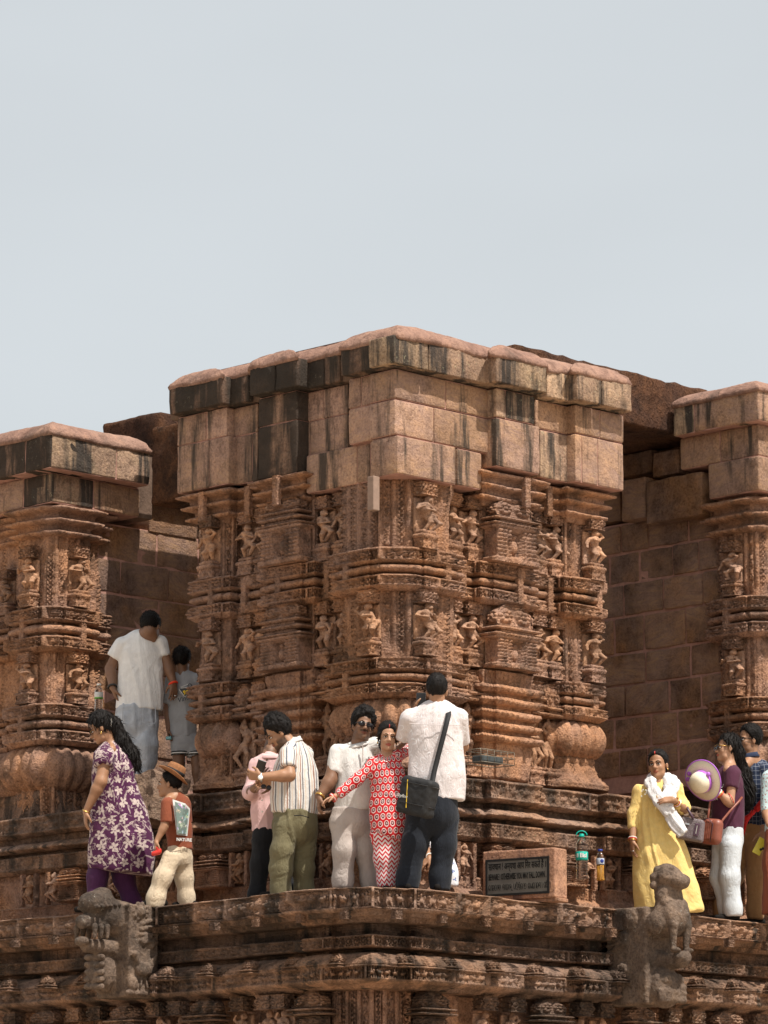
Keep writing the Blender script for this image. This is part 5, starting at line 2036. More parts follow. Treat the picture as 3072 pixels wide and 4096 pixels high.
# ------------------------------------------------------------------ cloth materials
def mat_purple_floral():
    m, t, b, g = cloth_base('purple_floral_cloth')
    u, v, vec = pat_nodes(t)
    u = u+(NX(t, noise_n(t, vec, 28, 3))-.5)*0.02
    v = v+(NX(t, noise_n(t, vec, 33, 3))-.5)*0.02
    def flower(per, off, size, petals, seed, thin=False):
        x, y = (u+off)/per, (v+off*1.7)/per
        cx, cy = x.floor(), y.floor()
        r1, r2 = cellrand(t, cx, cy, seed), cellrand(t, cx, cy, seed+3)
        fx, fy = x-cx-.5+(r1-.5)*.3, y-cy-.5+(r2-.5)*.3
        th = fy.atan2(fx)+r1*6.28
        r = (fx*fx+fy*fy).sqrt()
        lim = ((th*(petals/2)).cos().abs()*.72+.28)*size
        inside = r.lt(lim)
        if thin:
            return inside*r.gt(lim*.80)
        vein = (th*(petals*1.0)).cos().abs().gt(.10)
        return inside*r.gt(.05)*vein
    def leaf(per, off, seed, a=.36, bb=.10):
        x, y = (u+off)/per, (v+off*1.3)/per
        cx, cy = x.floor(), y.floor()
        r1 = cellrand(t, cx, cy, seed)
        fx, fy = x-cx-.5, y-cy-.5
        th = r1*6.28
        c, s_ = th.cos(), th.sin()
        p, q = fx*c+fy*s_, fy*c-fx*s_
        e = (p/a)*(p/a)+(q/bb)*(q/bb)
        return e.lt(1.0)*(q+.012).abs().gt(.012)
    msk = flower(.115, .0, .36, 5, 1)*.9
    msk = msk.max(flower(.14, .37, .38, 6, 9, True)*.5).max(leaf(.10, .11, 5, .32, .07)).max(leaf(.12, .53, 7, .32, .055)*.8).max(leaf(.08, .23, 17, .26, .05)*.45)
    c = mixc_n(t, msk.clamp().s, (.075, .016, .058), (.56, .46, .42))
    cloth_finish(t, b, g, c, .45)
    return m

def mat_red_print():
    m, t, b, g = cloth_base('red_block_print_cloth')
    u, v, vec = pat_nodes(t)
    u = u+(NX(t, noise_n(t, vec, 28, 3))-.5)*0.008
    v = v+(NX(t, noise_n(t, vec, 33, 3))-.5)*0.008
    py = .058
    y = v/py
    cy = y.floor()
    x = u/.050+cy.mod(2)*.5
    fx, fy = x.fract()-.5, y.fract()-.5
    d = ((fx*1.05)*(fx*1.05)+(fy*.95)*(fy*.95)).sqrt()-(.0+fy*.12)
    white = d.lt(.40)*d.gt(.30)
    whiteb = d.lt(.225)*d.gt(.0)
    blk = d.lt(.245)*d.gt(.135)
    c = mixc_n(t, white.max(whiteb).s, (.58, .018, .022), (.78, .72, .70))
    c = mixc_n(t, blk.s, c, (.03, .02, .025))
    c = mixc_n(t, d.lt(.07).s, c, (.45, .02, .03))
    cloth_finish(t, b, g, c, .4)
    return m

def mat_chevron():
    m, t, b, g = cloth_base('red_zigzag_cloth')
    u, v, vec = pat_nodes(t)
    z = (u/.052).fract()-.5
    k = ((v+z.abs()*.060)/.036).fract()
    c = mixc_n(t, k.lt(.52).s, (.56, .02, .03), (.78, .70, .69))
    cloth_finish(t, b, g, c, .4)
    return m

def mat_stripes():
    m, t, b, g = cloth_base('striped_linen')
    u, v, vec = pat_nodes(t)
    W_ = (.66, .63, .60)
    st = [(0, W_), (.10, (.13, .14, .17)), (.19, W_), (.30, (.60, .47, .38)), (.38, W_), (.47, (.36, .22, .17)), (.57, W_), (.66, (.16, .16, .18)), (.74, W_), (.84, (.66, .55, .46)), (.91, W_)]
    c = ramp(t, (u/.128+.07).fract().s, st, 'CONSTANT')
    cloth_finish(t, b, g, c, .5)
    return m

def mat_check():
    m, t, b, g = cloth_base('navy_check_cloth')
    u, v, vec = pat_nodes(t)
    ln = (u/.040).fract().lt(.08).max((v/.040).fract().lt(.08))
    c = mixc_n(t, ln.s, (.016, .026, .058), (.26, .28, .33))
    cloth_finish(t, b, g, c, .45)
    return m

def mat_linefloral(name, base, line, per=.19, w_=.05):
    m, t, b, g = cloth_base(name)
    u, v, vec = pat_nodes(t)
    x, y = u/per, v/per
    cx, cy = x.floor(), y.floor()
    r1 = cellrand(t, cx, cy, 2)
    fx, fy = x-cx-.5, y-cy-.5
    th = fy.atan2(fx)+r1*6.28
    r = (fx*fx+fy*fy).sqrt()
    lim = (th*2.5).cos().abs()*.46
    k = (r-lim).abs().lt(w_*.5)*r.lt(.47)
    c = mixc_n(t, (k*.75).s, base, line)
    cloth_finish(t, b, g, c, .6)
    return m

def mat_yellow():
    m, t, b, g = cloth_base('yellow_cotton')
    u, v, vec = pat_nodes(t)
    x, y = u/.07, v/.07
    fx, fy = x.fract()-.5, y.fract()-.5
    d = (fx*fx+fy*fy).sqrt()
    k = (d.lt(.16)*d.gt(.09)).max(((u+v)/.11).fract().lt(.05))
    c = mixc_n(t, (k*.30).s, (.74, .53, .19), (.76, .65, .36))
    cloth_finish(t, b, g, c, .5)
    return m

def mat_sprig(name, base, col, per=.05):
    m, t, b, g = cloth_base(name)
    u, v, vec = pat_nodes(t)
    x, y = u/per, v/per
    cx, cy = x.floor(), y.floor()
    r1, r2 = cellrand(t, cx, cy, 1), cellrand(t, cx, cy, 6)
    fx, fy = x-cx-.5+(r1-.5)*.5, y-cy-.5+(r2-.5)*.5
    th = fy.atan2(fx)+r2*6.28
    r = (fx*fx+fy*fy).sqrt()
    k = r.lt((th*1.5).cos().abs()*.28)
    c = mixc_n(t, k.s, base, col)
    cloth_finish(t, b, g, c, .4)
    return m

C_PURPLE, C_RED, C_ZIG, C_STRIPE, C_CHECK = mat_purple_floral(), mat_red_print(), mat_chevron(), mat_stripes(), mat_check()
C_PHOTO = mat_linefloral('white_line_floral_shirt', (.63, .57, .565), (.78, .78, .80))
C_YELLOW = mat_yellow()
C_WHITE = cloth('white_linen', (.65, .625, .60), .6)
C_POLO = cloth('pale_grey_polo', (.74, .73, .72), .6)
C_JEANS = cloth('pale_grey_denim', (.43, .46, .51), .7, .9, .2)
C_GREY = cloth('grey_jersey', (.34, .345, .36), .4)
C_VIOLET = cloth('dark_purple_trousers', (.062, .017, .062), .4)
C_BROWNT = cloth('rust_brown_jersey', (.225, .062, .030), .45)
C_CREAM = cloth('cream_cotton', (.60, .485, .35), .7)
C_PINK = cloth('pink_shirt_cloth', (.66, .43, .42), .45)
C_BLACKT = cloth('black_trousers', (.012, .012, .014), .4)
C_OLIVE = cloth('olive_chino', (.155, .135, .075), .7)
C_BEIGE = cloth('beige_trousers', (.44, .38, .345), .6)
C_NAVYT = cloth('dark_navy_trousers', (.012, .015, .022), .5)
C_SCARF = cloth('white_muslin', (.68, .66, .66), .8)
C_MAROON = cloth('maroon_jersey', (.072, .020, .042), .35)
C_WJEANS = cloth('white_denim', (.54, .575, .61), .6)
C_TAN = cloth('tan_chino', (.30, .165, .072), .5)
C_AQUA = mat_sprig('pale_aqua_print', (.52, .66, .68), (.30, .10, .09), .035)
C_SPRIG = mat_sprig('white_blue_sprig_print', (.76, .76, .80), (.16, .22, .42), .06)

def R_(z):
    return np.array(Matrix.Rotation(z, 3, 'Z'))

# ================================================================== 1 man in a pale polo, seen from behind
cA = (70, 600, 11.06)
p = Person('man from behind in a pale grey polo shirt and loose grey jeans, head bowed', 33.55, cA, SK_DEEP, 1.08, px=139)
nb = p.w(815, 395, 0)
h = p.head(895, 300, -.06, yaw=155, pitch=-28, roll=10, neck=nb, neck_r=.06)
shl, ell_, wrl = (560, 500, 0), (445, 760, .03), (470, 965, -.06)
shr, elr, wrr = (1005, 480, 0), (1085, 740, .0), (1145, 915, -.03)
p.f.chain([p.w(560, 500), p.w(800, 440), p.w(1005, 480)], [.042, .05, .042], .03)
p.f.cone(p.w(790, 480), p.w(770, 1000), .055, .055, .05)
p.arm(shl, ell_, wrl, (.062, .052, .050, .031))
p.arm(shr, elr, wrr, (.062, .052, .050, .031))
p.hand(p.w(*wrl), p.w(530, 1150, -.02)-p.w(*wrl), (1, .2, 0), (0, -1, 0), .45)
p.hand(p.w(*wrr), p.w(1150, 1120, -.05)-p.w(*wrr), (-.6, .9, 0), (-1, -.5, 0), .4)
p.finish()
p.hair(h, .010, (.058, .05), seed=3, back=-.13, rough=.008)
p.garment('polo_shirt', C_POLO, [
    dict(p=[(770, 1215, 262), (780, 1000, 240), (785, 800, 225), (785, 600, 220), (785, 520, 190)], ratio=.62, cap0=True),
    dict(p=[(600, 500, 78), (790, 440, 80), (975, 475, 78)], ratio=.9),
    dict(p=[(570, 500, 84, 0), (480, 640, 82, .01)], cap1=True), dict(p=[(1000, 480, 84, 0), (1035, 625, 80, 0)], cap1=True)], fold=.014, fu=7, fv=3, seed=2)
p.collar(p.w(812, 385, 0), .068, .022, C_POLO, (.12, -.1))
p.garment('jeans', C_JEANS, [
    dict(p=[(745, 1170, 232), (735, 1330, 236)], ratio=.7, cap0=True),
    dict(p=[(628, 1350, 122), (600, 1600, 110, -.02), (590, 1820, 98), (585, 2140, 88)], ratio=.95, cap1=True),
    dict(p=[(850, 1350, 126), (848, 1600, 118, -.03), (845, 1750, 112, 0), (800, 1950, 92), (800, 2100, 88)], ratio=.95, cap1=True)], fold=.020, fu=6, fv=7, seed=4)
for x, sg in ((655, 1), (880, -1)):
    m = MB()
    pts = [(x-70, 1190), (x-75, 1350), (x, 1390), (x+70, 1350), (x+65, 1190)]
    m.tube([p.w(a, b_, -.165) for a, b_ in pts], .004, 5)
    m.build('pocket_seam', C_JEANS, p.o)
p.ring(p.w(1140, 925, -.03), p.w(*wrr)-p.w(*elr), .036, .011, M_REDB, 'wristband')
p.ring(p.w(468, 960, -.06), p.w(*wrl)-p.w(*ell_), .036, .010, M_BLACKP, 'wristwatch')
p.ring(p.w(1165, 1060, -.05), (0, 0, -1), .011, .004, M_SILVER, 'finger_ring', 10)
p.shoes([(128, 0), (143, .02)], dirs=[(0, 1), (0, 1)])

# ================================================================== 2 boy in grey, from behind
p = Person('boy from behind in grey tee and shorts, standing in the shaded gap', 33.65, cA, SK_DEEP, 1.05, px=184)
h = p.head(1240, 665, 0, yaw=165, pitch=2, neck=p.w(1250, 820), neck_r=.05, sz=.88)
p.f.chain([p.w(1120, 890), p.w(1250, 850), p.w(1420, 890)], [.042, .05, .042], .03)
p.f.cone(p.w(1255, 900), p.w(1250, 1300), .055, .055, .05)
p.arm((1105, 895, 0), (1075, 1190, .02), (1090, 1430, -.02), (.046, .037, .036, .023))
p.arm((1430, 895, 0), (1490, 1180, .1), (1470, 1380, .05), (.046, .037, .036, .023))
p.hand(p.w(1090, 1430, -.02), (0, -.15, -1), (1, 0, 0), (0, -1, 0), .8, .8)
p.hand(p.w(1470, 1380, .05), (0, 0, -1), (-1, 0, 0), (0, -1, 0), .5, .8)
for x0, x1 in ((1205, 1195), (1410, 1420)):
    p.f.chain([p.w(x0, 1640), p.w(x0, 1800), p.w(x1, 1900), p.w(x1, 2110)], [.058, .052, .054, .034], .02)
p.finish()
p.hair(h, .010, (.066, .05), seed=5, back=-.055, rough=.010, top=.008)
p.garment('grey_tee', C_GREY, [
    dict(p=[(1250, 1515, 152), (1255, 1250, 148), (1265, 1000, 150), (1265, 930, 135)], ratio=.65, cap0=True),
    dict(p=[(1140, 890, 66), (1260, 855, 66), (1400, 885, 66)], ratio=.9),
    dict(p=[(1120, 900, 70), (1088, 1150, 62, .01)], cap1=True), dict(p=[(1415, 900, 70), (1470, 1130, 62, .06)], cap1=True)], fold=.014, fu=6, fv=7, seed=6)
p.garment('grey_shorts', C_GREY, [
    dict(p=[(1255, 1480, 142), (1265, 1560, 142)], ratio=.7, cap0=True),
    dict(p=[(1210, 1560, 88), (1222, 1715, 96)], ratio=.9, cap1=True), dict(p=[(1350, 1560, 88), (1405, 1715, 100)], ratio=.9, cap1=True)], fold=.012, seed=7)
for cx_, wv in ((1222, 97), (1405, 101)):
    for j, (yy, mt) in enumerate(((1685, M_BLACK), (1698, M_WHITEP), (1711, M_BLACK))):
        c_ = p.w(cx_, yy)
        m = MB()
        m.tube([c_+np.array([math.cos(a_)*p.L(wv)*1.03, math.sin(a_)*p.L(wv)*.92, 0]) for a_ in np.linspace(0, 2*math.pi, 20)[:-1]], .0075, 5, True)
        m.build('hem_stripe', mt, p.o, True)
# back print of the tee: a car sketch, a shield with 95 and a script word
def flat_text(txt, size, mat, parent, loc, rot=(math.pi/2, 0, 0), name='print_lettering', bold=0.0, shear=0.0, sx=1.0, align='CENTER', ext=.0012):
    cu = bpy.data.curves.new(name, 'FONT')
    cu.body = txt
    cu.size = size
    cu.align_x = align
    cu.align_y = 'CENTER'
    cu.offset = bold
    cu.shear = shear
    cu.extrude = ext
    cu.resolution_u = 2
    tmp = bpy.data.objects.new(name, cu)
    COL.objects.link(tmp)
    me = bpy.data.meshes.new_from_object(tmp)
    bpy.data.objects.remove(tmp)
    bpy.data.curves.remove(cu)
    me.materials.clear()
    me.materials.append(mat)
    o = bpy.data.objects.new(name, me)
    COL.objects.link(o)
    if parent is not None:
        o.parent = parent
        o.matrix_parent_inverse = Matrix.Translation(-parent.location)
    o.location = loc
    o.rotation_euler = rot
    o.scale = (sx, 1, 1)
    return o
bk = -.145
m = MB()
m.add([p.w(1205, 985, bk), p.w(1350, 950, bk), p.w(1275, 1070, bk)], [(0, 1, 2)])
m.build('shield_print', M_BLACKP, p.o)
M_PRW = plain_mat('white_print', (.62, .62, .6), .8, .1)
M_PRY = plain_mat('yellow_print', (.75, .52, .04), .8, .1)
for pts in ([(1205, 985), (1275, 1075), (1352, 955)], [(1225, 965), (1310, 930), (1335, 925)], [(1230, 975), (1315, 965)], [(1300, 1060), (1345, 985)], [(1215, 1000), (1262, 1062)]):
    m = MB()
    m.tube([p.w(a_, b_, bk-.003) for a_, b_ in pts], .0035, 5)
    m.build('print_line', M_PRW, p.o)
m = MB()
c_ = p.w(1325, 950, bk-.004)
m.tube([c_+np.array([math.cos(a_)*.016, 0, math.sin(a_)*.02]) for a_ in np.linspace(0, 6.28, 15)[:-1]], .004, 5, True)
m.build('print_line', M_BLACKP, p.o)
flat_text('95', .052, M_PRY, p.o, p.w(1282, 1025, bk-.006), (math.pi/2, -.12, 0), bold=.0015)
flat_text('Vintage', .058, M_BLACKP, p.o, p.w(1290, 1082, bk-.006), (math.pi/2, -.32, 0), bold=.001, shear=.3)
tube_ = MB()
tube_.tube([p.w(1065, 1530, -.06), p.w(1120, 1526, -.07)], .016, 10)
tag(tube_.build('bottle', plain_mat('pale_teal_plastic', (.30, .62, .64), .4, .4), None, True), 'pale teal small bottle in the hand of the boy in grey', 'bottle')
p.shoes([(178, 0), (198, 0)], dirs=[(0, 1), (0, 1)], L=.2)

# ================================================================== 3 woman in a purple floral kurta
cB = (70, 700, 10.41)
p = Person('woman in a purple floral kurta walking left, long dark ponytail down her back', 32.1, cB, SK_MED, 0, px=112)
nk = p.w(425, 470, 0)
h = p.head(325, 285, -.02, yaw=-92, pitch=-24, neck=nk, neck_r=.048, sz=1.0)
p.f.chain([p.w(430, 520, -.10), p.w(440, 490), p.w(470, 520, .14)], [.042, .05, .042], .03)
p.f.cone(p.w(440, 560), p.w(460, 800), .055, .055, .05)
shn, eln, wrn = (375, 590, -.15), (320, 850, -.20), (165, 1165, -.16)
p.arm(shn, eln, wrn, (.066, .058, .054, .027))
p.arm((480, 590, .15), (420, 860, .2), (300, 1120, .2), (.06, .05, .048, .027))
p.hand(p.w(*wrn), p.w(160, 1370, -.15)-p.w(*wrn), (1, .3, 0), (-.3, -1, 0), .35, .95)
p.finish()
p.face(h)
def pony(f, o, sz, hh):
    f.ell(o(0, -.115, -.02), (.045, .05, .05), hh['M'], .02)
    f.chain([o(0, -.12, -.0), p.w(545, 420, -.02), p.w(640, 560, -.02), p.w(690, 660, -.02), p.w(715, 720, -.02)], [.05, .06, .060, .038, .012], .02, (Yv, .7))
p.hair(h, .012, (.066, .055), seed=8, back=-.085, rough=.012, extra=pony, hh=.008, strands=900, lock=.07, sweep_back=False)
# wisps
m = MB()
for k in range(10):
    a0_ = p.w(560+random.uniform(-40, 60), 480+random.uniform(0, 120), -.05+random.uniform(-.04, .04))
    a1_ = p.w(690+random.uniform(-30, 40), 680+random.uniform(-60, 60), -.04)
    mid = (a0_+a1_)/2+np.array([random.uniform(-.02, .04), 0, random.uniform(-.02, .02)])
    m.tube([a0_, mid, a1_], [.006, .006, .001], 5)
m.build('hair_strands', M_HAIR, p.o, True)
p.garment('floral_kurta', C_PURPLE, [
    dict(p=[(428, 488, 66), (440, 600, 165), (450, 720, 205), (458, 850, 205), (475, 1000, 230), (510, 1200, 275), (540, 1420, 310), (535, 1600, 325), (525, 1790, 325)], ratio=[.9, .9, .78, .72, .72, .68, .62, .6], cap1=(-.10, 0, -1)),
    dict(p=[(375, 545, 85, -.10), (360, 600, 95, -.15), (350, 690, 96, -.17)], cap1=True),
    dict(p=[(480, 560, 80, .10), (470, 700, 85, .17)], cap1=True)], h=.010, fold=.018, fu=5, fv=3, seed=9, hemwave=.06)
p.collar(p.w(425, 455, 0), .058, .022, C_VIOLET, (-.25, .0))
p.garment('purple_trousers', C_VIOLET, [
    dict(p=[(330, 1650, 120), (285, 1850, 97), (270, 2080, 84), (265, 2180, 82)], ratio=.95, cap1=True),
    dict(p=[(520, 1650, 125, .1), (560, 1850, 104, .1), (650, 2100, 86, .1), (665, 2180, 80, .1)], ratio=.95, cap1=True)], fold=.012, seed=10)
p.ring(p.w(172, 1160, -.16), p.w(*wrn)-p.w(*eln), .033, .006, M_GOLD, 'bangle')
m = MB()
m.ell(p.w(325, 340, -.10), (.008, .006, .014))
m.build('earring', M_GOLD, p.o, True)
m = MB()
m.ell(p.w(428, 235, -.07), (.008, .006, .042))
m.build('hair_clip', M_WHITEP, p.o, True)
o_ = h['o']
m = MB()
m.tube([o_(-.078, -.0, -.008), o_(-.072, .05, -.004), o_(-.058, .092, -.006), o_(0, .110, -.002), o_(.058, .092, -.006)], .0025, 5)
m.build('glasses', M_GOLD, p.o, True)
m = MB()
for q in (-1, 1):
    m.ell(o_(q*.033, .104, -.015), (.022, .003, .019), h['M'], 10, 6)
m.build('glasses', M_LENS, p.o, True)
p.shoes([(95, 0), (134, .08)], dirs=[(-1, -.2), (-1, -.2)])

# ================================================================== 4 boy in a hat
p = Person('boy in a rust brown tee and cream trousers wearing a brown trilby hat', 31.6, cB, SK_MED, 0, px=171)
h = p.head(1035, 870, 0, yaw=-98, pitch=4, neck=p.w(1085, 985), neck_r=.046, sz=.90)
p.f.chain([p.w(1030, 1040, -.08), p.w(1095, 1010), p.w(1190, 1045, .06)], [.042, .05, .042], .03)
p.f.cone(p.w(1095, 1060), p.w(1120, 1450), .055, .055, .05)
shn, eln, wrn = (1010, 1070, -.12), (985, 1310, -.14), (900, 1475, -.16)
p.arm(shn, eln, wrn, (.046, .037, .034, .022))
p.arm((1205, 1080, .06), (1225, 1300, .12), (1180, 1450, .15), (.046, .037, .034, .022))
p.hand(p.w(*wrn), p.w(885, 1590, -.18)-p.w(*wrn), (1, .2, 0), (-.5, -1, 0), .7, .78)
p.finish()
p.face(h)
p.hair(h, .006, (.055, .045), seed=11, back=-.06, rough=.004, top=0)
# trilby: pinched crown, band, turned brim
hm = MB()
ax = nrm(p.w(1130, 700)-p.w(1065, 830))
e1 = nrm(np.array([math.cos(.0), 0, 0])-np.dot([1, 0, 0], ax)*ax)
e2 = np.cross(ax, e1)
HM = np.stack([e1, e2, ax], 1)
hc = p.w(1064, 805)
hm.lathe([(.080, .03), (.088, .035), (.086, .06), (.080, .09), (.070, .115), (.045, .122), (.015, .112), (.0, .110)], 24, HM, hc)
M_HAT = plain_mat('brown_felt', (.27, .125, .060), .95, .1, 0, .2, 60, .5, 160, .006)
hat = hm.build('trilby_hat', M_HAT, p.o, True)
bm_ = MB()
V, F = [], []
n_ = 32
for k in range(n_):
    t = 2*math.pi*k/n_
    for (rr, zz) in ((.084, .036), (.108, .026), (.134, .020+.030*abs(math.sin(t))**2), (.134, .014+.030*abs(math.sin(t))**2), (.106, .016), (.082, .024)):
        V.append(hc+HM @ np.array([rr*math.cos(t)*1.08, rr*math.sin(t)*.93, zz+(-.018*math.cos(t) if rr > .1 else 0)]))
for k in range(n_):
    k2 = (k+1) % n_
    for j in range(6):
        j2 = (j+1) % 6
        F.append((k*6+j, k2*6+j, k2*6+j2, k*6+j2))
bm_.add(V, F)
b_ = bm_.build('hat_brim', M_HAT, None, True)
b_.parent = hat
hb = MB()
hb.lathe([(.0885, .038), (.0905, .040), (.0895, .064), (.087, .066)], 24, HM, hc)
b_ = hb.build('hat_band', M_BLACK, None, True)
b_.parent = hat
p.garment('brown_tee', C_BROWNT, [
    dict(p=[(1145, 1565, 128), (1130, 1350, 122), (1110, 1150, 118), (1105, 1085, 105)], ratio=.78, cap0=True),
    dict(p=[(1030, 1060, 52, -.07), (1102, 1020, 62), (1180, 1060, 56, .05)], ratio=.9),
    dict(p=[(1010, 1075, 62, -.11), (1005, 1280, 62, -.14)], cap1=True), dict(p=[(1200, 1080, 60, .06), (1220, 1280, 58, .11)], cap1=True)], fold=.012, fu=6, fv=6, seed=12, h=.0095)
# picture print on the back: white frame, loose dabs of paint colours
def panel(pts, mat, name, par, th=.002):
    m = MB()
    A_ = [np.asarray(q) for q in pts]
    n = nrm(np.cross(A_[1]-A_[0], A_[2]-A_[0]))
    if n[1] > 0:
        n = -n
    V = A_+[q-n*th*3 for q in A_]
    k = len(A_)
    F = [tuple(range(k)), tuple(range(2*k-1, k-1, -1))]+[(i, i+k, (i+1) % k+k, (i+1) % k) for i in range(k)]
    m.add(V, F)
    return m.build(name, mat, par)
pm, pt, pb = new_mat('painted_lily_print')
g_ = tnode(pt, 'ShaderNodeNewGeometry').outputs['Position']
vz = tnode(pt, 'ShaderNodeTexVoronoi')
vz.inputs['Scale'].default_value = 26
pt.links.new(noise_n(pt, g_, 6, 3) if False else g_, vz.inputs['Vector'])
cz = mixc_n(pt, fr(pt, noise_n(pt, g_, 22, 4, .7), .5, .62), (.14, .19, .17), mixc_n(pt, .55, vz.outputs['Color'], (.55, .56, .60)))
pt.links.new(cz, pb.inputs['Base Color'])
pb.inputs['Roughness'].default_value = .8
fq = [(1068, 1040, -.165), (1200, 1085, -.12), (1250, 1140, -.05), (1222, 1415, -.06), (1112, 1405, -.165)]
fr_ = panel([p.w(*q) for q in fq], M_PRW, 'print_frame', p.o)
fq2 = [(1092, 1065, -.17), (1192, 1102, -.135), (1236, 1150, -.075), (1212, 1395, -.08), (1122, 1388, -.172)]
panel([p.w(q[0], q[1], q[2]-.008) for q in fq2], pm, 'picture_print', p.o)
flat_text('NATURE', .036, M_PRW, p.o, p.w(1188, 1455, -.125), (math.pi/2, 0, math.radians(28)), bold=.0012)
p.garment('cream_trousers', C_CREAM, [
    dict(p=[(1140, 1530, 122), (1130, 1640, 122)], ratio=.85, cap0=True),
    dict(p=[(1055, 1650, 100, -.06), (965, 1850, 86, -.10), (895, 2060, 84, -.10), (880, 2160, 82, -.1)], ratio=.9, cap1=True),
    dict(p=[(1185, 1650, 92, .03), (1190, 1850, 84, .05), (1212, 2060, 76, .06), (1215, 2140, 74, .06)], ratio=.9, cap1=True)], fold=.009, fu=6, fv=6, seed=13, h=.0095)
t_ = Field(.006)
t_.cone(p.w(870, 1600, -.2), p.w(925, 1585, -.2), .020, .022, .01)
t_.ell(p.w(930, 1570, -.2), (.02, .015, .02), None, .008)
t_.cone(p.w(905, 1540, -.2), p.w(930, 1560, -.2), .012, .016, .01)
V, F = t_.mesh()
tag(link('toy', mesh_np('toy', V, F, plain_mat('red_toy_plastic', (.55, .03, .02), .3, .5), True), None), 'small red toy held by the boy in the hat', 'toy')
p.shoes([(157, -.08), (187, .05)], dirs=[(-1, -.2), (-1, .1)], L=.2)

# ================================================================== 5 man in a pink shirt (mostly hidden)
cC = (237.5, 705, 11.34)
p = Person('man in a pale pink shirt and black trousers, half hidden behind the striped shirt', 31.1, cC, SK_DEEP, 0, px=263)
h = p.head(440, 340, .1, yaw=25, pitch=-28, roll=8, neck=p.w(350, 610, .02), neck_r=.056, beard=(.5, .8))
p.f.chain([p.w(240, 650), p.w(350, 620), p.w(480, 640)], [.042, .05, .042], .03)
p.f.cone(p.w(330, 680), p.w(310, 1100), .055, .055, .05)
p.arm((205, 680, 0), (135, 1010, -.05), (235, 900, -.28), (.055, .046, .044, .028))
p.arm((500, 700, .0), (520, 1000, -.05), (390, 930, -.28), (.055, .046, .044, .028))
p.hand(p.w(235, 900, -.28), (.35, -.4, .8), (.4, .9, .1), (1, 0, .2), .5)
p.hand(p.w(390, 930, -.28), (-.9, -.3, .0), (0, .4, -.9), (0, -.6, .8), .6)
p.finish()
p.face(h)
p.hair(h, .018, (.062, .055), seed=14, rough=.014, top=.02)
p.garment('pink_shirt', C_PINK, [
    dict(p=[(300, 1430, 135), (300, 1200, 130), (310, 900, 150), (320, 720, 150)], ratio=.66, cap0=True),
    dict(p=[(240, 660, 75), (350, 620, 76), (480, 650, 75)], ratio=.9),
    dict(p=[(205, 690, 80), (140, 1000, 66, -.04), (190, 960, 58, -.17)], cap1=True), dict(p=[(500, 700, 80), (520, 980, 64, -.04)], cap1=True)], fold=.012, fu=7, fv=4, seed=15)
p.collar(p.w(365, 590, -.01), .066, .028, C_PINK, (0, .1))
for y_ in (745, 1080, 1210):
    m = MB()
    m.ell(p.w(280 if y_ > 900 else 380, y_, -.155), (.007, .004, .007))
    m.build('shirt_button', M_WHITEP, p.o, True)
p.garment('black_trousers', C_BLACKT, [
    dict(p=[(300, 1390, 125), (300, 1500, 128)], ratio=.75, cap0=True),
    dict(p=[(280, 1520, 108), (260, 1800, 100), (222, 2150, 88), (220, 2210, 86)], cap1=True),
    dict(p=[(400, 1520, 100, .05), (520, 1800, 92, .1), (590, 2100, 84, .1), (600, 2190, 84, .1)], cap1=True)], fold=.012, seed=16)
m = MB()
rt = np.array(Matrix.Rotation(.35, 3, 'Y') @ Matrix.Rotation(-.9, 3, 'X'))
m.box((-.036, -.076, -.005), (.036, .076, .005), rt, p.w(258, 715, -.36))
tag(m.build('phone', M_BLACKP, None, bevel=.004), 'black phone held up by the man in the pink shirt', 'phone')
p.shoes([(257, 0), (290, .1)])

# ================================================================== 6 man in a striped shirt
p = Person('man in a striped short-sleeved shirt and olive chinos, bent over a phone', 30.72, cC, SK_MED, 0, px=293)
h = p.head(462, 310, 0, yaw=-82, pitch=-30, neck=p.w(600, 470), neck_r=.060, beard=(.85, .8))
p.f.chain([p.w(590, 560, -.13), p.w(640, 490), p.w(760, 540, .12)], [.042, .05, .042], .03)
p.f.cone(p.w(660, 560), p.w(650, 1000), .055, .055, .05)
shn, eln, wrn = (575, 570, -.17), (590, 800, -.24), (270, 815, -.26)
p.arm(shn, eln, wrn, (.062, .054, .052, .031))
p.arm((760, 620, .15), (640, 860, .15), (380, 880, .0), (.058, .05, .048, .03))
p.hand(p.w(*wrn), p.w(170, 800, -.24)-p.w(*wrn), (0, .9, .4), (-.1, -.3, 1), .75)
p.hand(p.w(380, 880, 0), (-1, -.3, 0), (0, -.6, -.4), (0, 0, 1), .7)
p.finish()
p.face(h)
p.hair(h, .016, (.060, .055), seed=17, back=-.06, rough=.014, top=.026)
p.garment('striped_shirt', C_STRIPE, [
    dict(p=[(650, 1235, 262), (655, 1050, 255), (650, 850, 245), (660, 680, 205), (660, 600, 170)], ratio=.68, cap0=(-.07, 0, -1)),
    dict(p=[(575, 560, 85, -.11), (640, 470, 80), (770, 550, 85, .1)], ratio=.95),
    dict(p=[(575, 570, 100, -.15), (575, 715, 96, -.21)], cap1=True), dict(p=[(760, 640, 90, .13), (710, 780, 88, .16)], cap1=True)], fold=.016, fu=6, fv=4, seed=18)
p.collar(p.w(610, 440, -.01), .072, .026, C_STRIPE, (.55, 0))
p.garment('olive_trousers', C_OLIVE, [
    dict(p=[(660, 1200, 240), (660, 1350, 246)], ratio=.78, cap0=True),
    dict(p=[(545, 1400, 142, -.04), (510, 1650, 124, -.06), (500, 1850, 116, -.05), (490, 2100, 104, -.03), (488, 2200, 100, -.03)], cap1=True),
    dict(p=[(760, 1400, 140, .06), (745, 1650, 120, .08), (740, 1850, 112, .08), (760, 2090, 96, .1), (762, 2180, 94, .1)], cap1=True)], fold=.022, fu=5, fv=6, seed=19)
m = MB()
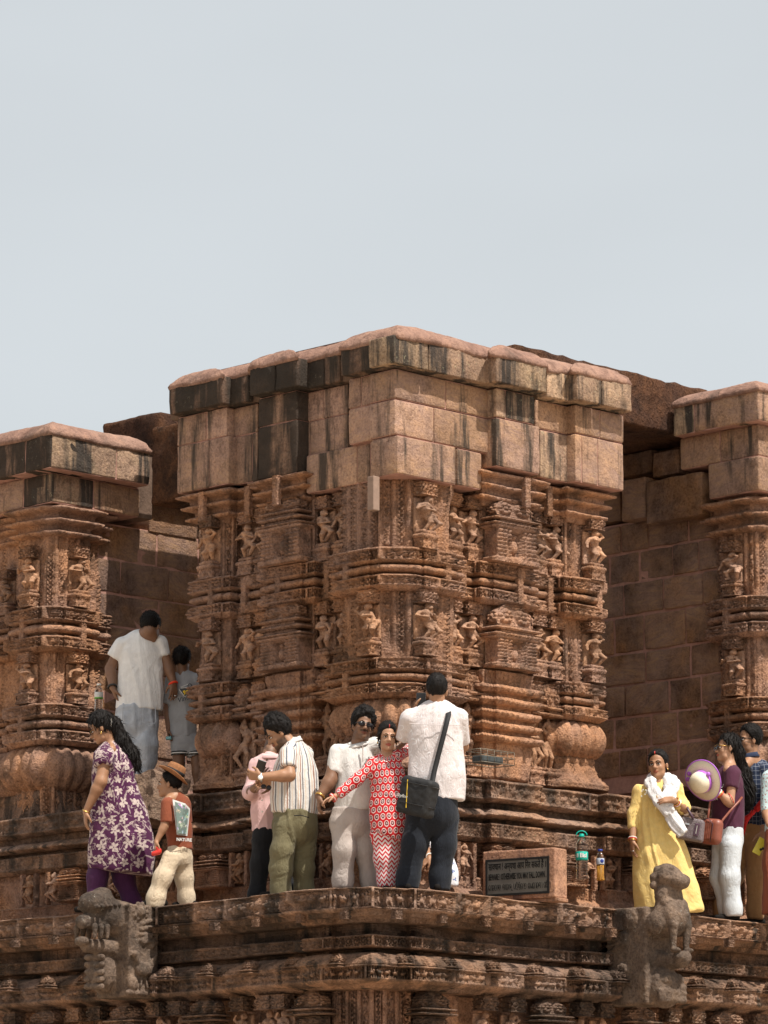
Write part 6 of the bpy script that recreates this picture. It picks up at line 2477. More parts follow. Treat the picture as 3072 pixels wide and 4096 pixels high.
m.tube([p.w(640, 1255, -.19), p.w(720, 1250, -.2), p.w(812, 1278, -.19)], .004, 5)
m.build('pocket_seam', C_BLACKT, p.o)
wd = nrm(p.w(*wrn)-p.w(*eln))
p.ring(p.w(268, 818, -.26), wd, .036, .007, M_SILVER, 'watch_band')
m = MB()
m.lathe([(.018, -.004), (.021, 0), (.019, .006), (.0, .006)], 18, np.stack([[1, 0, 0], [0, 0, 1], [0, -1, 0]], 1).astype(float), p.w(260, 822, -.30))
m.build('wristwatch', M_WHITEP, p.o, True)
m = MB()
for q in (-1, 1):
    m.ell(p.w(325+q*30, 930+q*6, -.20), (.021, .004, .019))
m.tube([p.w(290, 915, -.2), p.w(270, 880, -.2), p.w(250, 860, -.2)], .002, 5)
tag(m.build('glasses', M_LENS, None, True), 'spare pair of dark sunglasses dangling from a hand below the phone', 'sunglasses')
p.shoes([(281, -.03), (304, .08)], dirs=[(-1, .2), (-1, .2)])
# ================================================================== 7 man in white tee and sunglasses
cD = (305, 695, 11.34)
p = Person('man in a white short-sleeved shirt and sunglasses facing the camera beside the woman in red', 30.5, cD, SK_DEEP, 0, px=357)
h = p.head(658, 345, -.02, yaw=14, pitch=4, roll=10, neck=p.w(610, 590), neck_r=.062, beard=(.35, .85))
p.f.chain([p.w(400, 640), p.w(600, 610), p.w(790, 590)], [.045, .055, .045], .03)
p.f.cone(p.w(600, 680), p.w(600, 1050), .06, .06, .05)
shl, ell_, wrl = (360, 660, 0), (290, 960, -.05), (165, 1150, -.10)
p.arm(shl, ell_, wrl, (.066, .058, .056, .032))
p.arm((800, 580, .02), (960, 640, .14), (1090, 560, .16), (.06, .052, .05, .031))
p.hand(p.w(*wrl), p.w(150, 1300, -.10)-p.w(*wrl), (1, .2, 0), (.3, -1, 0), .75)
p.hand(p.w(1090, 560, .16), (1, 0, .1), (0, -1, -.3), (0, 0, 1), .4)
p.finish()
p.face(h)
p.hair(h, .018, (.070, .058), seed=21, rough=.017, top=.026)
p.garment('white_shirt', C_WHITE, [
    dict(p=[(545, 1320, 216), (580, 1130, 218), (585, 950, 200), (580, 780, 185), (590, 690, 165)], ratio=[.72, .76, .7, .66], cap0=(.10, 0, -1)),
    dict(p=[(385, 640, 80), (600, 632, 66), (790, 560, 74)], ratio=.9),
    dict(p=[(365, 660, 92), (335, 885, 84, -.03)], cap1=True), dict(p=[(790, 580, 86, .02), (900, 620, 82, .10)], cap1=True)], fold=.013, fu=6, fv=4, seed=22)
p.collar(p.w(612, 560, -.015), .072, .024, C_WHITE, (.3, .25))
m = MB()
m.box((-.004, -.004, -.07), (.004, .004, .07), None, p.w(655, 660, -.125))
m.build('shirt_placket', C_BEIGE, p.o)
p.garment('beige_trousers', C_BEIGE, [
    dict(p=[(520, 1290, 205), (510, 1420, 228)], ratio=.8, cap0=True),
    dict(p=[(430, 1480, 140, -.03), (445, 1760, 118, -.05), (430, 2090, 106, -.02), (428, 2190, 104, -.02)], cap1=True),
    dict(p=[(640, 1470, 142, .04), (690, 1780, 114, .03), (745, 2090, 106, .05), (752, 2190, 104, .05)], cap1=True)], fold=.010, fu=5, fv=5, seed=23)
o_ = h['o']
sh_ = MB()
for q in (-1, 1):
    sh_.ell(o_(q*.034, .104, -.014), (.029, .008, .019), h['M'], 14, 8)
gl = sh_.build('sunglasses', M_LENS, p.o, True)
sh_ = MB()
sh_.tube([o_(-.077, .0, -.006), o_(-.070, .075, -.004), o_(-.030, .112, -.002), o_(0, .118, -.004), (o_(.030, .112, -.002)), o_(.070, .075, -.004), o_(.077, 0, -.006)], .0032, 6)
sh_.build('glasses_frame', M_BLACKP, p.o, True)
p.ring(p.w(172, 1140, -.10), p.w(*wrl)-p.w(*ell_), .036, .008, M_GOLD, 'wristwatch')
p.shoes([(343, 0), (371, .05)])

# ================================================================== 8 woman in red
p = Person('woman in a red and white printed kurta and zigzag trousers, arms stretched out', 30.28, cD, SK_LIGHT, 0, px=388)
h = p.head(935, 475, -.02, yaw=10, pitch=0, roll=3, neck=p.w(915, 715), neck_r=.044, sz=.92, lip=(.80, .32, .34), female=True)
p.f.chain([p.w(810, 770), p.w(920, 725), p.w(1030, 700)], [.036, .044, .036], .03)
p.f.cone(p.w(925, 780), p.w(930, 1050), .05, .05, .05)
shl, ell_, wrl = (775, 780, -.02), (570, 985, -.06), (345, 1150, -.10)
p.arm(shl, ell_, wrl, (.044, .036, .034, .023))
shr, elr, wrr = (1045, 700, .02), (1190, 610, .25), (1310, 520, .40)
p.arm(shr, elr, wrr, (.044, .036, .034, .023))
p.hand(p.w(*wrl), p.w(200, 1210, -.12)-p.w(*wrl), (-.1, -.2, -1), (.1, -.8, .7), .45, .86)
p.hand(p.w(*wrr), (.8, .5, .6), (0, 1, 0), (-.5, 0, 1), .4, .86)
p.finish()
p.face(h)
def bun(f, o, sz, hh):
    f.ell(o(0, -.105, -.055), (.05, .05, .055), hh['M'], .02)
    f.cone(o(-.078, .03, .02), o(-.080, .0, -.06), .009, .006, .02)
    f.cone(o(.078, .03, .02), o(.080, .0, -.06), .009, .006, .02)
p.hair(h, .006, (.070, .058), seed=24, rough=.006, top=.012, extra=bun, strands=300, lift=.004)
m = MB()
m.ell(h['o'](0, .066, .085), (.004, .02, .018), h['M'], 8, 6)
m.build('vermilion_mark', M_BANG, p.o, True)
m = MB()
m.ell(h['o'](0, .097, .018), (.0035, .003, .0035), h['M'], 8, 6)
m.build('forehead_dot', M_BANG, p.o, True)
for q in (-1, 1):
    m = MB()
    m.ell(h['o'](q*.082, .0, -.055), (.007, .006, .010), h['M'], 8, 6)
    m.build('earring', M_GOLD, p.o, True)
m = MB()
m.tube([p.w(835, 690, -.06), p.w(870, 735, -.10), p.w(915, 760, -.115), p.w(965, 735, -.10), p.w(990, 690, -.06)], .0022, 5)
m.build('necklace', M_SILVER, p.o, True)
p.garment('red_kurta', C_RED, [
    dict(p=[(918, 770, 120), (925, 850, 172), (940, 980, 180), (950, 1130, 168), (945, 1260, 188), (955, 1420, 200), (965, 1560, 196), (1000, 1640, 150)], ratio=[.62, .66, .68, .72, .74, .72, .7], cap1=(-.42, 0, -1)),
    dict(p=[(775, 775, 62, -.01), (915, 772, 44), (1040, 690, 62, .01)], ratio=.9),
    dict(p=[(780, 785, 66, -.02), (585, 970, 60, -.06), (385, 1125, 56, -.09)], cap1=True),
    dict(p=[(1040, 705, 66, .02), (1190, 620, 58, .23), (1270, 560, 52, .34)], cap1=True)], h=.0095, fold=.012, fu=5, fv=4, seed=25)
p.garment('sleeve_cuff', C_ZIG, [dict(p=[(470, 1062, 59.5, -.078), (375, 1134, 58, -.092)], cap0=True, cap1=True)], h=.008, fold=.003, seed=27)
def strip_on(pts, mat, name, th=.006, wd=.02):
    m = MB()
    V, F = [], []
    for (x, y, dd) in pts:
        c = p.w(x, y, dd)
        V += [c+np.array([-wd, 0, 0]), c+np.array([-wd*.3, -th, 0]), c+np.array([wd*.3, -th, 0]), c+np.array([wd, 0, 0])]
    for i in range(len(pts)-1):
        for j in range(3):
            F.append((i*4+j, (i+1)*4+j, (i+1)*4+j+1, i*4+j+1))
    m.add(V, F)
    return m.build(name, mat, p.o, True)
p.garment('zigzag_trousers', C_ZIG, [
    dict(p=[(900, 1380, 140), (905, 1600, 142, .0), (915, 1850, 122), (925, 2090, 98), (930, 2180, 96)], ratio=.78, cap1=True),
    dict(p=[(1040, 1400, 96, .10), (1050, 1700, 92, .10), (1040, 2050, 80, .12), (1040, 2160, 78, .12)], cap1=True)], h=.0095, fold=.012, fu=5, fv=3, seed=26)
p.garment('kurta_panel', C_RED, [dict(p=[(800, 1330, 52, -.03), (805, 1600, 52, -.01), (865, 1950, 50, .0), (880, 2090, 48, .0)], cap0=True, cap1=True)], h=.0095, fold=.008, seed=28)
wd = nrm(p.w(*wrl)-p.w(*ell_))
for k, mt in enumerate((M_BANG, M_WHITEP, M_BANG)):
    p.ring(p.w(312+k*8, 1172-k*7, -.10), wd, .034, .0055, mt, 'bangle')
p.shoes([(386, 0), (399, .1)], L=.22)

# ================================================================== 9 photographer from behind
cE = (380, 665, 9.83)
p = Person('man seen from behind in a white line-patterned shirt and dark trousers, raising a phone', 30.12, cE, SK_MED, 0, px=428)
h = p.head(560, 250, 0, yaw=176, pitch=4, roll=0, neck=p.w(560, 440), neck_r=.058)
p.f.chain([p.w(360, 500), p.w(560, 450), p.w(720, 500)], [.045, .055, .045], .03)
p.f.cone(p.w(550, 560), p.w(550, 1000), .06, .06, .05)
shl, ell_, wrl = (290, 520, 0), (190, 690, .14), (350, 465, .36)
p.arm(shl, ell_, wrl, (.058, .050, .050, .031))
shr, elr, wrr = (785, 520, 0), (815, 800, .16), (690, 600, .36)
p.arm(shr, elr, wrr, (.058, .050, .050, .031))
p.hand(p.w(*wrl), (.35, .3, 1), (.7, -.5, -.2), (.6, -.8, .4), .5)
p.hand(p.w(*wrr), (-.6, .2, .9), (-.6, -.4, 0), (-.2, -.9, .3), .5)
p.finish()
p.hair(h, .008, (.060, .05), seed=31, strands=300, lock=.018, lift=.003, back=-.085, rough=.005, top=.010, side=.98)
p.garment('patterned_shirt', C_PHOTO, [
    dict(p=[(562, 1335, 268), (560, 1100, 262), (555, 900, 245), (548, 720, 248), (550, 590, 232), (555, 530, 190)], ratio=.62, cap0=True),
    dict(p=[(300, 520, 82), (560, 458, 76), (775, 510, 82)], ratio=.95),
    dict(p=[(285, 540, 92), (235, 735, 84, .10)], cap1=True), dict(p=[(780, 545, 90), (805, 770, 80, .12)], cap1=True)], fold=.016, fu=5, fv=6, seed=32)
p.collar(p.w(560, 400, .0), .070, .026, C_PHOTO, (0, -.1))
m = MB()
m.tube([p.w(290, 575, -.155), p.w(420, 585, -.165), p.w(560, 588, -.168), p.w(790, 590, -.15)], .003, 5)
m.build('yoke_seam', C_PHOTO, p.o)
p.garment('navy_trousers', C_NAVYT, [
    dict(p=[(525, 1310, 242), (520, 1440, 246)], ratio=.75, cap0=True),
    dict(p=[(390, 1500, 138, .0), (345, 1760, 118, .0), (275, 2080, 106, .02), (262, 2190, 112, .02)], cap1=True),
    dict(p=[(640, 1500, 134, .03), (630, 1760, 112, .03), (590, 2080, 98, .05), (585, 2210, 100, .05)], cap1=True)], fold=.012, fu=5, fv=5, seed=33)
p.shoes([(405, .0), (439, .04)], dirs=[(-.4, 1), (.2, 1)])
ph = MB()
ph.box((-.038, -.005, -.078), (.038, .005, .078), R_(.05), p.w(404, 366, .33))
tag(ph.build('phone', M_BLACKP, None, bevel=.005), 'black phone the photographer from behind holds up at ear height', 'phone')
# shoulder bag with strap
bag = thing('shoulder_bag', 'black boxy shoulder bag with a yellow line, hanging on a diagonal strap', 'shoulder bag', tuple(map(float, p.w(380, 1300, -.26))))
bf = Field(.009)
bR = np.array(Matrix.Rotation(math.radians(-28), 3, 'Z') @ Matrix.Rotation(math.radians(14), 3, 'Y'))
bc = p.w(372, 1300, -.28)
bf.box(bc, (.140, .085, .148), bR, .035, .01)
V, F = bf.mesh()
V = V+vnormals(V, F)*((fnoise(V*16, 5, 2)-.5)*.016)[:, None]
link('bag_body', mesh_np('bag_body', V, F, M_BLACK, True), bag)
m = MB()
for zz in (.10, -.06):
    m.tube([bc+bR @ np.array(q) for q in ((-.143, -.05, zz), (-.10, -.088, zz), (0, -.089, zz), (.10, -.088, zz), (.143, -.05, zz), (.143, .06, zz))], .004, 5)
m.build('zip', M_BLACKP, bag, True)
m = MB()
m.tube([bc+bR @ np.array(q) for q in ((-.075, -.0885, .12), (-.035, -.0885, -.10))], .0032, 5)
m.build('yellow_piping', plain_mat('yellow_piping', (.75, .50, .05), .6), bag)
br = (Matrix.Rotation(math.radians(-28), 3, 'Z') @ Matrix.Rotation(math.radians(14), 3, 'Y') @ Matrix.Rotation(math.radians(90), 3, 'X')).to_euler()
flat_text('Skyline', .036, M_PRW, bag, bc+bR @ np.array((-.095, -.0885, -.015)), br, 'bag_lettering', .0003, .25)
m = MB()
V, F = [], []
sp_ = [(512, 1165, -.235), (530, 1060, -.19), (570, 900, -.185), (612, 740, -.185), (650, 590, -.18), (672, 500, -.15), (672, 455, -.07), (655, 440, .02)]
for (x, y, dd) in sp_:
    c = p.w(x, y, dd)
    V += [c+np.array([-.022, 0, -.005]), c+np.array([.022, 0, .005]), c+np.array([.022, -.006, .005]), c+np.array([-.022, -.006, -.005])]
for i in range(len(sp_)-1):
    for j in range(4):
        F.append((i*4+j, (i+1)*4+j, (i+1)*4+(j+1) % 4, i*4+(j+1) % 4))
m.add(V, F)
m.build('strap', M_BLACK, bag, True)

# ================================================================== 10 someone crouching in a white sprigged dress behind the photographer
p = Person('person in a white blue-sprigged dress crouching behind the dark trousers', 31.0, cE, SK_MED, 0, px=444)
h = p.head(520, 1420, 0, yaw=40, pitch=-15, neck=p.w(530, 1560), neck_r=.045, sz=.9)
p.f.chain([p.w(450, 1620), p.w(530, 1580), p.w(610, 1620)], [.04, .045, .04], .03)
p.f.cone(p.w(530, 1620), p.w(560, 1900), .06, .06, .04)
p.arm((450, 1640, -.05), (440, 1800, -.12), (485, 1900, -.28), (.042, .036, .034, .022))
p.arm((610, 1640, 0), (640, 1820, -.1), (560, 1900, -.25), (.042, .036, .034, .022))
p.hand(p.w(485, 1900, -.28), (-.6, -.2, -.5), (0, .5, -.8), (0, -.8, .3), .5, .85)
p.hand(p.w(560, 1900, -.25), (-.6, -.2, -.5), (0, .5, -.8), (0, -.8, .3), .5, .85)
p.finish()
p.hair(h, .012, (.06, .05), seed=35, back=-.1)
p.garment('sprig_dress', C_SPRIG, [
    dict(p=[(530, 1600, 70), (540, 1700, 95), (560, 1850, 130), (600, 2050, 150), (620, 2190, 150)], ratio=.8, cap1=True),
    dict(p=[(450, 1640, 50, -.03), (440, 1760, 46, -.1)], cap1=True), dict(p=[(610, 1640, 50), (635, 1780, 46, -.08)], cap1=True)], fold=.014, seed=36)
p.ring(p.w(486, 1890, -.27), (.5, -.8, -.2), .032, .005, M_WHITEP, 'bangle')
p.shoes([(440, .05), (448, .05)], L=.2)

# ================================================================== 11 woman in yellow
cF = (612.5, 740, 12.28)
p = Person('woman in a long yellow dress with a white scarf, hand on her chest', 32.35, cF, SK_MED, 0, px=664)
h = p.head(560, 300, 0, yaw=-22, pitch=3, roll=-4, neck=p.w(545, 510), neck_r=.050, sz=1.0, lip=(.80, .45, .42), female=True)
p.f.chain([p.w(370, 610), p.w(560, 555), p.w(740, 600)], [.042, .05, .042], .03)
p.f.cone(p.w(550, 650), p.w(540, 950), .055, .055, .05)
shl, ell_, wrl = (310, 640, -.02), (262, 930, -.02), (246, 1235, -.10)
p.arm(shl, ell_, wrl, (.05, .042, .040, .026))
shr, elr, wrr = (800, 620, -.02), (885, 850, -.08), (745, 735, -.24)
p.arm(shr, elr, wrr, (.05, .042, .040, .026))
p.hand(p.w(*wrl), p.w(250, 1440, -.10)-p.w(*wrl), (1, .3, 0), (.3, -1, 0), .5, .92)
p.hand(p.w(*wrr), p.w(530, 735, -.25)-p.w(*wrr), (-.1, .7, -.7), (0, -.3, 1), .45, .95)
p.finish()
p.face(h)
def bun2(f, o, sz, hh):
    f.ell(o(.0, -.115, .0), (.055, .05, .055), hh['M'], .02)
p.hair(h, .008, (.064, .062), seed=37, rough=.004, top=.006, extra=bun2, strands=250, lift=.002)
m = MB()
m.ell(h['o'](0, .064, .090), (.004, .02, .016), h['M'], 8, 6)
m.build('vermilion_mark', M_BANG, p.o, True)
for q in (-1, 1):
    m = MB()
    m.ell(h['o'](q*.084, .0, -.050), (.005, .005, .007), h['M'], 8, 6)
    m.build('earring', M_GOLD, p.o, True)
p.garment('yellow_dress', C_YELLOW, [
    dict(p=[(555, 640, 130), (560, 720, 215), (545, 830, 218), (535, 960, 205), (545, 1120, 230), (575, 1350, 295), (610, 1600, 330), (650, 1850, 375), (695, 2112, 425)], ratio=[.6, .7, .72, .74, .72, .62, .55, .5], cap1=(0, 0, -1)),
    dict(p=[(330, 625, 72, -.01), (560, 608, 56), (785, 600, 72, -.01)], ratio=.9),
    dict(p=[(312, 645, 78, -.02), (268, 930, 64, -.02), (250, 1085, 56, -.05)], cap1=True),
    dict(p=[(798, 625, 80, -.02), (868, 835, 72, -.07), (795, 775, 60, -.17)], cap1=True)], h=.0105, fold=.026, fu=8, fv=1.3, seed=38, hemwave=.05)
# scarf: band over the shoulders, gathered in the hand, tail down to the bag
p.garment('white_scarf', C_SCARF, [
    dict(p=[(470, 440, 34, .02), (470, 520, 46, -.09), (510, 640, 50, -.17), (590, 760, 56, -.21), (670, 860, 72, -.21)], ratio=.55),
    dict(p=[(635, 440, 34, .03), (690, 490, 60, -.02), (720, 590, 68, -.12), (690, 700, 60, -.19), (650, 800, 66, -.21)], ratio=.5),
    dict(p=[(745, 480, 50, .04), (760, 560, 60, -.05), (730, 640, 50, -.15)], ratio=.5),
    dict(p=[(650, 820, 68, -.21), (700, 900, 56, -.20), (780, 1030, 62, -.20), (870, 1150, 74, -.19)], ratio=.45, cap1=True),
    dict(p=[(480, 450, 36, .04), (560, 470, 36, .10), (640, 450, 36, .04)])], h=.0085, fold=.022, fu=26, fv=2, seed=39, k=.015)
for (wr_, ax_, n_) in ((p.w(246, 1238, -.10), p.w(*wrl)-p.w(*ell_), 3), (p.w(775, 755, -.21), p.w(*wrr)-p.w(*elr), 4)):
    for k in range(n_):
        p.ring(wr_-nrm(ax_)*k*.012, ax_, .036, .0045, (M_GOLD, M_BANG, M_WHITEP, M_GOLD)[k], 'bangle')
p.ring(p.w(545, 700, -.27), (1, 0, .2), .011, .0045, M_GOLD, 'finger_ring', 10)
p.ring(p.w(252, 1365, -.12), (0, 0, 1), .012, .0045, M_SILVER, 'finger_ring', 10)
m = MB()
for k in range(26):
    a_ = random.uniform(350, 640)
    m.ell(p.w(a_, 590+abs(a_-520)*.15+random.uniform(-10, 80), -.150), (.006, .003, .006), None, 5, 4)
m.build('neckline_embroidery', plain_mat('silver_thread', (.62, .62, .58), .5), p.o)
p.shoes([(655, 0), (672, .05)], L=.22)
hb_ = thing('handbag', 'grey textured handbag with purple straps on the arm of the woman in yellow', 'handbag', tuple(map(float, p.w(960, 1100, -.12))))
hf = Field(.008)
hR = np.array(Matrix.Rotation(math.radians(12), 3, 'Y') @ Matrix.Rotation(math.radians(-15), 3, 'Z'))
hc_ = p.w(968, 1100, -.10)
hf.box(hc_, (.108, .045, .095), hR, .022, .01)
V, F = hf.mesh()
q_ = (V-hc_) @ hR
V = V+(hR @ np.stack([q_[:, 0]*(-.8)*(q_[:, 2]-.0)*1.2, q_[:, 0]*0, q_[:, 0]*0])).T
link('bag_body', mesh_np('bag_body', V, F, plain_mat('grey_woven_leather', (.16, .125, .13), .6, .4, 0, .25, 90, .7, 70, .01), True), hb_)
M_PLUM = plain_mat('plum_leather', (.075, .035, .055), .45, .5)
m = MB()
m.tube([p.w(905, 800, -.1), p.w(930, 860, -.14), p.w(965, 920, -.15), p.w(995, 965, -.15)], .012, 6)
m.tube([p.w(890, 830, -.05), p.w(870, 900, -.06), p.w(865, 960, -.08), p.w(870, 1010, -.1)], .010, 6)
m.build('strap', M_PLUM, hb_, True)
m = MB()
m.box((-.022, -.006, -.055), (.022, .006, .055), hR, hc_+hR @ np.array([.055, -.047, .0]))
m.build('zip_patch', M_PLUM, hb_, bevel=.006)
m = MB()
m.tube([hc_+hR @ np.array([.055, -.055, .035]), hc_+hR @ np.array([.055, -.055, -.035])], .004, 6)
m.box((-.02, -.003, -.006), (.02, .003, .006), hR, hc_+hR @ np.array([-.035, -.048, .035]))
m.build('metal_fitting', M_SILVER, hb_)

# ================================================================== 12 woman in maroon holding a hat
cG = (675, 715, 10.78)
p = Person('woman in a maroon tee and white jeans facing left, sunglasses on, holding a sun hat', 32.95, cG, SK_LIGHT, 0, px=727)
h = p.head(568, 355, 0, yaw=-80, pitch=6, roll=-4, neck=p.w(575, 530), neck_r=.046, sz=.97, lip=(.85, .42, .42), female=True)
p.f.chain([p.w(570, 590, -.10), p.w(590, 545), p.w(620, 580, .10)], [.04, .048, .04], .03)
p.f.cone(p.w(580, 620), p.w(580, 950), .055, .055, .05)
shn, eln, wrn = (625, 640, -.12), (590, 945, -.16), (465, 835, -.20)
p.arm(shn, eln, wrn, (.052, .044, .042, .025))
p.arm((590, 640, .12), (500, 900, .10), (420, 830, -.02), (.05, .042, .04, .025))
p.hand(p.w(*wrn), (-.55, .1, .8), (-.7, .6, 0), (-.3, -1, 0), .5, .92)
p.hand(p.w(420, 830, -.02), (-.6, 0, .7), (.3, -.6, 0), (0, -.5, .5), .6, .92)
p.finish()
p.face(h)
def longhair(f, o, sz, hh):
    f.ell(o(0, -.10, -.03), (.055, .06, .07), hh['M'], .02)
    f.chain([o(0, -.11, -.06), p.w(690, 500, .03), p.w(740, 640, .05), p.w(775, 800, .06), p.w(775, 920, .06), p.w(765, 1000, .05)], [.045, .05, .062, .070, .055, .02], .02, (Yv, .7))
p.hair(h, .006, (.062, .055), seed=41, back=-.09, rough=.012, extra=longhair, hh=.008, strands=900, lock=.07, sweep_back=False)
m = MB()
for k in range(12):
    a0_ = p.w(720+random.uniform(-30, 50), 600+random.uniform(0, 200), random.uniform(-.05, .05))
    a1_ = a0_+np.array([random.uniform(.0, .09), random.uniform(-.02, .02), random.uniform(-.25, -.12)])
    m.tube([a0_, (a0_+a1_)/2+np.array([random.uniform(0, .04), 0, 0]), a1_], [.007, .006, .001], 5)
m.build('hair_strands', M_HAIR, p.o, True)
p.garment('maroon_tee', C_MAROON, [
    dict(p=[(568, 1240, 172), (570, 1080, 162), (568, 920, 158), (575, 780, 150), (585, 660, 135)], ratio=.78, cap0=(.0, 0, -1)),
    dict(p=[(600, 620, 72, -.09), (590, 592, 54), (600, 610, 70, .09)], ratio=.95),
    dict(p=[(625, 640, 84, -.11), (605, 790, 76, -.14)], cap1=True), dict(p=[(590, 650, 78, .11), (545, 790, 70, .11)], cap1=True)], fold=.010, fu=5, fv=4, seed=42)
p.garment('white_jeans', C_WJEANS, [
    dict(p=[(580, 1210, 155), (585, 1340, 156)], ratio=.85, cap0=True),
    dict(p=[(600, 1420, 120, -.05), (590, 1750, 102, -.06), (622, 2080, 92, -.05), (628, 2170, 94, -.05)], cap1=True),
    dict(p=[(500, 1420, 96, .05), (470, 1750, 84, .06), (545, 2070, 72, .06), (555, 2160, 74, .06)], cap1=True)], fold=.008, fu=5, fv=6, seed=43)
o_ = h['o']
sg = MB()
for q in (-1, 1):
    sg.ell(o_(q*.034, .106, -.018), (.029, .006, .026), h['M'], 12, 8)
sg.build('sunglasses', M_LENS, p.o, True)
sg = MB()
sg.tube([o_(-.077, .0, .0), o_(-.070, .078, .002), o_(-.034, .112, .006), o_(0, .116, .002), o_(.034, .112, .006), o_(.070, .078, .002), o_(.077, 0, 0)], .003, 6)
sg.build('glasses_frame', M_GOLD, p.o, True)
m = MB()
m.ell(o_(-.083, .0, -.05), (.006, .006, .007))
m.build('earring', M_WHITEP, p.o, True)
for k, mt in enumerate((M_WHITEP, M_GOLD, M_BANG)):
    p.ring(p.w(472+k*9, 840+k*8, -.2), p.w(*wrn)-p.w(*eln), .034, .0055, mt, 'bangle')
p.ring(p.w(598, 905, -.16), (1, .2, .5), .053, .004, M_BANG, 'arm_thread')
m = MB()
for k in range(14):
    t = k/13
    m.ell(p.w(470+60*t, 640+110*math.sin(t*3)+60*t, -.09-.03*math.sin(t*3)), (.005, .005, .005), None, 5, 4)
m.build('necklace', M_SILVER, p.o)
flat_text('ON', .05, M_PRW, p.o, p.w(425, 900, -.13), (math.pi/2, 0, -.9), bold=.001)
p.shoes([(717, .06), (730, -.05)], dirs=[(-1, -.3), (-1, -.3)], L=.22)
# sun hat
hatc = p.w(300, 712, -.34)
ax = nrm(np.array([-.62, -.70, -.36]))
e1 = nrm(np.cross(ax, [0, 0, 1.]))
e2 = np.cross(e1, ax)
HM = np.stack([e1, e2, ax], 1)
M_STRAW = plain_mat('pale_straw', (.78, .70, .55), .85, .2, 0, .10, 150, .5, 220, .004)
M_LILAC = plain_mat('lilac_ribbon', (.42, .13, .58), .4, .4, 0, .1, 40)
sun_hat = thing('sun_hat', 'cream straw sun hat with lilac ribbon and flowers, held before the maroon tee', 'sun hat', tuple(map(float, hatc)))
m = MB()
m.lathe([(.092, .0), (.096, .02), (.094, .055), (.080, .095), (.050, .118), (.0, .124)], 28, HM, hatc)
m.build('crown', M_STRAW, sun_hat, True)
m = MB()
V, F = [], []
n_ = 36
for k in range(n_):
    t = 2*math.pi*k/n_
    wv = .012*math.sin(2*t+.5)
    for (rr, zz) in ((.092, .004), (.135, -.006+wv*.5), (.178, -.012+wv), (.178, -.017+wv), (.135, -.012+wv*.5), (.09, -.002)):
        V.append(hatc+HM @ np.array([rr*math.cos(t), rr*math.sin(t), zz]))
for k in range(n_):
    k2 = (k+1) % n_
    for j in range(6):
        F.append((k*6+j, k2*6+j, k2*6+(j+1) % 6, k*6+(j+1) % 6))
m.add(V, F)
m.build('brim', M_STRAW, sun_hat, True)
m = MB()
m.tube([hatc+HM @ np.array([.180*math.cos(t), .180*math.sin(t), -.0145+.012*math.sin(2*t+.5)]) for t in np.linspace(0, 2*math.pi, 41)[:-1]], .0055, 6, True)
m.build('edging', M_LILAC, sun_hat, True)
m = MB()
m.lathe([(.0965, .004), (.099, .006), (.098, .036), (.096, .038)], 28, HM, hatc)
for q in (-1, 1):
    m.ell(hatc+HM @ np.array([-.085-.012*q, .045+.016*q, .03]), (.018, .012, .020))
m.build('ribbon', M_LILAC, sun_hat, True)
for i, (a_, b_) in enumerate(((.118, .078), (.142, .030))):
    m = MB()
    for j in range(8):
        t = j*math.pi/4
        m.ell(hatc+HM @ np.array([a_+.013*math.cos(t), b_+.013*math.sin(t), .010]), (.011, .011, .008), None, 6, 5)
    m.ell(hatc+HM @ np.array([a_, b_, .016]), (.009, .009, .009), None, 6, 5)
    m.build('cloth_flower', M_LILAC, sun_hat, True)
bb_ = thing('shoulder_bag', 'rust brown ribbed shoulder bag hanging in front of the white jeans', 'shoulder bag', tuple(map(float, p.w(395, 1250, -.2))))
bf = Field(.008)
bR = np.array(Matrix.Rotation(math.radians(7), 3, 'Y') @ Matrix.Rotation(math.radians(-30), 3, 'Z'))
bc = p.w(398, 1258, -.23)
bf.box(bc, (.094, .055, .112), bR, .05, .01)
V, F = bf.mesh()
q_ = (V-bc) @ bR
rb = np.where((q_[:, 1] < -.035) & (q_[:, 0] < .02), .0035*np.sin(q_[:, 0]*2*np.pi/.017), 0)
V = V+vnormals(V, F)*rb[:, None]
M_RUST = plain_mat('rust_leather', (.24, .072, .045), .42, .45, 0, .12, 30, .2, 60, .005)
link('bag_body', mesh_np('bag_body', V, F, M_RUST, True), bb_)
m = MB()
m.tube([p.w(352, 1130, -.2), p.w(365, 1040, -.17), p.w(380, 930, -.15), p.w(395, 880, -.13)], .010, 6)
m.tube([p.w(490, 1180, -.26), p.w(515, 1130, -.24), p.w(590, 1040, -.22), p.w(690, 930, -.17), p.w(720, 890, -.1)], .011, 6)
m.build('strap', M_RUST, bb_, True)
p.ring(p.w(490, 1182, -.26), (.5, -.6, .4), .013, .004, M_GOLD, 'bag_ring', 10).parent = bb_
m = MB()
m.tube([bc+bR @ np.array(q) for q in ((.02, -.058, -.10), (.03, -.058, .06), (-.02, -.058, .105), (-.09, -.03, .09))], .0035, 5)
m.build('zip', M_PLUM, bb_, True)

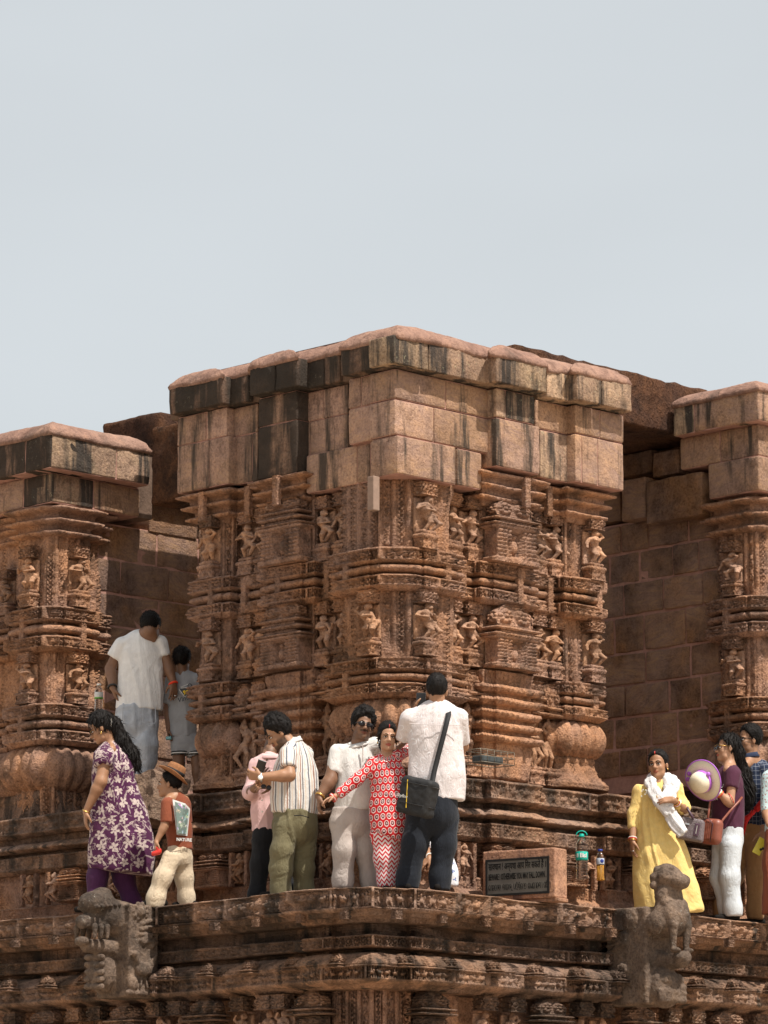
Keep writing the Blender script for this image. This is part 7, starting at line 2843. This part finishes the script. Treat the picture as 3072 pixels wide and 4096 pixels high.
# ================================================================== 13 man in navy check
p = Person('man in a navy check shirt and tan trousers with sunglasses, behind the maroon tee', 33.38, cG, SK_MED, 0, px=752)
h = p.head(800, 265, 0, yaw=-68, pitch=2, roll=0, neck=p.w(800, 455), neck_r=.058, beard=(.3, .4))
p.f.chain([p.w(760, 540, -.1), p.w(820, 480), p.w(960, 560, .08)], [.045, .055, .045], .03)
p.f.cone(p.w(850, 560), p.w(860, 1000), .06, .06, .05)
p.arm((965, 600, -.05), (985, 950, -.08), (950, 1270, -.20), (.056, .048, .046, .029))
p.arm((760, 600, .1), (740, 900, .1), (720, 1200, .0), (.056, .048, .046, .029))
p.hand(p.w(950, 1270, -.2), p.w(915, 1440, -.24)-p.w(950, 1270, -.2), (-.5, .8, 0), (-.6, -.8, 0), .6)
p.hand(p.w(720, 1200, 0), (0, 0, -1), (1, 0, 0), (0, -1, 0), .5)
p.finish()
p.face(h)
p.hair(h, .010, (.052, .055), seed=45, back=-.06, rough=.008, top=.014)
o_ = h['o']
sg = MB()
for q in (-1, 1):
    sg.ell(o_(q*.034, .106, -.016), (.030, .007, .022), h['M'], 12, 8)
sg.tube([o_(-.079, -.01, -.004), o_(-.070, .078, .0), o_(-.034, .112, .002), o_(0, .116, .0), o_(.034, .112, .002), o_(.070, .078, .0), o_(.079, -.01, -.004)], .0035, 6)
sg.build('sunglasses', M_LENS, p.o, True)
p.garment('check_shirt', C_CHECK, [
    dict(p=[(865, 1205, 128), (865, 1000, 145), (862, 800, 150), (860, 640, 140)], ratio=.8, cap0=True),
    dict(p=[(775, 570, 70, -.05), (830, 522, 64), (950, 560, 72, .05)], ratio=.95),
    dict(p=[(960, 600, 78, -.05), (985, 940, 64, -.08), (965, 1200, 54, -.17)], cap1=True), dict(p=[(765, 610, 74, .1), (745, 880, 62, .1)], cap1=True)], fold=.012, fu=6, fv=4, seed=46)
p.collar(p.w(805, 450, -.01), .070, .030, cloth('navy_cloth', (.02, .03, .065)), (.2, 0))
p.garment('tan_trousers', C_TAN, [
    dict(p=[(850, 1180, 125), (850, 1330, 130)], ratio=.85, cap0=True),
    dict(p=[(870, 1420, 112, -.04), (875, 1750, 98, -.04), (870, 2080, 86, -.03), (868, 2200, 86, -.03)], cap1=True),
    dict(p=[(760, 1400, 100, .06), (640, 1750, 84, .08), (490, 2040, 70, .06), (480, 2160, 70, .06)], cap1=True)], fold=.012, fu=5, fv=4, seed=47)
m = MB()
m.box((-.038, -.005, -.075), (.038, .005, .075), np.array(Matrix.Rotation(math.radians(28), 3, 'Y') @ Matrix.Rotation(.15, 3, 'Z')), p.w(912, 1415, -.28))
yp = thing('phone', 'yellow phone with two dark lenses, held low by the man in navy check', 'phone', tuple(map(float, p.w(912, 1415, -.28))))
m.build('phone_body', plain_mat('yellow_phone_glass', (.66, .56, .06), .25, .5), yp, bevel=.006)
for q in ((925, 1450), (948, 1440)):
    m = MB()
    m.ell(p.w(q[0], q[1], -.289), (.012, .006, .012))
    m.build('camera_lens', M_LENS, yp, True)
p.shoes([(756, -.03), (720, .06)], dirs=[(-1, -.4), (-1, -.4)])
rs = thing('sling_strap', 'bright red sling strap crossing behind the maroon tee', 'bag strap', tuple(map(float, p.w(830, 1080, -.3))))
M_REDS = plain_mat('red_webbing', (.58, .02, .02), .6, .3, 0, .12, 60)
m = MB()
m.tube([p.w(1010, 890, -.22), p.w(940, 950, -.25), p.w(870, 1025, -.25)], [.034, .034, .028], 6)
m.tube([p.w(870, 1025, -.25), p.w(800, 1090, -.24), p.w(740, 1130, -.2), p.w(742, 1200, -.16), p.w(735, 1300, -.12)], [.016, .020, .030, .024, .01], 6)
m.tube([p.w(810, 1085, -.24), p.w(770, 1140, -.22), p.w(745, 1230, -.18)], [.016, .02, .01], 6)
m.build('strap', M_REDS, rs, True)
m = MB()
m.ell(p.w(838, 1048, -.27), (.022, .014, .024))
m.build('buckle', M_REDS, rs, True)

# ================================================================== 14 woman cut off by the right edge
p = Person('person in a pale aqua printed top, cut off by the right edge of the picture', 33.0, cG, SK_MED, 0, px=778)
h = p.head(1130, 360, .0, yaw=-60, pitch=0, neck=p.w(1130, 560), neck_r=.046, sz=.95)
p.f.chain([p.w(1040, 640), p.w(1130, 600), p.w(1230, 640)], [.04, .048, .04], .03)
p.f.cone(p.w(1130, 660), p.w(1130, 1000), .055, .055, .05)
p.arm((1010, 680, 0), (985, 1050, -.05), (1010, 1180, -.2), (.05, .042, .040, .025))
p.arm((1240, 680, 0), (1290, 1000, 0), (1240, 1250, -.1), (.05, .042, .040, .025))
p.hand(p.w(1010, 1180, -.2), (.6, -.4, .1), (0, .5, -.6), (0, 0, 1), .6, .92)
p.hand(p.w(1240, 1250, -.1), (0, 0, -1), (-1, 0, 0), (0, -1, 0), .5, .92)
p.finish()
p.hair(h, .014, (.062, .055), seed=48, back=-.1)
p.garment('aqua_top', C_AQUA, [
    dict(p=[(1130, 1260, 165), (1130, 1000, 150), (1130, 760, 150), (1130, 690, 130)], ratio=.7, cap0=True),
    dict(p=[(1030, 660, 66), (1130, 615, 66), (1230, 660, 66)], ratio=.9),
    dict(p=[(1010, 690, 78), (985, 1045, 60, -.04)], cap1=True), dict(p=[(1240, 690, 78), (1280, 980, 60)], cap1=True)], fold=.010, seed=49)
p.garment('brown_skirt', C_BROWNT, [
    dict(p=[(1130, 1230, 155), (1130, 1600, 175), (1130, 2150, 195)], ratio=.75, cap0=True, cap1=True)], fold=.016, seed=50)
p.shoes([(772, 0), (784, 0)])
# ------------------------------------------------------------------ gargoyles on the platform edge
def gargoyle(label, arm, px, build, seed):
    a = CT.a(arm, px, 0, -.3)
    q = CT.pt(arm, a, 0)
    n = NL if arm == 'L' else NR
    t = -LD if arm == 'L' else RD
    M = np.stack([[n[0], n[1], 0], [t[0], t[1], 0], [0, 0, 1.]], 1)
    o = np.array([q[0], q[1], 0])
    g = lambda x, y, z: o+M @ np.array([x, y, z])
    f = Field(.0102)
    E = lambda c, r, k=.03, op='u': f.ell(g(*c), r, M, k, op)
    Cn = lambda a_, b_, ra, rb, k=.03, op='u': f.cone(g(*a_), g(*b_), ra, rb, k, op)
    Bx = lambda c, r, k=.02, rad=.02, op='u': f.box(g(*c), r, M, rad, k, op)
    build(E, Cn, Bx)
    V, F = f.mesh()
    N = vnormals(V, F)
    V = V+N*((fnoise(V*40, seed, 3)-.5)*.008+(fnoise(V*10, seed+4, 2)-.5)*.012)[:, None]
    c = V.mean(0)
    ob = link('makara_gargoyle', mesh_np('makara_gargoyle', V-c, F, M_GARG, True), None, loc=Vector(c))
    return tag(ob, label, 'stone gargoyle')

def makara_left(E, Cn, Bx):
    Bx((-.02, .0, -.37), (.16, .205, .38))                              # bedded block
    Cn((.02, -.02, -.12), (.20, -.02, -.08), .16, .15, .02)              # skull
    E((.30, -.02, .01), (.17, .14, .11), .015)                          # upturned snout
    E((.25, -.02, .09), (.08, .09, .06), .015)
    Cn((.30, -.02, -.13), (.45, -.02, -.15), .095, .06, .015)            # upper lip
    Cn((.0, -.0, -.345), (.40, -.02, -.335), .085, .062, .015)          # lower jaw
    E((.46, -.02, -.305), (.05, .075, .04), .01)
    E((.36, .0, -.238), (.13, .32, .046), .012, 's')                     # mouth hollow
    E((.25, .12, -.235), (.05, .10, .04), .012, 's')
    for q in (.02, .13, .24):
        Cn((.28+q*.6, .10, -.185), (.285+q*.6, .105, -.275), .026, .016, .006)     # fangs
        Cn((.28+q*.6, -.12, -.185), (.285+q*.6, -.125, -.275), .026, .016, .006)
    for s in (-1, 1):
        E((.03, s*.215, -.05), (.050, .035, .050), .004)                # eye ball in a ring
        for k in range(10):
            t = k*math.pi/5
            E((.03+.072*math.cos(t), s*.205, -.05+.066*math.sin(t)), (.022, .02, .020), .006)
        for k in range(4):
            Cn((.02, s*.205, -.15-.045*k), (-.15, s*.218, -.10-.065*k), .024, .012, .004)   # swept frill
        for k in range(5):
            t = k*.9
            E((-.06+.05*math.cos(t), s*.21, -.30+.05*math.sin(t)), (.026, .022, .026), .005)
    for k in range(6):
        Cn((.16+.045*k, -.15, .005-.006*k), (.18+.045*k, .125, .0-.006*k), .016, .016, .006)   # snout wrinkles
    E((.20, -.06, -.55), (.12, .12, .17), .02)                           # lobed drop below
    for k in range(5):
        Cn((.29, -.15, -.42-.06*k), (.30, .05, -.43-.06*k), .026, .026, .008)
    # bird carved on the side block
    E((.0, .225, -.52), (.085, .04, .062), .006)
    Cn((.05, .225, -.49), (.10, .235, -.42), .026, .019, .006)
    E((.11, .235, -.40), (.034, .026, .028), .006)
    Cn((.135, .235, -.405), (.165, .235, -.415), .012, .006, .004)
    for k in range(3):
        Cn((-.03, .225, -.50-.02*k), (-.14+.01*k, .225, -.40-.035*k), .020, .012, .005)
    Cn((.0, .21, -.57), (.03, .225, -.66), .014, .010, .005)
    Cn((-.03, .21, -.57), (-.04, .225, -.67), .014, .010, .005)
    E((.10, .205, -.64), (.05, .035, .06), .01)
    Cn((-.17, .20, -.715), (.15, .20, -.715), .022, .022, .008)

def makara_right(E, Cn, Bx):
    Bx((.0, .0, -.40), (.22, .175, .40))
    E((.16, .0, -.14), (.20, .165, .13))                                # makara skull
    Cn((.05, .0, -.44), (.44, .0, -.435), .095, .075)                    # lower jaw
    E((.47, .0, -.42), (.05, .09, .05))
    E((.36, .0, -.33), (.14, .30, .062), .02, 's')
    E((.34, .0, -.08), (.15, .155, .175))                               # seated lion: body
    E((.32, .0, .08), (.115, .12, .13))
    E((.33, .0, .24), (.11, .12, .10), .015)                         # lion head
    for k in range(9):
        t = k*math.pi/4.5
        E((.255, .115*math.cos(t), .21+.105*math.sin(t)), (.035, .036, .036), .008)   # mane curls
    for s in (-1, 1):
        E((.405, s*.052, .262), (.022, .022, .020), .005)
    E((.47, .0, .178), (.05, .10, .012), .006, 's')
    E((.44, .0, .20), (.085, .09, .068))                                 # muzzle
    E((.30, .0, .31), (.07, .08, .05))
    E((.235, .0, .22), (.055, .11, .10))
    for s in (-1, 1):
        E((.27, s*.09, .29), (.03, .03, .045), .012)
        Cn((.38, s*.09, .02), (.44, s*.085, -.16), .048, .042, .02)
        Cn((.44, s*.085, -.16), (.43, s*.08, -.36), .034, .026, .008)
        E((.455, s*.08, -.365), (.05, .035, .022), .006)
        for k in range(3):
            E((.36+.02*k, s*(.10-.02*k), -.04-.05*k), (.03, .03, .02), .008)
        E((.30, s*.15, -.14), (.09, .05, .10))
        E((.05, s*.172, -.10), (.055, .035, .055), .01)
        E((.05, s*.178, -.10), (.085, .02, .085), .01)
        for k in range(5):
            Cn((.0, s*.175, -.22-.018*k), (-.20, s*.185, -.16-.05*k), .020, .013, .008)
    Cn((.40, -.05, .235), (.46, -.05, .235), .02, .018, .008)
    Cn((.40, .05, .235), (.46, .05, .235), .02, .018, .008)
    E((.26, .0, -.66), (.13, .15, .17))
    E((.34, -.07, -.60), (.05, .05, .05), .015)
    E((.34, .08, -.60), (.05, .05, .05), .015)
    for k in range(3):
        Cn((.33, -.12, -.70-.03*k), (.36, .12, -.66-.05*k), .03, .03, .02)
    for k in range(8):
        t = k*math.pi/4
        E((-.04+.045*math.cos(t), -.18, -.52+.045*math.sin(t)), (.026, .02, .026), .006)
    E((-.04, -.185, -.52), (.02, .02, .02), .006)

gargoyle('weathered beast-head gargoyle with an open mouth, below the woman in purple', 'L', 126, makara_left, 5)
gargoyle('dark lichen-spotted gargoyle with a seated lion on it, below the woman in yellow', 'R', 640, makara_right, 9)

# ------------------------------------------------------------------ warning sign
sg_a = math.radians(33)
sn = np.array([-math.sin(sg_a), -math.cos(sg_a), 0])
st = np.array([math.cos(sg_a), -math.sin(sg_a), 0])
SM = np.stack([st, -sn, Zv], 1)              # local x along the face, y into the stone, z up
sc0 = G(555, 30.85, 0.02)
sw, sh2, sd2 = .685, .405, .20
so = sc0-st*sw                                # lower left corner of the face
sign = thing('warning_sign', 'stone block with a dark trilingual BEWARE plaque, on the platform right of the dark trousers', 'warning sign', tuple(map(float, so)))
M_SIGNST = stone_mat('sign_sandstone', (.34, .19, .13), (.40, .23, .15), (.10, .06, .05), .12, .35, .2, .2, .8, 61)
m = MB()
m.box((0, 0, 0), (sw, sd2, sh2), SM, so)
m.build('sign_block', M_SIGNST, sign, bevel=.012)
m = MB()
m.box((-.02, .02, -.03), (sw+.02, sd2-.02, 0.0), SM, so)
m.build('sign_base', M_SIGNST, sign, bevel=.006)
M_PLQ = plain_mat('dark_grey_plaque', (.135, .128, .112), .45, .4, 0, .16, 8)
M_PLF = plain_mat('black_frame', (.012, .012, .012), .5, .3)
px0_, px1_, pz0_, pz1_ = .035, .635, .035, .335
m = MB()
for (a_, b_, c_, d_) in ((px0_, px1_, pz0_, pz0_+.018), (px0_, px1_, pz1_-.018, pz1_), (px0_, px0_+.016, pz0_+.018, pz1_-.018), (px1_-.016, px1_, pz0_+.018, pz1_-.018)):
    m.box((a_, -.012, c_), (b_, .004, d_), SM, so)
m.build('plaque_frame', M_PLF, sign)
m = MB()
m.box((px0_+.014, -.006, pz0_+.016), (px1_-.014, .003, pz1_-.016), SM, so)
plq = m.build('plaque', M_PLQ, sign)
M_LET = plain_mat('black_lettering', (.008, .008, .008), .5, .2)
srot = (math.pi/2, 0, -sg_a)
def sgp(x, z):
    return so+SM @ np.array([x, -.0085, z])
def sign_text(txt, x, z, w_, size, **kw):
    o = flat_text(txt, size, M_LET, sign, sgp(x, z), srot, 'lettering', align='LEFT', **kw)
    xs = [v.co.x for v in o.data.vertices]
    if xs:
        o.scale = (w_/(max(xs)-min(xs)), 1, 1)
    return o
sign_text('BEWARE ! OTHERWISE YOU MAY FALL DOWN .', .062, .188, .545, .072, bold=.0012)
sign_text('\u0938\u093e\u0935\u0927\u093e\u0928 ! \u0905\u0928\u094d\u092f\u0925\u093e \u0906\u092a \u093f\u0917\u0930 \u0938\u0915\u0924\u0947 \u0939\u0948\u0902 \u0964', .062, .272, .545, .078, bold=.0006)
# third line drawn stroke by stroke (rounded letters)
arch = [(0, .42), (.02, .70), (.16, .92), (.36, .96), (.56, .88), (.66, .66), (.66, .42)]
GL = {
 's': [arch+[(.66, 0)], [(0, .42), (.04, .16), (.22, .04), (.38, .14), (.36, .34), (.2, .40), (.12, .28)]],
 'a': [[(.12, .96), (.30, .90), (.34, .6), (.34, 0)]],
 'b': [arch+[(.58, .12), (.32, 0), (.08, .12), (.06, .34), (.26, .44), (.44, .30)]],
 'd': [arch+[(.56, .06), (.3, -.02), (.08, .10), (0, .42)], [(.3, .46), (.5, .36)]],
 'n': [arch+[(.62, .18), (.44, .02)], [(0, .42), (.10, .30), (.26, .36), (.24, .56), (.10, .60)]],
 'c': [arch+[(.60, .10), (.34, 0), (.10, .10)], [(.1, .1), (.16, .34), (.40, .36)]],
 't': [[(.60, .30), (.66, .6), (.5, .9), (.22, .94), (.04, .7), (.06, .4), (.26, .28), (.42, .44), (.36, .62), (.22, .6)], [(.5, .3), (.62, .1), (.8, -.1)]],
 'p': [[(0, .9), (.05, .3), (.25, .1), (.5, .2), (.62, .5), (.62, .96)], [(.62, .5), (.62, 0)], [(0, .9), (.2, .96)]],
 'D': [arch+[(.54, .20), (.26, .24), (.22, .04), (.44, -.06), (.60, .02)]],
 'y': [[(0, .92), (.04, .4), (.26, .22), (.5, .34), (.6, .6), (.6, .96)], [(.6, .6), (.62, .06), (.4, -.06)], [(.16, .9), (.3, .6)]],
 'r': [arch+[(.6, .16), (.36, .0), (.14, .1)], [(.2, .5), (.4, .5)]],
 'm': [[(0, .9), (.06, .2), (.24, .06), (.4, .2), (.3, .4), (.12, .36)], [(.4, .2), (.62, .3), (.64, .96)], [(.64, .4), (.64, 0)]],
 'B': [arch+[(.62, .1), (.4, -.02), (.2, .08), (.2, .3), (.42, .34)], [(0, .42), (.02, .0)]],
 'A': [arch+[(.60, .14), (.36, .02), (.12, .14), (.2, .36), (.44, .36)], [(.80, .96), (.80, 0)], [(.66, .5), (.80, .5)]],
 'C': [arch+[(.56, .3), (.3, .26), (.24, .06), (.44, -.06), (.64, .04), (.7, .2)]],
 'i': [[(.0, .98), (.14, 1.2), (.36, 1.16), (.42, .98)]],
 'e': [[(.24, .96), (.06, .8), (.04, .4), (.2, .1), (.34, .2)]],
 '!': [[(.1, .96), (.1, .3)], [(.1, .08), (.1, 0)]],
 '|': [[(.1, .98), (.1, -.02)]],
 'v': [[(.0, -.02), (.16, -.2)]],
}
m = MB()
x = .062
for ch in 'sabdan! necetv pDiyibar smBabna ACi |':
    if ch == ' ':
        x += .012
        continue
    w_ = {'a': .012, 'e': .010, '!': .009, '|': .008, 'v': .004, 'i': 0}.get(ch, .0225)
    xx = x-(.020 if ch == 'i' else 0)
    for st_ in GL[ch]:
        pts = [so+SM @ np.array([xx+px_*.026, -.0075, .080+py_*.050]) for px_, py_ in st_]
        m.tube(pts, .0019, 4)
    x += w_
m.build('lettering', M_LET, sign)

# ------------------------------------------------------------------ bottles
def clear_mat(name, col, rough=.04, trans=1.0):
    m_, t, b = new_mat(name)
    b.inputs['Base Color'].default_value = (*col, 1)
    b.inputs['Transmission Weight'].default_value = trans
    b.inputs['Roughness'].default_value = rough
    b.inputs['IOR'].default_value = 1.25
    return m_
M_PET = clear_mat('clear_plastic', (.93, .95, .96))
M_JUICE = clear_mat('orange_juice', (.70, .34, .06), .2, .35)
M_TEAL = plain_mat('teal_plastic', (.0, .38, .30), .4, .4, 0, .04)
M_BLUECAP = plain_mat('blue_plastic', (.02, .04, .26), .4, .4, 0, .04)
def bottle_prof(r, h, neck=.016, waves=9, amp=.0022, shoulder=.72):
    pr = [(r*.86, 0), (r, .012)]
    for k in range(waves*4+1):
        z = .02+(h*shoulder-.02)*k/(waves*4)
        pr.append((r-amp*(1-math.cos(2*math.pi*k/4)), z))
    for k in range(1, 7):
        t = k/6
        pr.append((neck+(r-neck)*math.cos(t*math.pi/2)**.8, h*shoulder+(h*.90-h*shoulder)*t))
    pr += [(neck, h*.94), (neck+.003, h*.945), (neck, h*.95)]
    return pr
def bottle(label, base, r, h, cap_mat, label_col=None, lz=(.45, .64), handle=False, fill=None):
    t = thing('bottle', label, 'bottle', tuple(map(float, base)))
    m = MB()
    m.lathe(bottle_prof(r, h), 24, None, base)
    m.build('bottle_body', M_PET, t, True)
    m = MB()
    m.lathe([(.0195, h*.945), (.0205, h*.95), (.0205, h*.995), (.018, h)], 18, None, base)
    m.build('cap', cap_mat, t, True)
    if label_col is not None:
        m = MB()
        m.lathe([(r+.001, h*lz[0]), (r+.0025, h*lz[0]+.002), (r+.0025, h*lz[1]-.002), (r+.001, h*lz[1])], 28, None, base)
        m.build('paper_label', label_col, t, True)
    if handle:
        m = MB()
        m.tube([np.asarray(base)+np.array([.045*math.cos(q), 0, h*.95+.006+.038*max(0, math.sin(q))]) for q in np.linspace(-.1, math.pi+.1, 13)], .0045, 6)
        m.tube([np.asarray(base)+np.array([.024*math.cos(q), .024*math.sin(q), h*.945]) for q in np.linspace(0, 2*math.pi, 17)[:-1]], .004, 6, True)
        m.build('carry_handle', cap_mat, t, True)
    if fill:
        m = MB()
        m.lathe([(r*.84, .006)]+[(r-.004, .014), (r-.004, h*fill)], 20, None, base)
        m.build('juice', M_JUICE, t, True)
    return t
bz = P(582, 879, 31.72)
bt = bottle('large clear water bottle with teal cap, handle and label on the plinth ledge', bz, .050, .375, M_TEAL, M_TEAL, (.42, .60), True)
for k, ch in enumerate('Bisl'):
    a_ = -.10+.30*k-(.06 if k > 1 else 0)
    p_ = bz+np.array([.0535*math.sin(a_), -.0535*math.cos(a_), .375*.512])
    flat_text(ch, .052, M_PRW, bt, p_, (math.pi/2, 0, a_), 'label_lettering', .0012)
m = MB()
m.box((-.010, -.0545, .375*.47), (.006, -.0525, .375*.56), R_(-.75), bz)
m.build('label_print', M_PRW, bt)
bz2 = P(600.5, 881, 31.9)
bt2 = bottle('small clear bottle of orange juice with a blue cap, right of the teal-capped bottle', bz2, .033, .265, M_BLUECAP, None, fill=.50)
m = MB()
m.lathe([(.0335, .265*.52), (.0345, .265*.53), (.0345, .265*.70), (.0335, .265*.71)], 24, None, bz2)
m.build('paper_label', plain_mat('white_blue_label', (.45, .48, .56), .5), bt2, True)
m = MB()
m.ell(bz2+np.array([.012, -.0335, .265*.62]), (.016, .003, .016))
m.build('label_print', M_BLUECAP, bt2, True)
bz3 = P(98.5, 713, 33.95)
bt3 = bottle('clear bottle with white cap and label, on the carved ledge left of the polo shirt', bz3, .037, .265, M_WHITEP, M_PRW, (.50, .70))
m = MB()
m.lathe([(.0400, .265*.485), (.0402, .265*.49), (.0402, .265*.52), (.040, .265*.525)], 24, None, bz3)
m.build('label_print', plain_mat('green_print', (.12, .35, .05), .6), bt3, True)

# ------------------------------------------------------------------ caged floodlight on the plinth ledge
cgc = P(488, 764.5, 31.15)
cage = thing('caged_floodlight', 'dark floodlight in a low wire cage on the ledge behind the photographer', 'floodlight', tuple(map(float, cgc)))
M_WIRE = plain_mat('dull_wire', (.20, .17, .13), .5, .5, .6, .1)
CM = np.stack([[RD[0], RD[1], 0], [-NR[0], -NR[1], 0], Zv], 1)
m = MB()
L_, D_, H_ = .20, .11, .105
def cg(x, y, z):
    return cgc+CM @ np.array([x, y, z])
for zz in (0, H_*.5, H_):
    m.tube([cg(-L_, -D_, zz), cg(L_, -D_, zz), cg(L_, D_, zz), cg(-L_, D_, zz)], .0035, 5, True)
for k in range(6):
    xx = -L_+2*L_*k/5
    m.tube([cg(xx, -D_, 0), cg(xx, -D_, H_), cg(xx, D_, H_), cg(xx, D_, 0)], .0032, 5)
m.build('wire_cage', M_WIRE, cage, True)
m = MB()
m.box((-.13, -.06, .005), (.12, .06, .062), CM, cgc)
m.build('lamp_housing', plain_mat('lamp_grey', (.05, .06, .062), .5, .4), cage, bevel=.008)
